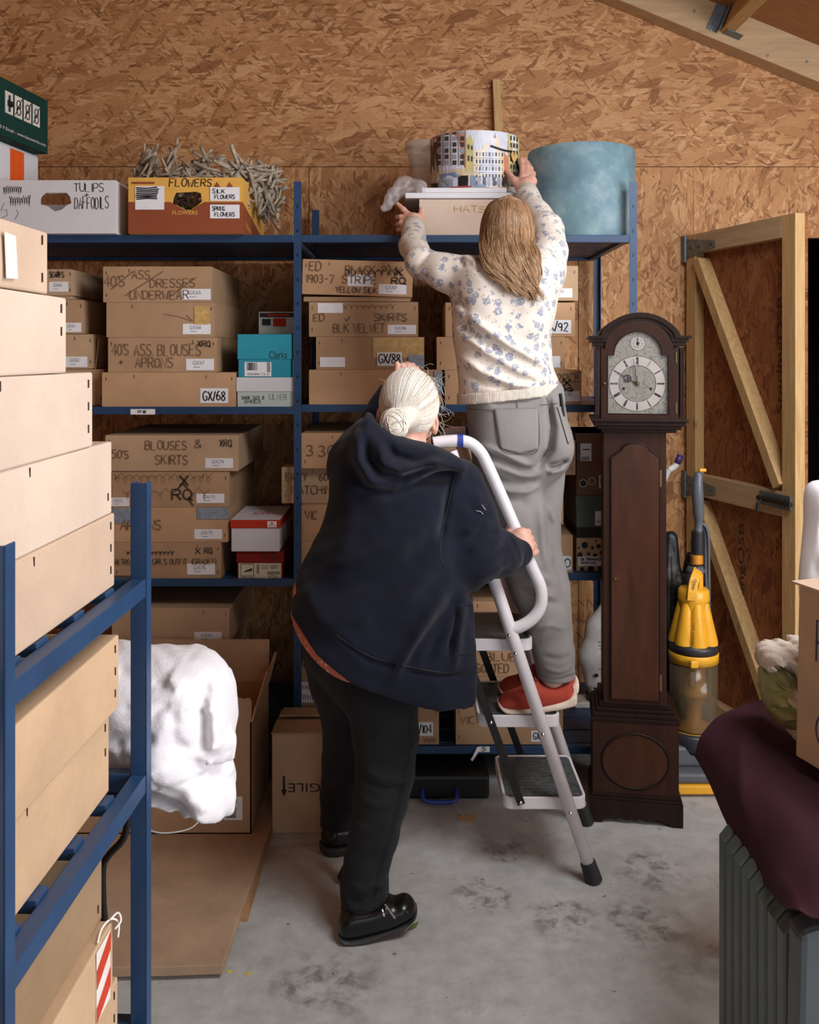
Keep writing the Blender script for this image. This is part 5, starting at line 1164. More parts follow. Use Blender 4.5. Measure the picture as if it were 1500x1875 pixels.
# oval panel on the plinth
oc = ((lx(1164)), (lz(1322) + lz(1466)) / 2 + .0); ra_, rb_ = 60 * s, 50 * s
m = MB(); N = 48
m.tube([(oc[0] + ra_ * math.cos(a * 2 * math.pi / N), -.001, oc[1] + rb_ * math.sin(a * 2 * math.pi / N)) for a in range(N)], .0045, 8, closed=True)
op = part('oval_panel', m, 'mahogany_dark', None, 0, True)
m = MB(); m.prism([(oc[0] + (ra_ - .003) * math.cos(a * 2 * math.pi / N), oc[1] + (rb_ - .003) * math.sin(a * 2 * math.pi / N)) for a in range(N)], -.0015, .0); part('veneer', m, 'mahogany_door', op, 0)
# trunk
TI = .018
part('trunk', MB().box2((lx(1107), TI, lz(1294)), (lx(1220), D - .01, lz(788))), 'mahogany')
dp = []
x0, x1, zt_, zb_ = lx(1121), lx(1208), lz(838), lz(1284)
dp = [(x0, zb_), (x1, zb_), (x1, zt_)]
# shaped head: shoulders then a round arch
dp += [(lx(1205), lz(836)), (lx(1196), lz(829)), (lx(1192), lz(826))]
for i in range(11): a = math.pi * i / 10; dp.append((lx(1165) + 25 * s * math.cos(a), lz(826) + 14 * s * math.sin(a)))
dp += [(lx(1138), lz(826)), (lx(1134), lz(829)), (lx(1125), lz(836)), (x0, zt_)]
d = part('trunk_door', MB().prism(dp, TI - .008, TI), 'mahogany_door', None, .0012)
MB().tube([(p[0], TI - .0085, p[1]) for p in dp], .0022, 6, closed=True).build('door_edge', M['mahogany_dark'], d)
MB().lathe([(0, 0), (.005, 0), (.004, .006), (0, .007)], (lx(1128), TI - .008, lz(1062)), 12, Matrix.Rotation(R(90), 3, 'X')).build('escutcheon', M['brass'], d)
for py in (876, 1250): MB().box2((x1 - .001, TI - .011, lz(py + 15)), (x1 + .006, TI - .006, lz(py - 15))).build('hinge', M['brass'], d)
# hood
part('hood', MB().box2((lx(1100), -.02, lz(766)), (lx(1240), D, lz(620))).prism([(lx(1170) + 74 * s * math.cos(math.pi * i / 24), lz(620) + 40 * s * math.sin(math.pi * i / 24)) for i in range(25)], -.02, D), 'mahogany')
m = MB()
for py0, py1, e in ((766, 772, 9), (772, 779, 5), (779, 786, -2), (786, 792, -10)): m.box2((lx(1093 - e), -.022 - e * s, lz(py1)), (lx(1247 + e), D, lz(py0)))
part('hood_moulding', m, 'mahogany_dark', None, .002)
# stepped cornice following the arch
m = MB()
def cor(r0, r1, zl0, zl1, xo, ex):
    """one step of the cornice as a swept band: outline between two offset curves"""
    cx, cz, Rr = lx(1170), lz(658), 0
    top = []; bot = []
    N = 28; a0 = .62
    for i in range(N + 1):
        a = math.pi - a0 - (math.pi - 2 * a0) * i / N; top.append((cx + r1 * math.cos(a), cz + r1 * math.sin(a))); bot.append((cx + r0 * math.cos(a), cz + r0 * math.sin(a)))
    L = [(lx(xo), lz(zl0)), (top[0][0], lz(zl0))]; Rr_ = [(top[-1][0], lz(zl0)), (lx(2340 - xo), lz(zl0))]
    Lb = [(lx(xo), lz(zl1)), (bot[0][0], lz(zl1))]; Rb = [(bot[-1][0], lz(zl1)), (lx(2340 - xo), lz(zl1))]
    a = L + top[1:-1] + Rr_; b_ = Lb + bot[1:-1] + Rb; n = len(a)
    vs = [(p[0], -.02 - ex, p[1]) for p in a] + [(p[0], -.02 - ex, p[1]) for p in b_] + [(p[0], D, p[1]) for p in a] + [(p[0], D, p[1]) for p in b_]
    fs = []
    for i in range(n - 1): fs += [(i, i + 1, n + i + 1, n + i), (2 * n + i, 3 * n + i, 3 * n + i + 1, 2 * n + i + 1), (i, 2 * n + i, 2 * n + i + 1, i + 1), (n + i, n + i + 1, 3 * n + i + 1, 3 * n + i)]
    fs += [(0, n, 3 * n, 2 * n), (n - 1, 3 * n - 1, 4 * n - 1, 2 * n - 1)]
    m.add(vs, fs)
cor(76 * s, 85 * s, 615, 620, 1079, .020); cor(69 * s, 76.5 * s, 619, 626, 1084, .013); cor(62 * s, 69.5 * s, 625, 634, 1089, .006)
part('cornice', m, 'mahogany_dark', None, .001)
# hood door frame with arched opening
def arch(xl, xr, zb, zs, r, n=24, sh=0):
    cx = (xl + xr) / 2; out = [(xl, zb), (xr, zb), (xr, zs)]
    if sh: out.append((cx + r, zs))
    for i in range(n + 1): a = math.pi * i / n; out.append((cx + r * math.cos(a), zs + r * 1.0 * math.sin(a)))
    if sh: out.append((cx - r, zs))
    out.append((xl, zs)); return out
def ringmesh(outer, inner, y0, y1):
    import bmesh
    bm = bmesh.new(); 
    def lp(pts):
        vs = [bm.verts.new((p[0], y0, p[1])) for p in pts]; return [bm.edges.new((vs[i], vs[(i + 1) % len(vs)])) for i in range(len(vs))]
    bmesh.ops.triangle_fill(bm, use_beauty=True, edges=lp(outer) + lp(inner)); g = bmesh.ops.extrude_face_region(bm, geom=list(bm.faces)); bmesh.ops.translate(bm, vec=(0, y1 - y0, 0), verts=[v for v in g['geom'] if isinstance(v, bmesh.types.BMVert)])
    bm.verts.index_update(); m = MB(); m.add([v.co[:] for v in bm.verts], [tuple(v.index for v in f.verts) for f in bm.faces]); bm.free(); return m
xi0, xi1 = lx(1113), lx(1221); zb, zs = lz(757), lz(650); ar = 43 * s
inner = arch(xi0, xi1, zb, zs, ar, 24, 1)
outer = [(lx(1101), lz(766)), (lx(1238), lz(766)), (lx(1238), lz(634))] + [(lx(1168) + 60 * s * math.cos(math.pi * i / 20), lz(640) + 52 * s * math.sin(math.pi * i / 20)) for i in range(21)] + [(lx(1101), lz(634))]
hd = part('hood_door', ringmesh(outer, inner, -.034, -.02), 'mahogany', None, .001)
MB().tube([(p[0], -.034, p[1]) for p in inner], .0022, 6, closed=True).build('beading', M['mahogany_dark'], hd)
MB().lathe([(0, 0), (.004, 0), (.0045, .006), (0, .009)], (lx(1107), -.034, lz(702)), 12, Matrix.Rotation(R(90), 3, 'X'), ).build('knob', M['brass'], hd)
for py in (655, 745): MB().box2((lx(1233), -.037, lz(py + 10)), (lx(1235), -.033, lz(py - 10))).build('hinge', M['brass'], hd)
# fluted side columns
for xa in (1094, 1244):
    m = MB(); m.box2((lx(xa - 4), -.030, lz(764)), (lx(xa + 4), -.012, lz(636)))
    for k in (-2.4, 0, 2.4): m.tube([(lx(xa + k), -.031, lz(758)), (lx(xa + k), -.031, lz(642))], .0022, 6)
    part('column', m, 'mahogany_dark', None, 0)
# dial
dl = part('dial', MB().prism(inner, -.0225, -.0205), 'dial', None, 0)
dc = (lx(1166), lz(702)); Rd = 50 * s
def ann(r0, r1, y, N=56, c=dc, sz=1.0):
    m = MB(); vs = []
    for r_ in (r0, r1):
        for i in range(N): a = 2 * math.pi * i / N; vs.append((c[0] + r_ * math.cos(a), y, c[1] + r_ * sz * math.sin(a)))
    m.add(vs, [(i, (i + 1) % N, N + (i + 1) % N, N + i) for i in range(N)]); return m
ann(Rd * .66, Rd, -.0232).build('chapter_ring', M['chapter'], dl)
ink = MB()
for r_ in (Rd * .66, Rd): ink.add(*((lambda q: (q.v, q.f))(ann(r_ - .0006, r_ + .0006, -.0238))))
for k in range(12):
    a = math.pi / 2 - k * math.pi / 6; ink.lathe([(0, 0), (.0014, 0), (0, .0004)], (dc[0] + (Rd + .0035) * math.cos(a), -.0232, dc[1] + (Rd + .0035) * math.sin(a)), 8, Matrix.Rotation(R(90), 3, 'X'))
ink.build('minute_track', M['ink'], dl)
rom = ['XII', 'I', 'II', 'III', 'IIII', 'V', 'VI', 'VII', 'VIII', 'IX', 'X', 'XI']
for k, tx in enumerate(rom):
    a = math.pi / 2 - k * math.pi / 6; m = MB(); Wd = 0; sts = []
    for ch in tx:
        if ch == 'I': sts.append([(Wd, 0), (Wd, 6)]); Wd += 1.7
        elif ch == 'V': sts += [[(Wd, 6), (Wd + 1.5, 0)], [(Wd + 1.5, 0), (Wd + 2.6, 6)]]; Wd += 4
        else: sts += [[(Wd, 6), (Wd + 2.8, 0)], [(Wd + 2.8, 6), (Wd, 0)]]; Wd += 4.4
    Wd -= 1.7 if tx[-1] == 'I' else 1.4
    for st in sts:
        pts = []
        for (u, v) in st:
            rr = Rd * (.70 + .26 * v / 6); t_ = (u - Wd / 2) * .0011
            pts.append((dc[0] + rr * math.cos(a) + t_ * math.sin(a), dc[1] + rr * math.sin(a) - t_ * math.cos(a)))
        ribbon(m, pts, .0017, -.0238)
    m.build('numeral', M['ink'], dl)
# hands: hour hand pierced, minute hand waved
m = MB(); a = math.radians(151); u = Vector((math.cos(a), 0, math.sin(a))); n_ = Vector((-u.z, 0, u.x)); c0 = Vector((dc[0], -.027, dc[1]))
m.tube([c0, c0 + u * Rd * .22], .0017, 6); 
m.tube([c0 + u * Rd * (.24 + .30 * t) + n_ * Rd * .13 * math.sin(math.pi * t) for t in [i / 8 for i in range(9)]], .0014, 6); m.tube([c0 + u * Rd * (.24 + .30 * t) - n_ * Rd * .13 * math.sin(math.pi * t) for t in [i / 8 for i in range(9)]], .0014, 6)
m.tube([c0 + u * Rd * .30 - n_ * Rd * .1, c0 + u * Rd * .44 + n_ * Rd * .12], .0013, 6); m.tube([c0 + u * Rd * .30 + n_ * Rd * .1, c0 + u * Rd * .44 - n_ * Rd * .12], .0013, 6); m.tube([c0 + u * Rd * .52, c0 + u * Rd * .9], [.0015, .0005], 6)
m.build('hour_hand', M['ink'], dl)
a = math.radians(99); u = Vector((math.cos(a), 0, math.sin(a))); n_ = Vector((-u.z, 0, u.x)); c0.y = -.0295; m = MB()
m.tube([c0 + u * Rd * t + n_ * Rd * .03 * math.sin(t * 22) * (1 - t) for t in [i * .046 for i in range(21)]], [.0017 - .0011 * i / 20 for i in range(21)], 6); m.build('minute_hand', M['ink'], dl)
MB().lathe([(0, 0), (.0075, 0), (.006, .006), (0, .008)], (dc[0], -.026, dc[1]), 16, Matrix.Rotation(R(90), 3, 'X')).build('boss', M['brass'], dl, True)
for px in (1142, 1190): MB().lathe([(0, 0), (.0045, 0), (.0045, .001), (.0022, .001), (.0022, -.001), (0, -.001)], (lx(px), -.0235, lz(711)), 14, Matrix.Rotation(R(90), 3, 'X')).build('winding_hole', M['black_metal'], dl)
c2 = (lx(1167), lz(629)); q = ann(4 * s, 13 * s, -.0232, 36, c2).build('small_dial', M['chapter'], dl)
m = MB()
for r_ in (8 * s, 13 * s): m.add(*((lambda q: (q.v, q.f))(ann(r_ - .0005, r_ + .0005, -.0237, 36, c2))))
for k in range(12): a = k * math.pi / 6; m.box((c2[0] + 10.5 * s * math.cos(a), -.0237, c2[1] + 10.5 * s * math.sin(a)), (.0016, .0004, .0016))
m.tube([(c2[0], -.026, c2[1] - .010), (c2[0], -.026, c2[1] + .022)], .0011, 6); m.lathe([(0, 0), (.004, 0), (0, .004)], (c2[0], -.024, c2[1]), 12, Matrix.Rotation(R(90), 3, 'X')); m.build('pointer', M['ink'], q)
# ------------------------------------------------------------------ upright vacuum cleaner
YV = 3.50; sv = YV / FPX
V = empty('vacuum_cleaner', (X(1270, YV), YV, 0)); tag(V, 'yellow and grey upright vacuum cleaner standing between clock and open door', 'vacuum cleaner')
vx = lambda px: (px - 1270) * sv
vz = lambda py: EYE - (py - 650) * sv
def vp(nm, m, mat, par=None, smooth=True, bevel=0): return m.build(nm, M[mat], par or V, smooth, bevel)
# base head
m = MB(); m.prism([(-.16, -.15), (.16, -.15), (.16, .02), (.10, .12), (-.10, .12), (-.16, .02)], .012, .045, 'z'); vp('floor_head', m, 'yellow', None, False, .006)
m = MB(); m.prism([(-.155, -.14), (.155, -.14), (.15, .02), (.09, .12), (-.09, .12), (-.15, .02)], .045, .085, 'z'); m.prism([(-.11, -.09), (.11, -.09), (.10, .10), (-.10, .10)], .085, .16, 'z'); vp('head_cover', m, 'vac_grey', None, False, .012)
for sx in (-1, 1): vp('wheel', MB().tube([(sx * .10, .13, .045), (sx * .135, .13, .045)], .045, 24), 'vac_dark', None, False, .003)
m = MB(); m.lathe([(.0, .13), (.098, .13), (.104, .15), (.104, vz(1335)), (.09, vz(1330)), (0, vz(1330))], (0, 0, 0), 40); vp('bin_seat', m, 'vac_dark')
zb0, zb1 = vz(1332), vz(1208); rb = .088
vp('dust_bin', MB().lathe([(rb - .004, zb0), (rb - .004, zb0 + .002), (rb, zb0 + .004), (rb, zb1), (rb - .004, zb1), (rb - .004, zb0 + .006)], (0, 0, 0), 48, cap=False), 'bin')
m = MB(); m.lathe([(0, zb0 + .004), (.075, zb0 + .004), (.075, zb0 + .01), (.03, zb0 + .03), (.028, zb0 + .08), (.036, zb0 + .12), (.05, zb0 + .125), (.05, zb0 + .14), (.042, zb0 + .145), (.042, zb1 - .02), (.06, zb1), (0, zb1)], (0, 0, 0), 36); vp('shroud', m, 'orange_plastic')
m = MB(); m.lathe([(rb + .001, zb0 - .004), (rb + .004, zb0), (rb + .001, zb0 + .006)], (0, 0, 0), 48, cap=False); vp('bin_rim', m, 'yellow')
m = MB(); m.lathe([(0, zb1), (rb + .003, zb1), (rb + .004, vz(1192)), (rb + .001, vz(1190)), (0, vz(1190))], (0, 0, 0), 48); vp('bin_collar', m, 'yellow')
vp('bin_catch', MB().box((vx(1256), -.10, vz(1200)), (.03, .02, .028)), 'yellow', None, False, .006); vp('catch_spring', MB().box((vx(1256), -.092, vz(1228)), (.022, .006, .05)), 'bin', None, False, .002)
m = MB(); m.lathe([(0, vz(1190)), (rb + .002, vz(1190)), (rb + .001, vz(1174)), (0, vz(1170))], (0, 0, 0), 48); vp('grey_band', m, 'vac_dark')
# ring of cones
m = MB()
for k in range(7):
    a = -math.pi / 2 + (k - .0) * 2 * math.pi / 7; c = (.045 * math.cos(a), .045 * math.sin(a), 0)
    bt = Vector((.056 * math.cos(a), .056 * math.sin(a), vz(1174))); tp = Vector((.040 * math.cos(a), .040 * math.sin(a), vz(1100)))
    ax = tp - bt; N = 20; vs = []
    for t, r_ in ((0, .036), (.08, .037), (1, .018)):
        for i in range(N): q = 2 * math.pi * i / N; vs.append(bt + ax * t + Vector((r_ * math.cos(q), r_ * math.sin(q), 0)))
    m.add(vs, [(j * N + i, j * N + (i + 1) % N, (j + 1) * N + (i + 1) % N, (j + 1) * N + i) for j in range(2) for i in range(N)])
m.lathe([(.052, vz(1174)), (.052, vz(1120)), (.056, vz(1100)), (.058, vz(1098)), (.060, vz(1094)), (.058, vz(1090)), (.057, vz(1080)), (.050, vz(1076)), (0, vz(1075))], (0, 0, 0), 40); cy = vp('cyclone_cones', m, 'yellow')
m = MB(); typeset(m, 'root cyclone', 0, 0, .085, .014, 0, M4=Matrix.Translation((vx(1253), -.0955, vz(1128))) @ Matrix.Rotation(R(90), 4, 'Y') @ Matrix.Rotation(R(9), 4, 'Z') @ Matrix.Rotation(0, 4, 'X')); m.build('lettering', M['ink'], cy)
# carrying handle arch with the name on it
m = MB(); hp = smooth_path([(vx(1258), -.055, vz(1092)), (vx(1259), -.058, vz(1078)), (vx(1263), -.05, vz(1060)), (vx(1271), -.03, vz(1048)), (vx(1278), .0, vz(1044))], 6)
for p0, p1 in zip(hp[:-1], hp[1:]): m.bar(p0, p1 + (p1 - p0) * .25, .034, .012, up=(0, -1, .6))
h = vp('carry_handle', m, 'yellow', None, False, .003)
m = MB(); m.box2((vx(1278), -.01, vz(1088)), (vx(1287), .04, vz(1046))); vp('handle_post', m, 'yellow', None, False, .005)
m = MB(); typeset(m, 'dyson', 0, 0, .050, .019, 0, M4=Matrix.Translation((vx(1259.5), -.066, vz(1051))) @ Matrix.Rotation(R(13), 4, 'Y') @ Matrix.Rotation(R(90), 4, 'Y') @ Matrix.Rotation(R(4), 4, 'Z')); m.build('lettering', M['ink'], h)
# wand, hose and grip
m = MB(); m.lathe([(0, 0), (.034, 0), (.036, .008), (.030, .016), (.028, .022), (0, .022)], (vx(1277), .02, vz(1050)), 28); vp('hose_collar', m, 'vac_grey')
hz = [];
for i in range(13): hz += [(.020, i * .0042), (.0245, i * .0042 + .002)]
vp('hose_cuff', MB().lathe([(0, 0)] + hz[:16] + [(0, .034)], (vx(1279), .02, vz(1034)), 28), 'orange_plastic')
hz = []
for i in range(13): hz += [(.021, i * .0068), (.0265, i * .0068 + .0034)]
vp('hose', MB().lathe([(0, 0)] + hz + [(0, .09)], (vx(1281), .02, vz(1016)), 28), 'vac_dark')
m = MB(); gp = smooth_path([(vx(1282), .02, vz(975)), (vx(1283), .02, vz(955)), (vx(1281), .015, vz(930)), (vx(1279), .01, vz(905)), (vx(1279), .01, vz(882)), (vx(1283), .015, vz(866))], 5)
m.tube(gp, [.017, .016, .015, .015, .015, .016, .018, .02, .021, .021, .021, .022, .022, .022, .022, .022, .022, .021, .021, .02, .019, .019, .018, .018, .016, .014][:len(gp)], 18); vp('grip', m, 'vac_grey')
vp('grip_button', MB().box((vx(1287), .005, vz(861)), (.028, .02, .012)), 'yellow', None, False, .004)
m = MB(); m.tube(smooth_path([(vx(1293), .05, vz(962)), (vx(1304), .05, vz(980)), (vx(1307), .055, vz(1050)), (vx(1308), .06, vz(1200)), (vx(1306), .08, vz(1360))], 6), .006, 8); m.tube(smooth_path([(vx(1290), .06, vz(960)), (vx(1301), .06, vz(985)), (vx(1302), .06, vz(1060)), (vx(1310), .06, vz(1180)), (vx(1312), .08, vz(1350))], 6), .006, 8); vp('cable', m, 'vac_grey')
m = MB(); m.box2((-.03, .085, .1), (.03, .12, vz(1060))); m.tube([(0, .10, vz(1060)), (.005, .06, vz(1020))], .014, 14); vp('spine', m, 'vac_dark', None, False, .004)
# ------------------------------------------------------------------ white steam cleaner on the lowest shelf, and a dark bundle behind the clock
SC = empty('floor_steamer', (X(1088, 3.86), 3.86, LEV[1][3])); tag(SC, 'white floor steamer leaning out of the rack behind the clock', 'steamer')
f = Field((-.10, -.09, -.01), (.10, .09, .46), .006); f.chain([(0, 0, .10), (.0, 0, .2), (.02, 0, .32), (.05, 0, .42)], [.04, .062, .05, .018], .03, (1, 1.3, 1)); o = f.build('body', M['white_plastic'], SC)
m = MB()
for i in range(5):
    for j in range(9): m.lathe([(0, 0), (.0026, 0), (0, .001)], (.012 + i * .008, -.046, .16 + j * .014), 8, Matrix.Rotation(R(90), 3, 'X'))
m.build('vent_holes', M['vac_grey'], o)
MB().box2((.018, -.0475, .20), (.045, -.044, .25)).build('screen', M['tape'], o)
MB().tube([(-.005, 0, .02), (0, 0, .1)], .018, 14).build('neck', M['white_plastic'], SC); MB().box2((-.09, -.05, .0), (.10, .05, .025)).build('floor_head', M['white_plastic'], SC, bevel=.006); MB().box2((-.03, -.045, .025), (.03, .03, .05)).build('joint', M['black'], SC, bevel=.006)
pe = Vector((X(1227, 4.0), 4.02, Z(862, 4.0))) - SC.location
MB().tube([(.045, 0, .40), pe], .013, 12).build('pole', M['white_plastic'], SC, True)
MB().tube(smooth_path([pe, pe + Vector((.03, 0, .02)), pe + Vector((.048, 0, .055))], 4), [.014] * 9, 12).build('grip', M['white_plastic'], SC, True)
MB().tube([pe + Vector((.036, 0, .028)), pe + Vector((.052, 0, .066))], .0145, 12).build('grip_pad', M['purple'], SC, True)
MB().lathe([(0, 0), (.008, 0), (.008, .002), (0, .002)], (0, -.047, .135), 12, Matrix.Rotation(R(90), 3, 'X')).build('button', M['black'], o)
f = Field((X(1205, 3.6), 3.46, -.01), (X(1262, 3.6), 3.72, 1.02), .008); f.chain([P(1226, 1180, 3.58) , P(1226, 1060, 3.58), P(1228, 985, 3.58)], [.05, .045, .028], .03).chain([P(1226, 1420, 3.58), P(1226, 1180, 3.58)], [.03, .05], .03).folds([(ln([(1229, 975), (1226, 1150)], 3.58), -.012, .008), (ln([(1236, 1000), (1235, 1200)], 3.58), -.010, .007)])
tag(f.build('umbrella', M['black']), 'black folded umbrella standing upright behind the clock trunk', 'umbrella')
# ------------------------------------------------------------------ right foreground: heater, cloth, carton, towel
Hx = .668
HT = empty('oil_heater', (Hx + .08, 1.66, 0)); tag(HT, 'grey ribbed oil filled heater under the maroon cloth at bottom right', 'heater')
for k in range(8):
    y = .015 + k * .045; m = MB(); w_ = .08
    pr = [(-w_, .10), (-w_ + .012, .085), (w_ - .012, .085), (w_, .10), (w_, .565), (w_ - .02, .59), (-w_ + .02, .59), (-w_, .565)]
    m.prism(pr, y - .0195, y + .0195)
    m.build('fin', M['heater'], HT, bevel=.008, segs=3)
m = MB(); m.prism([(-.09, .06), (.09, .06), (.085, .605), (.05, .615), (-.05, .615), (-.078, .605)], -.07, -.012); hp_ = m.build('control_panel', M['heater_panel'], HT, bevel=.012)
m = MB(); cv = [(-.012, .63), (-.04 + .01, .60), (-.02, .5), (-.012, .3), (-.005, .08)]; m.prism([(.085, .08), (.085, .60)] + [(-.03, .60), (-.018, .58), (-.008, .48), (-.002, .3), (0, .08)], -.074, -.069); m.build('dark_fascia', M['heater_dark'], hp_, bevel=.002)
for z in (.345, .195):
    d = MB().lathe([(0, 0), (.030, 0), (.030, .006), (.024, .008), (.022, .022), (0, .024)], (.042, -.074, z), 28, Matrix.Rotation(R(90), 3, 'X')).build('dial', M['heater_dark'], hp_, True); MB().tube([(.042 + .034 * math.cos(a * .2618), -.0745, z + .034 * math.sin(a * .2618)) for a in range(24)], .002, 6, closed=True).build('dial_ring', M['heater_panel'], d)
    MB().box((.042, -.097, z), (.006, .006, .04)).build('dial_grip', M['black'], d, bevel=.002)
MB().box((.045, -.078, .52), (.05, .01, .04)).build('switch', M['black'], hp_, bevel=.004)
for y in (.03, .35): MB().box2((-.13, y - .012, .03), (.13, y + .012, .085)).build('foot', M['black'], HT, bevel=.004)
for y in (.03, .35):
    for sx in (-1, 1): MB().tube([(sx * .115 - .01, y, .025), (sx * .115 + .01, y, .025)], .025, 18).build('caster', M['black'], HT)
# low table carrying the cloth behind and beside the heater
T = empty('side_table', (1.28, 2.0, 0)); tag(T, 'low table hidden under the maroon cloth behind the heater', 'table')
MB().box2((-.40, -.42, .60), (.40, .46, .635)).build('table_top', M['pine_x'], T, bevel=.003)
for sx in (-1, 1):
    for sy in (-.40, .44): MB().box2((sx * .38 - .02, sy - .02, 0), (sx * .38 + .02, sy + .02, .60)).build('leg', M['pine'], T)
rows = [
 [(1272,1385,2.26),(1288,1345,2.27),(1325,1302,2.34),(1395,1285,2.46),(1480,1298,2.52),(1600,1310,2.54),(1800,1330,2.54)],
 [(1300,1440,2.15),(1316,1392,2.15),(1350,1352,2.19),(1420,1338,2.27),(1500,1342,2.32),(1640,1350,2.34),(1860,1370,2.34)],
 [(1332,1505,2.02),(1348,1450,2.0),(1388,1416,2.02),(1450,1404,2.06),(1530,1400,2.08),(1700,1420,2.08),(1950,1440,2.08)],
 [(1368,1573,1.90),(1385,1520,1.87),(1425,1478,1.87),(1490,1478,1.87),(1580,1490,1.87),(1780,1505,1.87),(2080,1520,1.87)],
 [(1400,1622,1.78),(1418,1578,1.75),(1465,1548,1.73),(1540,1552,1.72),(1650,1575,1.72),(1880,1600,1.72),(2200,1610,1.72)],
 [(1428,1648,1.64),(1452,1618,1.61),(1500,1592,1.59),(1580,1612,1.58),(1700,1635,1.58),(1950,1660,1.58),(2320,1670,1.58)],
 [(1440,1664,1.575),(1470,1676,1.545),(1508,1684,1.53),(1590,1700,1.52),(1700,1712,1.52),(1950,1710,1.50),(2320,1720,1.50)]]
G_ = [[P(*p) for p in r_] for r_ in rows]
S1 = [smooth_path(r_, 10) for r_ in G_]; nc = len(S1[0]); colsx = [smooth_path([S1[i][j] for i in range(len(S1))], 10) for j in range(nc)]; nr = len(colsx[0])
vs = []
for i in range(nr):
    for j in range(nc):
        p = colsx[j][i].copy(); e = min(j / 8, 1)
        q_ = abs(math.sin(i * .075 + j * .085 + .6 * math.sin(i * .06))); p.z += (.018 * (1 - q_) ** 2 + .006 * math.sin(j * .22 - i * .10)) * e
        p.x += .003 * math.sin(i * .22) * max(0, 1 - j / 14); vs.append(p)
m = MB(); m.add(vs, [(i * nc + j, i * nc + j + 1, (i + 1) * nc + j + 1, (i + 1) * nc + j) for i in range(nr - 1) for j in range(nc - 1)])
o = m.build('dust_sheet', M['maroon'], smooth=True); sm = o.modifiers.new('s', 'SOLIDIFY'); sm.thickness = .003; sm.offset = 0; ss = o.modifiers.new('ss', 'SUBSURF'); ss.levels = ss.render_levels = 1; tag(o, 'maroon cloth draped over the heater and low table', 'cloth')
# carton lettered PLA
Yb = 2.05; bz = .715
m = MB(); Wb, Lb_, Hb = .42, .46, Z(1066, Yb) - bz
CB = empty('moving_carton', (X(1457, Yb), Yb, bz), (R(0), R(1.5), R(17))); tag(CB, 'brown moving carton lettered PLA on the maroon cloth at the right edge', 'box')
MB().box2((0, -Lb_, 0), (Wb, 0, Hb)).build('carton_body', M['card_mid'], CB, bevel=.003)
fl = MB().box2((-.004, -Lb_, Hb - .001), (Wb / 2 - .002, .0, Hb + .004)).build('flap', M['card_light'], CB); fl.rotation_euler = (0, R(-2.5), 0); MB().box2((Wb / 2 + .002, -Lb_, Hb + .001), (Wb, 0, Hb + .005)).build('flap', M['card_light'], CB)
m = MB(); Mm = Matrix.Translation((-.0012, -.058, Hb - .155)) @ Matrix.Rotation(R(-90), 4, 'Z')
st, W_ = strokes('PLAYS', .2)
tmp = MB()
for s_ in st: ribbon(tmp, [(p[0] / W_ * .36, p[1] / 6 * .085) for p in s_], .005, 0)
m.add([Mm @ Vector(v) for v in tmp.v], tmp.f); m.build('handwriting', M['blueink'], CB)
m = MB(); tmp = MB(); ribbon(tmp, [(.028 * math.cos(a * .2618), .036 * math.sin(a * .2618)) for a in range(25)], .004, 0); write(tmp, 'UP', -.012, .004, .012, .018, 0, .004); write(tmp, '8B', -.012, -.02, .012, -.004, 0, .004); Mm = Matrix.Translation((-.0012, -.09, .085)) @ Matrix.Rotation(R(-90), 4, 'Z'); m.add([Mm @ Vector(v) for v in tmp.v], tmp.f); m.build('stamp', M['blueink'], CB)
# white paper sack standing behind the carton
f = Field((X(1455, 2.3), 2.2, .70), (X(1660, 2.3), 2.5, Z(880, 2.3) + .03), .006); yq = 2.32
f.infl(outline([(1467, 1100), (1466, 1050), (1476, 960), (1481, 888), (1530, 880), (1600, 890), (1620, 1000), (1640, 1200), (1640, 1310), (1480, 1310)], yq, 4), yq, .07, .09, 0).folds([(ln([(1490, 890), (1486, 1040)], yq), .006, .01), (ln([(1498, 920), (1480, 1060)], yq), -.006, .008)])
tag(f.build('paper_sack', M['paper']), 'upright white paper sack standing behind the carton lettered PLA', 'sack')
# cream towel over a green satin cushion
yt = 2.16
f = Field((X(1370, yt), 2.00, .66), (X(1510, yt), 2.36, 1.0), .0042); L2 = lambda p: ln(p, yt)
f.infl(outline([(1398, 1214), (1410, 1206), (1450, 1210), (1470, 1250), (1478, 1310), (1460, 1338), (1430, 1330), (1414, 1306), (1407, 1280), (1404, 1250)], yt, 5), yt + .03, .085, .045, 0)
f.folds([(L2([(1402, 1225), (1425, 1250), (1440, 1256)]), -0.0088, .006), (L2([(1410, 1235), (1432, 1240)]), 0.0055, .006), (L2([(1406, 1268), (1424, 1262), (1442, 1272)]), -0.0077, .005), (L2([(1414, 1300), (1428, 1288), (1444, 1282)]), -0.0077, .005), (L2([(1420, 1312), (1430, 1300), (1446, 1298)]), 0.0055, .006), (L2([(1412, 1282), (1430, 1276)]), 0.0055, .006)])
tag(f.build('satin_cushion', M['satin']), 'crumpled green satin cushion under the cream towel', 'cushion')
f = Field((X(1375, yt), 1.96, .66), (X(1560, yt), 2.40, 1.02), .0038)
f.infl(outline([(1392, 1214), (1393, 1192), (1406, 1180), (1420, 1182), (1432, 1174), (1448, 1178), (1462, 1170), (1500, 1172), (1520, 1180), (1520, 1320), (1500, 1345), (1472, 1352), (1462, 1346), (1452, 1350), (1444, 1336), (1440, 1312), (1444, 1296), (1434, 1284), (1428, 1270), (1436, 1258), (1434, 1236), (1424, 1222), (1408, 1214), (1398, 1222)], yt, 4), yt - .01, .105, .045, 0)
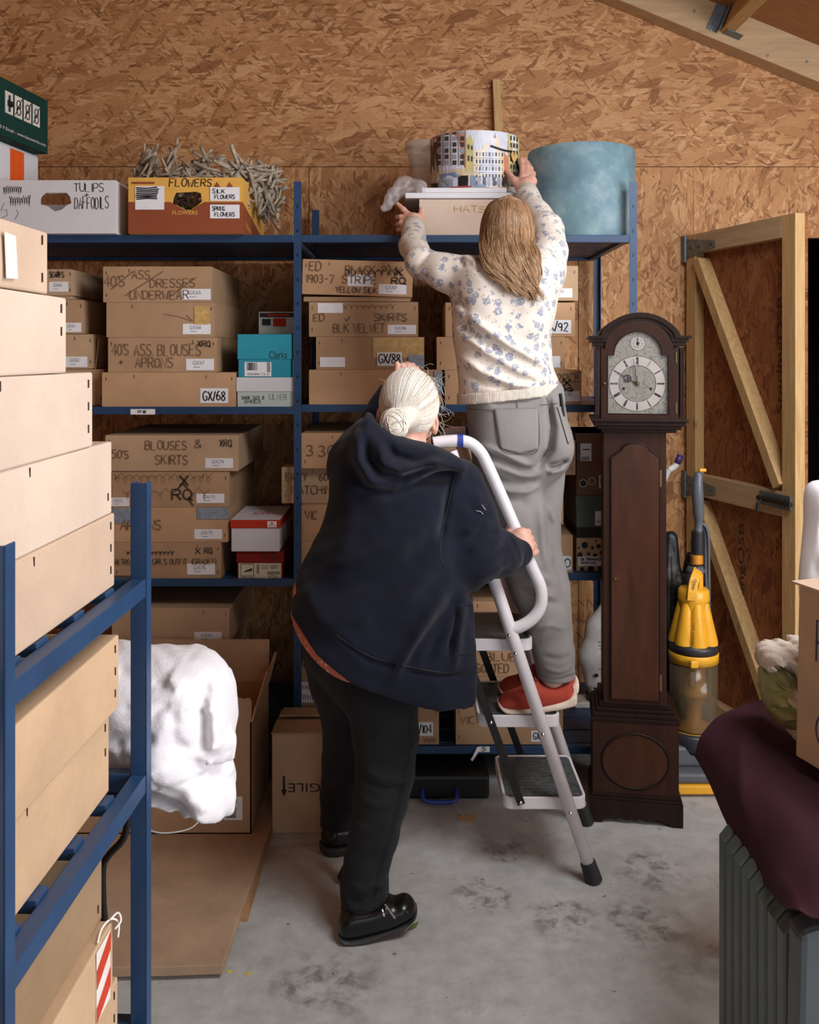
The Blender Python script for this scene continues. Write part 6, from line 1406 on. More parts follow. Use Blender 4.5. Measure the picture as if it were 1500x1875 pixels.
f.folds([(L2([(1400, 1188), (1424, 1200), (1442, 1226), (1452, 1262), (1456, 1340)]), -0.0110, .007), (L2([(1418, 1180), (1440, 1192), (1458, 1226), (1466, 1280), (1470, 1340)]), -0.0099, .006), (L2([(1446, 1174), (1464, 1196), (1478, 1240), (1484, 1300)]), -0.0099, .007), (L2([(1396, 1202), (1416, 1208), (1430, 1220)]), -0.0077, .005), (L2([(1428, 1268), (1446, 1274), (1468, 1266)]), 0.0077, .007), (L2([(1434, 1286), (1450, 1288), (1470, 1282)]), -0.0088, .006), (L2([(1446, 1300), (1450, 1340)]), -0.0055, .005), (L2([(1410, 1182), (1432, 1192), (1450, 1220)]), 0.0055, .007), (L2([(1466, 1176), (1484, 1200), (1494, 1240)]), 0.0066, .008)])
f.ripple(.0012, 190, 150, 210).ripple(.0008, 420, 380, 400)
tag(f.build('towel', M['towel']), 'cream towel bundled over the green cushion beside the carton', 'towel')
# ------------------------------------------------------------------ white sack on the foreground rack
ys = 1.76
f = Field((-.86, 1.28, .70), (-.28, 2.06, 1.11), .0045)
top = [(190, 1182), (260, 1185), (330, 1190), (378, 1199), (410, 1224), (424, 1262), (429, 1310), (431, 1345), (424, 1372), (412, 1380), (398, 1388), (395, 1390), (405, 1412), (418, 1440), (424, 1468), (415, 1483), (392, 1474), (360, 1462), (320, 1452), (268, 1438), (230, 1425), (205, 1408), (195, 1380), (130, 1380), (60, 1370), (60, 1200)]
f.infl(outline(top, ys, 4), ys, .17, .15, 0)
f.chain([P(385, 1425, ys), P(405, 1462, ys), P(418, 1482, ys)], [.045, .026, .008], .015)
f.cone(P(412, 1362, ys - .04), P(424, 1386, ys - .04), .022, .006, .015)
F_ = lambda pts, a, w_: (ln(pts, ys), a, w_)
f.folds([F_([(300, 1330), (340, 1350), (375, 1385), (400, 1430), (416, 1475)], .018, .022), F_([(215, 1385), (270, 1395), (330, 1415), (380, 1440)], -.016, .016), F_([(240, 1300), (300, 1290), (330, 1300)], -.010, .012), F_([(380, 1215), (395, 1260), (390, 1300), (394, 1350)], -.012, .012), F_([(345, 1290), (375, 1330), (388, 1372)], -.010, .011), F_([(400, 1240), (414, 1300), (412, 1350)], .008, .012), F_([(330, 1205), (360, 1225)], .008, .010), F_([(210, 1345), (245, 1360), (290, 1358)], .010, .012), F_([(275, 1420), (340, 1440), (400, 1465)], .012, .012), F_([(340, 1440), (352, 1462)], -.008, .008), F_([(370, 1445), (376, 1470)], -.008, .008), F_([(225, 1210), (300, 1225)], -.006, .015), F_([(350, 1250), (352, 1300)], -.006, .010)])
rs = random.Random(21)
for k in range(44):
    cx, cy = rs.uniform(210, 425), rs.uniform(1190, 1460); a = rs.choice((-.5, .2, 1.0, 1.4)) + rs.uniform(-.4, .4); L_ = rs.uniform(14, 46); b2 = a + rs.uniform(-.5, .5)
    f.folds([F_([(cx, cy), (cx + L_ * .5 * math.cos(a), cy + L_ * .5 * math.sin(a)), (cx + L_ * .5 * (math.cos(a) + math.cos(b2)), cy + L_ * .5 * (math.sin(a) + math.sin(b2)))], rs.choice((-1, 1)) * rs.uniform(.002, .0055), rs.uniform(.004, .008))])
f.ripple(.0014, 34, 41, 30).ripple(.0008, 90, 82, 96, 1.2)
sk = f.build('plastic_sack', M['sack'], smooth=1); tag(sk, 'crumpled white woven sack bulging past the blue foreground rack', 'sack')
m = MB(); m.tube(smooth_path([P(352, 1466, ys), P(372, 1478, ys), P(386, 1482, ys), P(366, 1502, ys), P(345, 1518, ys), P(305, 1525, ys), P(275, 1520, ys), P(258, 1500, ys), P(240, 1460, ys)], 6), .0014, 6); m.build('drawstring', M['string'], sk, True)
# black cable hanging behind the rack post
m = MB(); m.tube(smooth_path([P(160, 1470, 1.62), P(215, 1455, 1.62), P(234, 1490, 1.62), P(226, 1535, 1.62), P(200, 1565, 1.62), P(188, 1590, 1.62), P(188, 1650, 1.62), P(192, 1760, 1.62), P(150, 1900, 1.62)], 8), .0065, 10)
m.tube(smooth_path([P(120, 1552, 1.64), P(160, 1545, 1.64), P(186, 1536, 1.63), P(196, 1500, 1.63), P(180, 1475, 1.63)], 8), .003, 8); tag(m.build('cable', M['black'], smooth=True), 'black cable hanging in a loop behind the foreground rack post', 'cable')
# plywood board on the floor, on a batten
bt = .025
x0n, x1n, x1f = -1.75, X(405, 2.36), -.455
m = MB(); n = 26; edge = [(x0n, 2.37)]
for i in range(n + 1): t = i / n; edge.append((x0n + (x1n - x0n) * t, 2.365 + .006 * math.sin(t * 9) + (.012 * max(0, t - .88) / .12)))
edge += [(x1f, 3.42), (x0n, 3.42)]
B_ = empty('floor_board', (0, 0, 0)); tag(B_, 'worn chipboard sheet lying on the concrete under the open carton', 'board')
m.prism([(p[0], p[1]) for p in edge], .012, .012 + bt, 'z'); m.build('sheet', M['board'], B_, bevel=.002)
MB().box2((x1n - .03, 2.62, 0), (x1n + .022, 3.38, .012)).build('batten', M['board_edge'], B_)
MB().box2((-1.7, 2.40, 0), (x1n - .02, 2.45, .012)).build('batten', M['board_edge'], B_)
# open carton standing on the board
Yo = 3.03; zf = .037
OC_ = empty('open_carton', (X(460, Yo), Yo, zf)); tag(OC_, 'open brown carton with torn standing flaps on the chipboard sheet', 'box')
wo, do, ho = .62, .38, Z(1322, Yo) - zf
m = MB(); e = .004
m.box2((-wo, 0, 0), (0, e, ho)); m.box2((-wo, do - e, 0), (0, do, ho)); m.box2((-wo, 0, 0), (-wo + e, do, ho)); m.box2((-e, 0, 0), (0, do, ho)); m.box2((-wo, 0, 0), (0, do, e)); m.build('carton_body', M['card_dark'], OC_)
def torn(nm, pts, axis='y', at=0., th=.004, rot=(0, 0, 0), loc=(0, 0, 0), mat='card_dark'):
    o = MB().prism(pts, at, at + th, axis).build(nm, M[mat], OC_); o.location = loc; o.rotation_euler = rot; return o
tz = lambda py: Z(py, Yo) - zf
torn('flap', [(-.14, 0), (0, 0), (.003, .07), (-.004, .083), (-.02, .078), (-.05, .086), (-.09, .08), (-.14, .085)], loc=(0, 0, ho), rot=(R(6), 0, 0))
torn('flap', [(-.6, 0), (0, 0), (0, .15), (-.6, .15)], loc=(0, do, ho), rot=(R(-5), 0, 0), mat='card_mid')
torn('flap', [(0, 0), (do, 0), (do, .11), (do * .8, .135), (do * .55, .11), (do * .3, .13), (do * .12, .07), (0, .05)], 'x', loc=(0, 0, ho), rot=(0, R(14), 0), mat='card_mid')
torn('flap', [(-.6, 0), (-.16, 0), (-.17, -.10), (-.6, -.10)], loc=(0, -.004, ho), rot=(R(4), 0, 0))
x0, x1, z0, z1 = X(410, Yo) - X(460, Yo), X(444, Yo) - X(460, Yo), tz(1501), tz(1458)
p = MB().box2((x0, -.0016, z0), (x1, -.0004, z1)).build('label', M['paper'], OC_); m = MB(); W_ = x1 - x0; H_ = z1 - z0
for i in range(8): m.box2((x0 + W_ * .12, -.0022, z0 + H_ * (.10 + .06 * i)), (x0 + W_ * .66, -.0017, z0 + H_ * (.10 + .06 * i + rnd.uniform(.02, .045))))
for i in range(7): m.box2((x0 + W_ * (.4 + .05 * i), -.0022, z0 + H_ * .75), (x0 + W_ * (.4 + .05 * i + rnd.uniform(.015, .035)), -.0017, z0 + H_ * .9))
m.build('barcode', M['ink'], p)
# carton printed FRAGILE, upside down
Yf = 3.105; hf = Z(1345, Yf)
FC = empty('fragile_carton', (X(498, Yf), Yf, 0)); tag(FC, 'brown carton printed FRAGILE upside down, standing left of the black jeans', 'box')
wf = X(702, Yf) - X(498, Yf); df = .225
MB().box2((0, 0, 0), (wf, df, hf)).build('carton_body', M['card_mid'], FC, bevel=.003)
m = MB(); m.prism([(-.002, 0), (wf + .002, 0), (wf, df * .52), (0, df * .52)], hf + .001, hf + .005, 'z'); f1 = m.build('flap', M['card_mid'], FC); 
f2 = MB().prism([(0, 0), (wf, 0), (wf, -df * .5), (0, -df * .5)], 0, .004, 'z').build('flap', M['card_mid'], FC, loc=(.012, df, hf + .001)); f2.rotation_euler = (R(-8), 0, 0)
fx = lambda px: X(px, Yf) - X(498, Yf)
m = MB(); typeset(m, 'FRAGILE', 0, 0, fx(640) - fx(528), .030, 0, M4=Matrix.Translation((fx(640), -.0008, Z(1434, Yf))) @ Matrix.Rotation(R(180), 4, 'Y'))
x_ = fx(520); m.box2((x_ - .004, -.001, Z(1446, Yf)), (x_ + .004, -.0004, Z(1421, Yf))); m.prism([(x_ - .010, Z(1446, Yf)), (x_ + .010, Z(1446, Yf)), (x_, Z(1459, Yf))], -.001, -.0004); m.build('lettering', M['ink'], FC)
# dark case with a blue handle and buff tag under the rack
Yk = 3.34
KC = empty('instrument_case', (X(805, Yk), Yk, 0)); tag(KC, 'black flat case with blue carrying handle lying under the lowest shelf', 'case')
MB().box2((-.32, .0, 0), (.18, .40, .085)).build('case_shell', M['black'], KC, bevel=.012)
hx = lambda px: (px - 805) * Yk / FPX
MB().tube(smooth_path([(hx(774), .0, .035), (hx(773), -.03, .03), (hx(777), -.045, .02), (hx(790), -.05, .016), (hx(820), -.05, .016), (hx(833), -.045, .02), (hx(836), -.03, .03), (hx(835), .0, .035)], 5), .008, 12).build('handle', M['blue_plastic'], KC, True)
m = MB(); m.prism([(0, 0), (.05, -.015), (.066, .03), (.016, .048)], .0008, .0018, 'z'); tg = m.build('luggage_tag', M['tagpaper'], loc=(X(838, 3.2), 3.19, 0)); tag(tg, 'buff card tag on the floor tied to the blue handle', 'tag')
MB().tube(smooth_path([(.02, .04, .003), (.0, .07, .01), (-.012, .095, .02)], 4), .0008, 5).build('tag_string', M['string'], tg)
# bits on the floor
m = MB(); lf = [(0, 0), (.012, .006), (.03, .008), (.045, 0), (.03, -.008), (.012, -.006)]; m.prism(lf, .001, .003, 'z'); m.tube([(0, 0, .002), (-.012, -.002, .002)], .001, 5); o = m.build('leaf', M['leaf'], loc=(X(748, 2.58), 2.575, .0), rot=(R(-14), 0, R(50))); o.location.z = .004; tag(o, 'small green leaf on the floor at the toe of the black shoe', 'leaf')
m = MB(); m.prism([(0, 0), (.012, .004), (.02, -.002), (.008, -.006)], .0006, .0016, 'z'); o = m.build('paint_fleck', M['yellow_mark'], loc=(X(414, 2.42), 2.41, 0)); tag(o, 'yellow fleck on the concrete at the corner of the chipboard sheet', 'fleck'); m = MB(); m.prism([(0, 0), (.012, .006), (.022, -.002), (.008, -.004)], .0006, .0016, 'z'); o = m.build('paint_fleck', M['yellow_mark'], loc=(X(447, 2.40), 2.40, 0)); tag(o, 'yellow fleck on open concrete, right of the one by the chipboard', 'fleck')
# ------------------------------------------------------------------ white step ladder
LN, LF = 2.82, 3.17
LA = empty('step_ladder', (X(1085, LN), LN, 0)); tag(LA, 'white three step ladder with hand rails and dark treads, held by the woman in navy', 'ladder')
def lw(m, nm, mat, par=None, smooth=False, bevel=0):
    o = m.build(nm, M[mat], par or LA, smooth, bevel)
    if par is None: o.location = -Vector(LA.location)
    return o
dv = Vector((.045, LF - LN, 0))
rf, rt_ = P(1085, 1604, LN), P(822, 815, LN)
rtop = P(838, 812, LN)
for side, o_ in (('near', Vector()), ('far', dv)):
    ru = rt_ - rf
    lw(MB().tube([rf + o_ + ru * .03, rf + o_ + ru * .985], .0195, 18), 'front_rail', 'white_metal', smooth=True)
    lw(MB().tube([rf + o_ + ru * -.012, rf + o_ + ru * .034], [.027, .0235], 18), 'rubber_foot', 'rubber', bevel=.003)
    r0 = Vector((.045, LN, .70)) + o_; r1 = Vector((X(630, LN), LN, .0)) + o_
    lw(MB().tube([r0, r1 + (r0 - r1) * .03], .0165, 16), 'rear_leg', 'white_metal', smooth=True)
    lw(MB().tube([r1 + Vector((.002, 0, .006)), r1 + (r0 - r1) * .06], [.025, .021], 16), 'rubber_foot', 'rubber', bevel=.003)
    lp = smooth_path([P(934, 1152, LN) + o_, P(955, 1146, LN) + o_, P(978, 1130, LN) + o_, P(991, 1106, LN) + o_, P(990, 1075, LN) + o_, P(975, 1040, LN) + o_, P(951, 985, LN) + o_, P(918, 908, LN) + o_, P(892, 850, LN) + o_, P(880, 828, LN) + o_, P(864, 813, LN) + o_, P(845, 807, LN) + o_, P(815, 808, LN) + o_, P(793, 811, LN) + o_], 6)
    h = lw(MB().tube(lp, .0185 if side == 'near' else .016, 18), 'hand_rail', 'white_metal', smooth=True)
    lw(MB().tube([P(838, 807, LN) + o_, P(848, 807, LN) + o_], .0205, 16), 'plastic_clip', 'blue_plastic', h)
    for px, py in ((931, 1160), (943, 1193), (993, 1340), (1043, 1484)):
        if side == 'near': lw(MB().lathe([(0, 0), (.006, 0), (.005, .003), (0, .0045)], P(px, py, LN) + o_ + Vector((0, -.019, 0)), 10, Matrix.Rotation(R(90), 3, 'X')), 'rivet', 'chrome', None, True)
    b0, b1 = P(955, 1473, LN + .012) + o_ * .93, P(843, 1170, LN + .012) + o_ * .93
    br = lw(MB().bar(b0, b1, .008, .024, up=(1, 0, .3)), 'flat_brace', 'black_metal', bevel=.002)
    q = MB()
    for t in (.015, .5): q.lathe([(0, 0), (.006, 0), (.005, .003), (0, .0045)], b0.lerp(b1, t) + Vector((0, -.005, 0)), 10, Matrix.Rotation(R(90), 3, 'X'))
    lw(q, 'rivet', 'chrome', br, True)
def rr(x0, x1, y0, y1, r, n=5):
    out = []
    for cx, cy, a0 in ((x1 - r, y1 - r, 0), (x0 + r, y1 - r, 90), (x0 + r, y0 + r, 180), (x1 - r, y0 + r, 270)):
        for i in range(n + 1): a = math.radians(a0 + 90 * i / n); out.append((cx + r * math.cos(a), cy + r * math.sin(a)))
    return out
for (x0, x1, z) in ((X(922, 2.84), X(1075, 2.84), .243), (X(875, 2.84), X(1027, 2.84), .494), (.045, X(977, 2.84), .728)):
    y0, y1 = 2.842, 3.148; m = MB(); A_ = rr(x0, x1, y0, y1, .028); Bq = rr(x0 + .009, x1 - .009, y0 + .009, y1 - .009, .02); n = len(A_)
    vs = [(p[0], p[1], z - .034) for p in A_] + [(p[0], p[1], z + .002) for p in A_] + [(p[0], p[1], z + .002) for p in Bq] + [(p[0], p[1], z - .006) for p in Bq]
    m.add(vs, [(k * n + i, k * n + (i + 1) % n, (k + 1) * n + (i + 1) % n, (k + 1) * n + i) for k in range(3) for i in range(n)] + [tuple(range(n - 1, -1, -1)), tuple(3 * n + i for i in range(n))])
    st_ = lw(m, 'step', 'white_metal', bevel=.002)
    m = MB(); m.prism(rr(x0 + .010, x1 - .010, y0 + .010, y1 - .010, .019), z - .006, z - .0005, 'z')
    for i in range(13): yy = y0 + .022 + i * (y1 - y0 - .044) / 12; m.box2((x0 + .02, yy - .003, z - .0005), (x1 - .02, yy + .003, z + .0008))
    lw(m, 'tread', 'tread_m', st_)
lw(MB().tube([Vector((.02, LN, .62)), Vector((.02, LN, .62)) + dv], .009, 12), 'cross_bar', 'white_metal', smooth=True)
# ------------------------------------------------------------------ the woman on the ladder
YA = 2.97
def C(*a): return [P(*p) for p in a]
fa = Field((X(715, 3.3), 2.76, .49), (X(1075, 3.0), 3.66, 2.36), .0034)
# legs, trunk and head (mostly inside the clothes)
fa.chain(C((930, 860, 2.96), (962, 1020, 2.94), (1016, 1235, 2.93)), [.075, .055, .036], .02).chain(C((985, 860, 3.0), (985, 1010, 3.03), (1016, 1230, 3.03)), [.065, .052, .034], .02)
fa.chain(C((1018, 1240, 2.93), (1022, 1270, 2.93), (935, 1288, 2.93)), [.036, .03, .022], .02).chain(C((1018, 1230, 3.03), (1022, 1258, 3.03), (940, 1268, 3.03)), [.034, .03, .022], .02)
fa.chain(C((945, 820, 2.97), (935, 640, 2.97), (925, 520, 2.97)), [.095, .09, .085], .04, (1, 1.2, 1)).cone(P(868, 500, 2.97), P(985, 495, 2.97), .045, .045, .03)
fa.cone(P(928, 480, 2.975), P(929, 430, 2.99), .042, .046, .02)
HA = P(930, 414, 3.0)
fa.ell(HA, (.067, .083, .082), .02).ell(HA + Vector((-.005, .045, -.06)), (.05, .055, .05), .03)          # skull, jaw
fa.cone(HA + Vector((-.005, .095, .0)), HA + Vector((-.005, .112, -.026)), .010, .013, .012).ell(HA + Vector((-.005, .098, -.058)), (.022, .008, .008), .008)  # nose, mouth
for sx in (-1, 1):
    fa.ell(HA + Vector((sx * .030 - .005, .088, .004)), (.014, .006, .007), .006, sub=True).ell(HA + Vector((sx * .075, -.002, -.01)), (.009, .020, .030), .008)  # eyes, ears
fa.chain(C((866, 500, 2.97), (776, 481, 3.04), (757, 420, 3.34)), [.046, .036, .027], .02)
fa.chain(C((992, 495, 2.97), (1007, 458, 3.03), (1002, 418, 3.14), (964, 358, 3.37)), [.044, .034, .034, .027], .02)
# left hand on the rack edge, pointing finger raised
fa.chain(C((757, 420, 3.34), (757, 406, 3.39)), [.025, .030], .015, (1, 1.3, 1)).chain(C((762, 404, 3.40), (748, 400, 3.405)), [.024, .024], .012, (1, 1.3, 1)).chain(C((757, 402, 3.39), (750, 418, 3.385)), [.022, .016], .012)
fa.chain(C((751, 396, 3.405), (739, 384, 3.415), (728, 373.5, 3.43)), [.0125, .0100, .0082], .006)
fa.chain(C((745, 402, 3.40), (734, 397.5, 3.405), (727.5, 398, 3.425)), [.0122, .0100, .0090], .005)
fa.chain(C((745, 409, 3.395), (734, 408.5, 3.40), (728, 410.5, 3.42)), [.0115, .0096, .0086], .005)
fa.chain(C((747, 416, 3.39), (736, 418.5, 3.39), (729, 420.5, 3.41)), [.0105, .0086, .0078], .005)
fa.chain(C((765, 406, 3.39), (771, 396, 3.41), (772, 383, 3.43)), [.0155, .0125, .0095], .010)
# right hand round the printed hat box
fa.chain(C((964, 356, 3.38), (964, 340, 3.43)), [.026, .031], .015, (1, 1.3, 1)).chain(C((957, 342, 3.44), (972, 332, 3.45)), [.024, .024], .014, (1, 1.3, 1))
fa.chain(C((957, 326, 3.45), (957, 308, 3.50), (955, 291, 3.545)), [.0130, .0105, .0085], .006)
fa.chain(C((964, 324, 3.455), (965, 305, 3.51), (961, 290, 3.57)), [.0130, .0105, .0085], .005)
fa.chain(C((970, 326, 3.46), (972, 309, 3.525), (966, 297, 3.59)), [.0120, .0100, .0084], .005)
fa.chain(C((975, 331, 3.46), (977, 318, 3.52), (971, 310, 3.575)), [.0110, .0090, .0078], .005)
fa.chain(C((954, 348, 3.42), (943, 332, 3.455), (930, 315, 3.495)), [.0175, .0130, .0098], .012)
PA = fa.build('person', M['skin']); tag(PA, 'person in blue flowered sweater and grey jeans on the ladder reaching for a hat box', 'person')
del fa
# nails that show
def nail(par, p, n, s=.006, nm='fingernail'):
    m = MB(); m.lathe([(0, .0010), (s * .7, .0008), (s, 0)], (0, 0, 0), 10, None, 0, False); o = m.build(nm, M['nail'], par, True); o.location = p; o.rotation_euler = Vector(n).to_track_quat('Z', 'Y').to_euler(); return o
# grey jeans
fj = Field((X(835, 2.9), 2.74, Z(1262, 2.85)), (X(1075, 3.1), 3.22, Z(690, 2.9)), .0046)
pel = outline([(858, 705), (940, 700), (1024, 698), (1036, 765), (1047, 815), (1042, 846), (1028, 872), (985, 900), (930, 900), (880, 880), (864, 830), (857, 770)], 2.95, 4)
fj.infl(pel, 2.965, .125, .10, .02)
fj.ell(P(936, 806, 2.89), (.088, .066, .085), .05).ell(P(1016, 812, 2.90), (.052, .066, .070), .04)
px2 = FPX
def rj(r, Y): return r * Y / FPX
fj.chain([P(931, 862, 2.955), P(945, 940, 2.945), P(962, 1020, 2.94), P(979, 1073, 2.935), P(999, 1132, 2.93), P(1014, 1193, 2.925), P(1019, 1250, 2.925)], [rj(v, 2.94) for v in (62, 54, 47, 44, 41, 36.5, 34)], .02, (1, .92, 1))
fj.chain([P(986, 862, 3.01), P(983, 950, 3.03), P(986, 1010, 3.035), P(1002, 1080, 3.03), P(1012, 1160, 3.03), P(1018, 1240, 3.03)], [rj(v, 3.03) for v in (48, 44, 42, 43, 37, 33)], .004, (1, .95, 1))
f2 = lambda pts, a, w_: (ln(pts, 2.87), a, w_)
fj.folds([f2([(870, 812), (905, 822), (940, 838), (978, 855)], .009, .010), f2([(875, 826), (910, 838), (950, 858), (990, 852)], -.008, .010), f2([(880, 842), (925, 858), (960, 870), (990, 868)], .010, .011), f2([(890, 870), (930, 882), (975, 880), (992, 868)], -.007, .011), f2([(900, 885), (930, 896), (965, 898), (990, 888)], .010, .010), f2([(905, 905), (940, 915), (970, 920)], -.008, .016),
          f2([(1003, 722), (1010, 780), (1004, 822), (986, 848), (980, 860)], -.020, .011), f2([(998, 852), (1020, 850), (1042, 842)], -.016, .008), f2([(1000, 866), (1020, 862), (1036, 856)], .008, .008), f2([(1008, 930), (1016, 950), (1026, 968)], .006, .008), f2([(1008, 1000), (1018, 1025), (1028, 1040)], .006, .008),
          f2([(988, 900), (992, 950), (996, 1010), (1010, 1060)], .007, .012), f2([(972, 920), (980, 980), (985, 1030)], -.006, .014), f2([(945, 1060), (985, 1052), (1015, 1062)], .005, .007), f2([(948, 1075), (985, 1068), (1020, 1078)], -.005, .007), f2([(955, 1092), (990, 1084), (1026, 1094)], .005, .007), f2([(962, 1108), (1000, 1100), (1035, 1112)], -.005, .007), f2([(972, 1150), (1005, 1140), (1040, 1152)], .004, .008), f2([(985, 1180), (1005, 1130)], .004, .008), f2([(990, 1200), (1025, 1205), (1050, 1198)], -.005, .009), f2([(990, 1222), (1025, 1228), (1052, 1220)], .004, .007)], ymax=2.96)
fj.ripple(.0011, 34, 41, 30)
fj.half((0, 0, -1), (0, 0, Z(1240, 2.925)))
JE = fj.build('jeans', M['grey_denim'], PA); del fj
tj = bvh(JE)
def surf_ribbon(tree, name, pls, w, mat, par, off=.001, Y0=1.2):
    """stitched line lying on a garment"""
    m = MB()
    for pl in pls:
        q = smooth_path([(a, b, 0) for a, b in pl], 6) if len(pl) > 2 else [Vector((pl[0][0] + (pl[1][0] - pl[0][0]) * t / 6, pl[0][1] + (pl[1][1] - pl[0][1]) * t / 6, 0)) for t in range(7)]
        pts = [cast(tree, v.x, v.y, off, Y0) for v in q]; pts = [p for p in pts if p is not None]
        if len(pts) > 1: m.tube(pts, w, 5)
    return m.build(name, M[mat], par, True) if m.v else None
def surf_patch(tree, name, quad, mat, par, off=.002, nu=14, nv=14, th=.002, Y0=1.2):
    """cloth patch lying on a garment; quad = four traced corners or a polygon bound row by row"""
    a, b, c, d = quad[:4]; vs = []; ok = True
    for j in range(nv + 1):
        for i in range(nu + 1):
            u, v = i / nu, j / nv; px = (a[0] * (1 - u) + b[0] * u) * (1 - v) + (d[0] * (1 - u) + c[0] * u) * v; py = (a[1] * (1 - u) + b[1] * u) * (1 - v) + (d[1] * (1 - u) + c[1] * u) * v
            if len(quad) > 4: py += quad[4] * (1 - abs(2 * u - 1)) * v
            p = cast(tree, px, py, off, Y0); ok = ok and p is not None; vs.append(p)
    if not ok: return None
    m = MB(); m.add(vs, [(j * (nu + 1) + i, j * (nu + 1) + i + 1, (j + 1) * (nu + 1) + i + 1, (j + 1) * (nu + 1) + i) for j in range(nv) for i in range(nu)])
    o = m.build(name, M[mat], par, True); s_ = o.modifiers.new('s', 'SOLIDIFY'); s_.thickness = th; s_.offset = -1; return o
pk = surf_patch(tj, 'back_pocket', ((905, 750), (985, 748), (985, 822), (917, 822), 9), 'grey_denim', JE, .003)
pk2 = surf_patch(tj, 'back_pocket', ((1019, 745), (1033, 744), (1044, 806), (1039, 812), 3), 'grey_denim', JE, .003, 8, 14)
surf_ribbon(tj, 'seam', [[(905, 750), (985, 748)], [(906, 756), (985, 754)], [(905, 750), (917, 822), (951, 831), (985, 822), (985, 748)], [(909, 752), (920, 819), (951, 827), (981, 819), (982, 752)], [(1001, 728), (1010, 770), (1009, 805), (1000, 828), (988, 846)], [(944, 728), (948, 748)], [(858, 748), (905, 752)], [(990, 742), (1020, 738)], [(1022, 747), (1038, 805)], [(992, 1236), (1020, 1240), (1050, 1232)], [(893, 940), (915, 1020), (950, 1110), (980, 1200)]], .0009, 'thread', JE, .0035)
# phone peeping from the right pocket
m = MB(); pp = cast(tj, 1026, 745, .006)
if pp is not None: m.bar(pp + Vector((.006, 0, -.03)), pp + Vector((-.004, 0, .042)), .008, .012, up=(0, 1, 0)); m.build('phone', M['black'], JE, bevel=.002)
# belt loops
# floral sweater
fs = Field((X(725, 3.3), 2.76, Z(758, 2.9)), (X(1075, 3.05), 3.44, Z(335, 3.35)), .0046)
tor = outline([(842, 478), (866, 470), (930, 462), (985, 458), (1012, 466), (1031, 500), (1022, 560), (1013, 630), (1015, 672), (1026, 704), (1027, 760), (1010, 800), (930, 800), (850, 780), (840, 705), (835, 650), (829, 600), (827, 552), (830, 510)], YA - .04, 4)
fs.infl(tor, YA, .128, .12, 0)
fs.chain(C((862, 506, 2.965), (816, 500, 2.99), (771, 482, 3.04)), [.062, .056, .049], .03).chain(C((771, 482, 3.04), (757, 450, 3.20), (757, 419, 3.345)), [.049, .046, .0415], .02)
fs.chain(C((992, 500, 2.965), (1008, 462, 3.03)), [.070, .056], .04).chain(C((1008, 462, 3.03), (1003, 420, 3.14), (965, 362, 3.36)), [.056, .052, .041], .02)
f3 = lambda pts, a, w_: (ln(pts, 2.87), a, w_)
fs.folds([f3([(836, 560), (870, 590), (930, 632), (990, 665), (1015, 690)], .014, .013), f3([(832, 580), (865, 612), (920, 650)], -.010, .013), f3([(845, 610), (890, 645), (950, 680), (1010, 700)], .011, .013), f3([(838, 650), (880, 680), (940, 705), (1000, 712)], .013, .013), f3([(838, 668), (880, 700), (950, 715)], -.008, .010), f3([(1010, 560), (985, 600), (960, 620)], .006, .014), f3([(1020, 590), (1005, 640), (985, 660)], -.006, .012), f3([(834, 540), (850, 560), (860, 600)], -.008, .012), f3([(850, 464), (866, 474), (872, 490)], .010, .009), f3([(842, 470), (852, 490)], -.007, .008), f3([(905, 540), (960, 560), (1005, 555)], .005, .02), f3([(842, 725), (920, 716), (1028, 704)], -.006, .007)], ymax=2.97)
fs.folds([(ln([(745, 500), (765, 490), (790, 462)], 3.04), -.006, .008), (ln([(752, 508), (780, 500)], 3.04), .006, .008), (ln([(1036, 480), (1015, 470), (1000, 450)], 3.0), -.006, .009), (ln([(1034, 455), (1012, 440)], 3.05), .006, .010)])
fs.ripple(.0016, 30, 36, 27)
hx0, hz0, hx1, hz1 = X(842, 2.87), Z(741, 2.87), X(1030, 2.87), Z(720, 2.87); hn = Vector((hz1 - hz0, 0, -(hx1 - hx0))).normalized()
fs.half(hn, (hx0, 0, hz0))
SW = fs.build('sweater', M['floral'], PA); del fs
# ribbed hem and cuffs
def ringband(name, pts, rad, mat, par, w=.03, sq=(1, 1)):
    m = MB(); m.tube(pts, rad, 28); return m.build(name, M[mat], par, True)
a, b_ = P(757, 426, 3.31), P(757, 413, 3.368); ringband('cuff', [a, a.lerp(b_, .1), a.lerp(b_, .5), a.lerp(b_, .92), b_], [.040, .0435, .0425, .0405, .036], 'rib', SW)
a, b_ = P(972, 372, 3.33), P(964, 350, 3.395); ringband('cuff', [a, a.lerp(b_, .1), a.lerp(b_, .5), a.lerp(b_, .92), b_], [.041, .0435, .0425, .040, .036], 'rib', SW)
fr_ = Field((X(830, 2.9), 2.78, Z(752, 2.9)), (X(1045, 3.05), 3.16, Z(700, 2.9)), .0045)
fr_.infl(tor, YA, .128, .12, 0); fr_.F -= .0035; fr_.half(hn, Vector((hx0, 0, hz0)) + hn * .004).half(-hn, Vector((hx0, 0, hz0)) - hn * .030)
fr_.ripple(.0006, 300, 200, 0); fr_.build('hem_rib', M['rib'], SW); del fr_
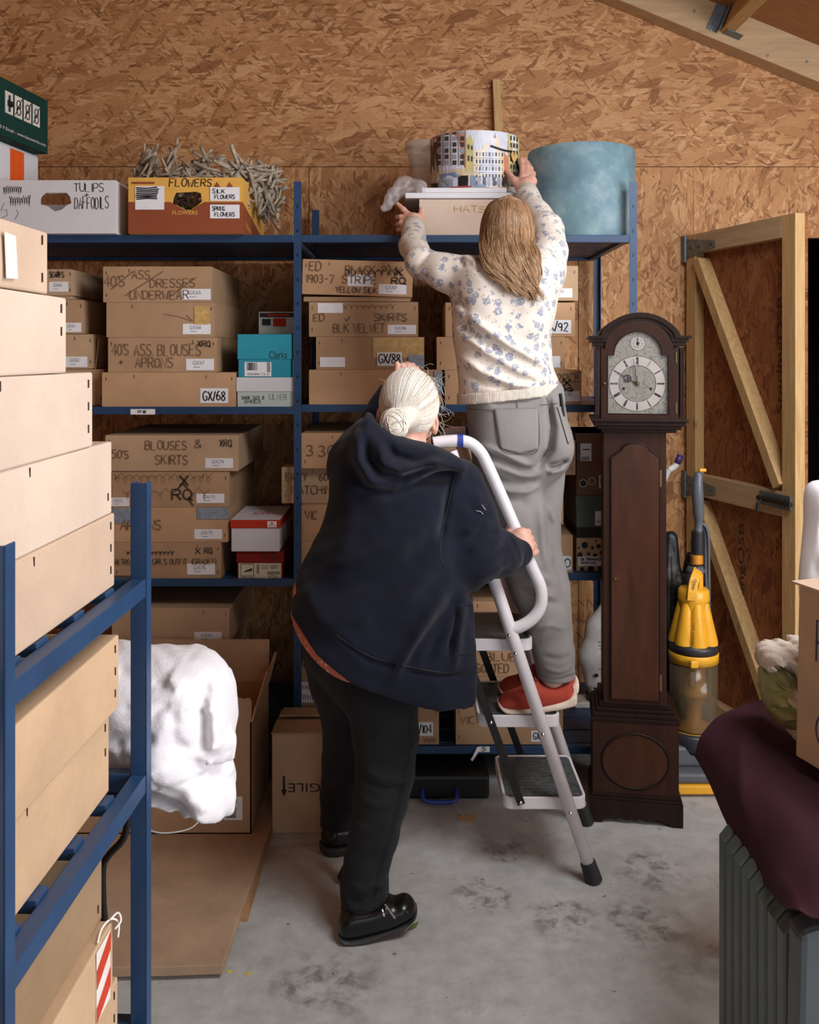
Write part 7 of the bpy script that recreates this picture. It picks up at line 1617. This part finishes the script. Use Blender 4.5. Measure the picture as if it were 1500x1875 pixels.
# shoes
def shoe(nm, prof, sole, Yc, yx, T_u, T_s, matu, mats, par, h=.0032):
    out = []
    for pr, T_, mat, part_ in ((prof, T_u, matu, nm), (sole, T_s, mats, 'sole')):
        q = smooth_path([(X(a, Yc), 0, Z(b, Yc)) for a, b in pr], 4, True); pl = [(v.x, v.z) for v in q]
        lo = min(p[0] for p in pl), min(p[1] for p in pl); hi = max(p[0] for p in pl), max(p[1] for p in pl); xm = (lo[0] + hi[0]) / 2
        f = Field((lo[0] - .02, Yc - .14, lo[1] - .02), (hi[0] + .02, Yc + .14, hi[1] + .02), h)
        f.infl(pl, Yc, T_, .030 if part_ == nm else .012, 0, y0=(lambda x, z: (x - xm) * yx)); o = f.build(part_, M[mat], par if part_ == nm else out[0]); out.append(o)
    return out
up = [(912, 1292), (914, 1278), (926, 1267), (948, 1260), (966, 1248), (980, 1240), (992, 1250), (1012, 1252), (1032, 1246), (1046, 1240), (1050, 1258), (1051, 1280), (1000, 1294), (950, 1298)]
so = [(910, 1281), (930, 1287), (960, 1288), (1000, 1281), (1030, 1273), (1053, 1261), (1056, 1282), (1047, 1290), (1000, 1299), (960, 1303), (922, 1300)]
s1 = shoe('shoe', up, so, 2.905, .05, .044, .047, 'red_suede', 'sole_cream', PA)
sh = lambda L_, dx, dy: [(a + dx, b + dy) for a, b in L_]
s2 = shoe('shoe', sh(up, 2, -24), sh(so, 2, -24), 3.03, -.05, .044, .047, 'red_suede', 'sole_cream', PA)
m = MB(); y_ = 2.905 - .047
for k in range(3):
    cx, cy = 966 + k * 5, 1256 - k * 6; m.tube(smooth_path([P(cx - 6, cy + 5, y_ + .012), P(cx, cy, y_), P(cx + 7, cy + 4, y_ + .004)], 4), .0022, 6)
m.tube(smooth_path([P(978, 1243, y_ + .01), P(968, 1232, y_), P(958, 1240, y_), P(966, 1248, y_ + .004), P(955, 1252, y_)], 5), .0018, 6); m.build('laces', M['ink'], s1[0], True)
for Yq, dx in ((2.922, 0), (3.03, 0)):
    f = Field((X(975, Yq), Yq - .08, Z(1272, Yq)), (X(1065, Yq), Yq + .08, Z(1205, Yq)), .004); f.chain(C((1015, 1222, Yq), (1014, 1258, Yq)), [.040, .0385], .01); f.build('sock', M['sock'], PA)
# hair: a cap with wavy strands falling on the back
def hair_cap(fld, name, mat, par): return fld.build(name, M[mat], par)
fh = Field((X(860, 2.9), 2.78, Z(560, 2.85)), (X(1005, 3.05), 3.12, Z(350, 3.05)), .004)
fh.ell(HA + Vector((0, -.002, .003)), (.0715, .087, .0865), .01)
fh.half((0, .82, -.35), HA + Vector((0, .045, -.02)))
fh.chain([P(930, 430, 2.95), P(932, 468, 2.885), P(944, 500, 2.866), P(950, 518, 2.862)], [.052, .048, .034, .014], .02, (1, 2.6, 1))
HAIR = fh.build('hair', M['hair_fair'], PA); del fh
r = random.Random(11); m = MB()
for k in range(1500):
    u = r.uniform(-1, 1); u = u * (.85 + .15 * abs(u)); lay = r.uniform(.6, 1); lock = round(u * 5 + r.uniform(-.4, .4)); ph = lock * 1.9 + r.uniform(-.35, .35)
    dpt = lambda s_: math.sqrt(max(0, 1 - (u * s_) ** 2))
    cut = r.uniform(.62, 1.0) if r.random() < .6 else 1.0
    yb = (2.834 - .016 * lay)
    pts = [P(932 + u * 6, 358 + 2 * abs(u), 3.0 - .05 * r.random()), P(930 + u * 32, 365 + 6 * abs(u), 3.0 - .055 * dpt(.9)), P(930 + u * 45, 388 + 6 * abs(u), 3.0 - (.086 + .010 * lay) * dpt(.95)), P(930 + u * 50, 415, 3.0 - (.098 + .012 * lay) * dpt(.96)),
           P(930 + u * 51, 440, 2.99 - (.112 + .014 * lay) * dpt(.9)), P(932 + u * 55 , 466 + r.uniform(-3, 3), yb + .04 * (1 - dpt(.9)) + .012), P(940 + u * 50, 492 + r.uniform(-4, 4), yb + .03 * (1 - dpt(.9))), P(950 + u * 40, 518 + 10 * u + r.uniform(-6, 6), yb + .02 * (1 - dpt(.9))), P(958 + u * 34 + r.uniform(-4, 4), 538 + 10 * u + r.uniform(-14, 8), yb + .004)]
    q = smooth_path(pts, 4); n = max(6, int(len(q) * cut)); q = q[:n]; out = []
    for i, p in enumerate(q):
        t = i / 32; amp = .0125 * max(0, t - .35) / .65
        out.append(p + Vector((amp * math.sin(t * 17 + ph), -.6 * amp * math.cos(t * 17 + ph) + r.uniform(-.0006, .0006), 0)))
    w_ = r.uniform(.0010, .0018); m.tube(out, [w_ * (1 - .65 * (i / n) ** 2) for i in range(n)], 4, 0, False)
m.build('hair_strands', M['hair_fair'], HAIR, True, fix=False)
# little tie/frill at the left shoulder seam
# ------------------------------------------------------------------ the woman holding the ladder
YBd = 2.70
fb = Field((X(505, 2.6), 2.40, -.002), (X(995, 2.85), 3.20, 1.68), .0036)
lean = lambda z: 2.70 + (z - 1.05) * .16
fb.chain(C((690, 1230, 2.68), (705, 1400, 2.63), (668, 1655, 2.59)), [.070, .055, .036], .02).chain(C((640, 1220, 2.76), (636, 1390, 2.93), (616, 1500, 3.0)), [.040, .040, .028], .02)
fb.chain(C((668, 1655, 2.585), (650, 1692, 2.565), (735, 1680, 2.60)), [.038, .030, .024], .02).chain([P(616, 1500, 3.0), Vector((X(612, 3.01), 3.01, .028)), Vector((X(680, 3.03), 3.03, .026))], [.034, .024, .022], .02)
fb.chain(C((672, 1180, 2.71), (700, 1050, 2.70), (735, 870, 2.74)), [.10, .12, .12], .05, (1, 1.1, 1)).cone(P(660, 840, 2.76), P(825, 880, 2.72), .055, .055, .04)
HB = P(750, 742, 2.76)
fb.cone(P(735, 830, 2.74), P(752, 770, 2.76), .050, .055, .02).ell(HB, (.078, .096, .104), .02).ell(HB + Vector((.02, .05, -.06)), (.055, .055, .05), .03)
fb.cone(HB + Vector((.035, .098, .0)), HB + Vector((.04, .116, -.026)), .010, .014, .012).ell(HB + Vector((.035, .102, -.06)), (.022, .008, .008), .008)
for sx in (-1, 1): fb.ell(HB + Vector((sx * .03 + .025, .092, .004)), (.014, .006, .007), .006, sub=True)
fb.ell(P(695, 766, 2.755), (.010, .020, .032), .006).ell(P(796, 776, 2.745), (.012, .020, .034), .006).ell(P(797, 774, 2.728), (.004, .010, .018), .004, sub=True)
fb.chain(C((830, 890, 2.70), (868, 1012, 2.66), (938, 1006, 2.775)), [.055, .045, .030], .02)
fb.chain(C((655, 840, 2.78), (680, 800, 2.98), (716, 712, 2.985)), [.05, .042, .028], .02)
# right hand closed round the hand rail
rail = lambda py: P(951 + (py - 985) * .433, py, LN)
fb.chain(C((938, 1008, 2.77), (950, 1000, 2.785)), [.029, .032], .015, (1, 1.15, 1)).chain([P(955, 978, 2.784), P(966, 1004, 2.784)], [.021, .021], .012).chain([P(946, 985, 2.785), P(955, 1008, 2.785)], [.022, .022], .012)
for i, (py, s_) in enumerate(((973, 1), (985, 1.04), (997, .98), (1009, .84))):
    rl = rail(py); kn = Vector((rl.x + .022, 2.792, rl.z)); mid = Vector((rl.x + .034, 2.822, rl.z - .003)); tp = Vector((rl.x + .014, 2.851, rl.z - .004)); tp2 = Vector((rl.x - .014, 2.848, rl.z - .003))
    fb.chain([Vector((rl.x + .004, 2.780, rl.z + .001)), kn, mid, tp, tp2], [.0130 * s_, .0132 * s_, .0112 * s_, .0098 * s_, .0085 * s_], .005)
rl = rail(972); fb.chain([P(938, 992, 2.785), P(935, 979, 2.80), Vector((rl.x - .018, 2.832, rl.z + .004)), Vector((rl.x + .006, 2.848, rl.z + .012))], [.0155, .0135, .0115, .0095], .010)
# left hand raised beyond her head
fb.chain(C((716, 712, 2.985), (730, 692, 2.985), (744, 686, 2.985)), [.027, .026, .024], .015)
fb.chain(C((732, 688, 2.985), (728, 676, 2.975), (727, 666, 2.97)), [.0125, .0105, .0085], .006)
fb.chain(C((738, 684, 2.98), (738, 671, 2.975), (746, 667, 2.99)), [.0125, .0110, .0095], .005); fb.chain(C((746, 685, 2.98), (748, 671, 2.975), (756, 669, 2.99)), [.0125, .0110, .0095], .005); fb.chain(C((754, 687, 2.98), (757, 675, 2.975), (764, 675, 2.99)), [.0115, .0100, .0088], .005); fb.chain(C((760, 691, 2.98), (764, 681, 2.98), (769, 682, 2.99)), [.0105, .0090, .008], .005)
PB = fb.build('person', M['skin']); tag(PB, 'white haired person in navy hooded jacket and black jeans steadying the ladder', 'person'); del fb
# black jeans
fk = Field((X(545, 2.6), 2.42, Z(1690, 2.58)), (X(790, 2.75), 3.18, Z(1120, 2.7)), .005)
fk.chain([P(690, 1170, 2.70), P(697, 1260, 2.67), P(707, 1350, 2.645), P(705, 1410, 2.63), P(697, 1467, 2.62), P(686, 1523, 2.61), P(673, 1577, 2.60), P(667, 1622, 2.595), P(666, 1690, 2.59)], [v * 2.62 / FPX for v in (74, 70, 59, 53, 47.5, 43.5, 39.5, 41, 43)], .02, (1, .95, 1))
fk.cone(P(640, 1150, 2.71), P(690, 1180, 2.69), .13, .12, .04, (1, 1.1, 1)).cone(P(622, 1190, 2.72), P(655, 1245, 2.72), .10, .085, .04).chain([P(618, 1160, 2.76), P(628, 1240, 2.80), P(640, 1310, 2.86), P(636, 1390, 2.93), P(624, 1460, 2.975), P(616, 1512, 3.005)], [v * 2.9 / FPX for v in (70, 60, 50, 46, 38, 31)], .015)
f4 = lambda pts, a, w_: (ln(pts, 2.58), a, w_)
fk.folds([f4([(655, 1395), (700, 1412), (750, 1420)], .008, .012), f4([(655, 1412), (700, 1432), (745, 1432)], -.008, .011), f4([(700, 1385), (735, 1378), (765, 1362)], .006, .012), f4([(650, 1450), (690, 1462), (740, 1455)], .006, .012), f4([(655, 1330), (700, 1345), (760, 1330)], -.005, .016), f4([(630, 1640), (660, 1650), (700, 1636)], .007, .010), f4([(632, 1625), (662, 1632), (705, 1612)], -.007, .010), f4([(638, 1600), (668, 1610), (704, 1596)], .006, .010), f4([(690, 1590), (703, 1620), (704, 1650)], .006, .012), f4([(640, 1500), (680, 1510), (725, 1495)], .004, .014)], ymax=2.72).ripple(.0012, 30, 36, 28)
fk.half((.10, 0, -1), (X(666, 2.58), 2.58, Z(1668, 2.58)))
# hem of the far leg
x_, y_, z_ = fk.x[:, None, None], fk.y[None, :, None], fk.z[None, None, :]; fk.F = np.maximum(fk.F, np.where(y_ > 2.82, (Z(1512, 3.0) - z_), -1.).astype(np.float32))
KB = fk.build('jeans', M['black_denim'], PB); del fk
tk = bvh(KB); surf_ribbon(tk, 'seam', [[(752, 1275), (750, 1340), (742, 1400), (728, 1470), (712, 1530), (694, 1590), (682, 1650)], [(757, 1275), (755, 1340), (747, 1400), (733, 1470), (717, 1530), (699, 1590), (686, 1650)], [(624, 1662), (650, 1668), (690, 1664)]], .0009, 'black', KB, .001)
# shoes
up = [(624, 1702), (622, 1672), (640, 1655), (680, 1650), (708, 1642), (722, 1648), (738, 1645), (752, 1650), (762, 1665), (758, 1680), (720, 1696), (660, 1706)]
so = [(622, 1692), (640, 1700), (670, 1697), (710, 1689), (745, 1680), (762, 1668), (763, 1678), (745, 1692), (705, 1703), (665, 1714), (635, 1712), (624, 1704)]
s1 = shoe('shoe', up, so, 2.565, .16, .046, .048, 'leather', 'sole_dark', PB)
tz_ = bvh(s1[0])
m = MB(); pts = [cast(tz_, 706 + 17 * t / 14, 1656 + 24 * t / 14, .0005) for t in range(15)]; pts = [p for p in pts if p]
for p in pts: m.box(p, (.0045, .004, .004))
if m.v: m.build('zip', M['chrome'], s1[0])
m = MB(); pts = [cast(tz_, 699 + 5 * t / 5, 1664 + 14 * t / 5, .001) for t in range(6)]; pts = [p for p in pts if p]
if len(pts) > 1: m.tube(pts, .004, 8); m.build('pull_tab', M['chrome'], s1[0], True)
f = Field((X(570, 3.05), 2.94, -.004), (X(720, 3.1), 3.20, .11), .0036); f.chain([Vector((X(614, 3.0), 3.0, .052)), Vector((X(650, 3.02), 3.02, .046)), Vector((X(682, 3.03), 3.03, .036))], [.046, .042, .032], .02); f.half((0, 0, -1), (0, 0, .016)); s2 = f.build('shoe', M['leather'], PB)
f = Field((X(570, 3.05), 2.94, -.004), (X(720, 3.1), 3.20, .05), .0036); f.chain([Vector((X(614, 3.0), 3.0, .022)), Vector((X(650, 3.02), 3.02, .02)), Vector((X(682, 3.03), 3.03, .02))], [.052, .048, .038], .02); f.half((0, 0, 1), (0, 0, .028)).half((0, 0, -1), (0, 0, .001)); f.build('sole', M['sole_dark'], s2)
# orange flowered blouse under the jacket
f = Field((X(515, 2.6), 2.42, Z(1250, 2.7)), (X(800, 2.75), 2.98, Z(1040, 2.7)), .005)
f.infl(outline([(570, 1060), (530, 1118), (523, 1190), (570, 1290), (700, 1330), (860, 1330), (860, 1100)], 2.64, 4), 2.70, .20, .19, 0)
f.within(outline([(545, 1060), (527, 1122), (533, 1141), (565, 1180), (605, 1213), (648, 1230), (700, 1240), (800, 1230), (800, 1060)], 2.60, 4)); f.build('blouse', M['orange_floral'], PB)
# navy hooded jacket
fn = Field((X(510, 2.6), 2.36, Z(1290, 2.66)), (X(985, 2.75), 3.08, Z(690, 2.95)), .0056)
tor = outline([(672, 768), (640, 785), (618, 809), (606, 844), (603, 889), (593, 948), (569, 1000), (543, 1062), (529, 1119), (522, 1180), (560, 1280), (700, 1340), (860, 1340), (900, 1300), (896, 1218), (892, 1156), (888, 1104), (868, 1060), (860, 950), (858, 885), (850, 858), (812, 834), (770, 812), (720, 800)], 2.66, 4)
fn.infl(tor, 2.70, .205, .20, 0, y0=lambda x, z: (z - 1.05) * .14)
fn.within(outline([(440, 900), (500, 1118), (529, 1119), (559, 1149), (604, 1187), (652, 1220), (694, 1236), (743, 1252), (795, 1264), (845, 1269), (860, 1270), (866, 1262), (868, 1240), (872, 1218), (869, 1156), (867, 1104), (870, 1080), (1100, 1060), (1100, 500), (500, 500)], 2.60, 3))
fn.chain(C((835, 895, 2.70), (852, 950, 2.67), (868, 1012, 2.655)), [.085, .086, .085], .04).chain(C((868, 1012, 2.655), (910, 1012, 2.71), (946, 1013, 2.768)), [.085, .066, .047], .03)
fn.chain(C((650, 850, 2.78), (672, 815, 2.97), (712, 725, 2.99)), [.08, .066, .045], .04)
# hood lying on the shoulders
fn.infl(outline([(660, 770), (675, 758), (700, 785), (745, 806), (795, 818), (838, 838), (856, 856), (846, 866), (800, 868), (752, 884), (705, 894), (668, 886), (646, 850), (642, 805)], 2.58, 4), 2.60, .075, .05, .02, y0=lambda x, z: (z - 1.3) * .30)
f5 = lambda pts, a, w_: (ln(pts, 2.54), a, w_)
fn.folds([f5([(655, 785), (655, 840), (680, 880), (720, 888)], .012, .012), f5([(668, 790), (672, 840), (695, 868), (740, 872), (800, 850)], -.013, .012), f5([(690, 800), (702, 845), (735, 862), (790, 845), (835, 848)], .012, .012), f5([(705, 805), (722, 835), (760, 845), (800, 835)], -.012, .012), f5([(640, 850), (665, 895), (720, 906), (790, 880), (850, 866)], -.014, .013),
          f5([(815, 940), (740, 985), (650, 1020), (590, 1040)], 0.0149, .022), f5([(820, 975), (740, 1030), (650, 1070), (570, 1095)], -0.0135, .022), f5([(825, 1010), (750, 1075), (660, 1120), (570, 1130)], 0.0135, .022), f5([(825, 1060), (780, 1120), (740, 1190), (715, 1235)], 0.0162, .016), f5([(840, 1080), (805, 1140), (775, 1210)], -0.0135, .016), f5([(855, 1085), (838, 1150), (830, 1220)], 0.0135, .013), f5([(815, 1110), (765, 1170), (735, 1215)], -0.0108, .012), f5([(620, 860), (640, 950), (620, 1040)], 0.0081, .03), f5([(830, 870), (815, 940), (806, 1000)], -0.0135, .010), f5([(730, 1207), (800, 1222), (868, 1226)], -0.0095, .007), f5([(618, 1150), (680, 1195), (730, 1207)], -0.0081, .008), f5([(818, 1190), (830, 1150), (838, 1110)], -0.0162, .008), f5([(540, 1060), (600, 1130), (680, 1190)], 0.0081, .025)], ymax=2.72)
f6 = lambda pts, a, w_: (ln(pts, 2.60), a, w_)
fn.folds([f6([(845, 975), (880, 955), (908, 955)], .009, .010), f6([(850, 990), (885, 975), (915, 975)], -.009, .009), f6([(855, 1005), (895, 988), (930, 990)], .008, .009), f6([(862, 1030), (900, 1010), (935, 1005)], -.007, .010), f6([(870, 900), (885, 930), (895, 945)], .006, .012), f6([(850, 920), (875, 940), (900, 940)], -.006, .010), f6([(870, 1055), (905, 1048), (940, 1035)], .006, .010), f6([(934, 985), (948, 1012), (958, 1040)], -.006, .006)], ymax=2.76)
fn.ripple(.0016, 24, 29, 21).ripple(.0007, 60, 70, 66, .7)
# sleeve openings stop at the cuffs, and the head stays clear of the collar
fn.ell(P(750, 742, 2.77), (.085, .10, .085), .02, sub=True)
JK = fn.build('jacket', M['navy'], PB); del fn
tn = bvh(JK); surf_ribbon(tn, 'seam', [[(832, 872), (820, 930), (806, 1000), (812, 1040)], [(612, 1160), (670, 1198), (728, 1216), (800, 1230), (866, 1234)], [(820, 1195), (828, 1150), (840, 1112), (866, 1110)], [(816, 1196), (840, 1199), (868, 1200)], [(727, 1216), (716, 1240)]], .0010, 'black', JK, .0006)
m = MB()
for pl in ([(882, 925), (888, 934)], [(872, 935), (880, 936), (884, 941)]):
    pts = [cast(tn, *p, .003) for p in pl]
    if all(pts): m.tube(pts, .0006, 4)
if m.v: m.build('lint', M['string'], JK)
a, b_ = P(936, 1014, 2.752), P(951, 1010, 2.776); ringband('cuff', [a, a.lerp(b_, .15), a.lerp(b_, .6), b_], [.046, .050, .048, .040], 'navy', JK)
# white hair gathered in a low bun
BN = P(722, 777, 2.635)
fh = Field((X(675, 2.6), 2.58, Z(822, 2.62)), (X(825, 2.85), 2.90, Z(655, 2.85)), .0038)
fh.ell(HB + Vector((-.001, -.004, .004)), (.0865, .099, .104), .01).half((.12, .80, -.42), HB + Vector((0, .035, -.03)))
fh.ell(BN, (.037, .036, .044), .02, rot=(0, R(-15), 0)).cone(BN, BN + Vector((.035, .05, .02)), .028, .036, .02)
HR = fh.build('hair', M['hair_white'], PB); del fh
r = random.Random(5); m = MB(); rad = Vector((.0875, .100, .105)); cH = HB + Vector((-.001, -.004, .006))
bd = Vector(((BN.x - cH.x) / rad.x, (BN.y - cH.y) / rad.y, (BN.z - cH.z) / rad.z)).normalized()
for k in range(850):
    a = r.uniform(0, 2 * math.pi); el = r.uniform(-.25, .55)          # start on the hairline side, away from the bun
    d0 = Vector((math.cos(a) * .9, r.uniform(-.15, .75), math.sin(a))).normalized()
    if d0.z < -.55: continue
    if d0.dot(bd) > .86: continue
    ang = d0.angle(bd); n = 14; pts = []; tgt = BN + Vector((r.uniform(-.022, .022), r.uniform(-.006, .012), r.uniform(-.026, .026))); lift = r.uniform(1.0, 1.018)
    ax = d0.cross(bd).normalized(); wob = r.uniform(-.05, .05)
    for i in range(n + 1):
        t = i / n; d = (Matrix.Rotation(ang * t, 3, ax) @ d0); d = (d + ax * wob * math.sin(math.pi * t)).normalized()
        p = cH + Vector((d.x * rad.x, d.y * rad.y, d.z * rad.z)) * lift
        e = max(0, (t - .72) / .28); pts.append(p.lerp(tgt, e * e))
    w_ = r.uniform(.0007, .0016); m.tube(pts, [w_ * (.5 + .5 * math.sin(math.pi * min(1, .25 + i / n))) for i in range(n + 1)], 4, 0, False)
for k in range(170):                                                    # strands wound round the bun
    c = BN + Vector((r.uniform(-.005, .005), r.uniform(-.003, .003), r.uniform(-.006, .006))); ax = Vector((r.uniform(-.7, .7), 1, r.uniform(-.8, .8))).normalized(); u = ax.cross(Vector((0, 0, 1))).normalized(); v = ax.cross(u); R_ = r.uniform(.026, .040); a0 = r.uniform(0, 6.28); L_ = r.uniform(1.5, 3.6)
    off = r.uniform(-1, .35); pts = []
    for i in range(13):
        a = a0 + L_ * i / 12; pts.append(c + (u * math.cos(a) + v * math.sin(a) * 1.12) * R_ * math.sqrt(max(.15, 1 - off * off * .75)) + ax * off * .034)
    m.tube(pts, r.uniform(.0009, .0017), 4, 0, False)
for k in range(60):                                                     # flyaway hairs
    d = Vector((r.uniform(-.5, 1), r.uniform(-.5, .3), r.uniform(-.5, 1.1)));
    if r.random() < .6: d = Vector((r.uniform(.6, 1), r.uniform(-.5, .2), r.uniform(-.7, .9)))
    d.normalize(); p = cH + Vector((d.x * rad.x, d.y * rad.y, d.z * rad.z)); t1 = Vector((r.uniform(-.3, .8), r.uniform(-.5, .2), r.uniform(-1, .5))).normalized(); L_ = r.uniform(.02, .055)
    m.tube(smooth_path([p, p + d * L_ * .28 + t1 * L_ * .4, p + d * L_ * .38 + t1 * L_ * .9, p + d * L_ * .15 + t1 * L_ * 1.4], 4), .00035, 3, 0, False)
m.build('hair_strands', M['hair_white'], HR, True, fix=False)
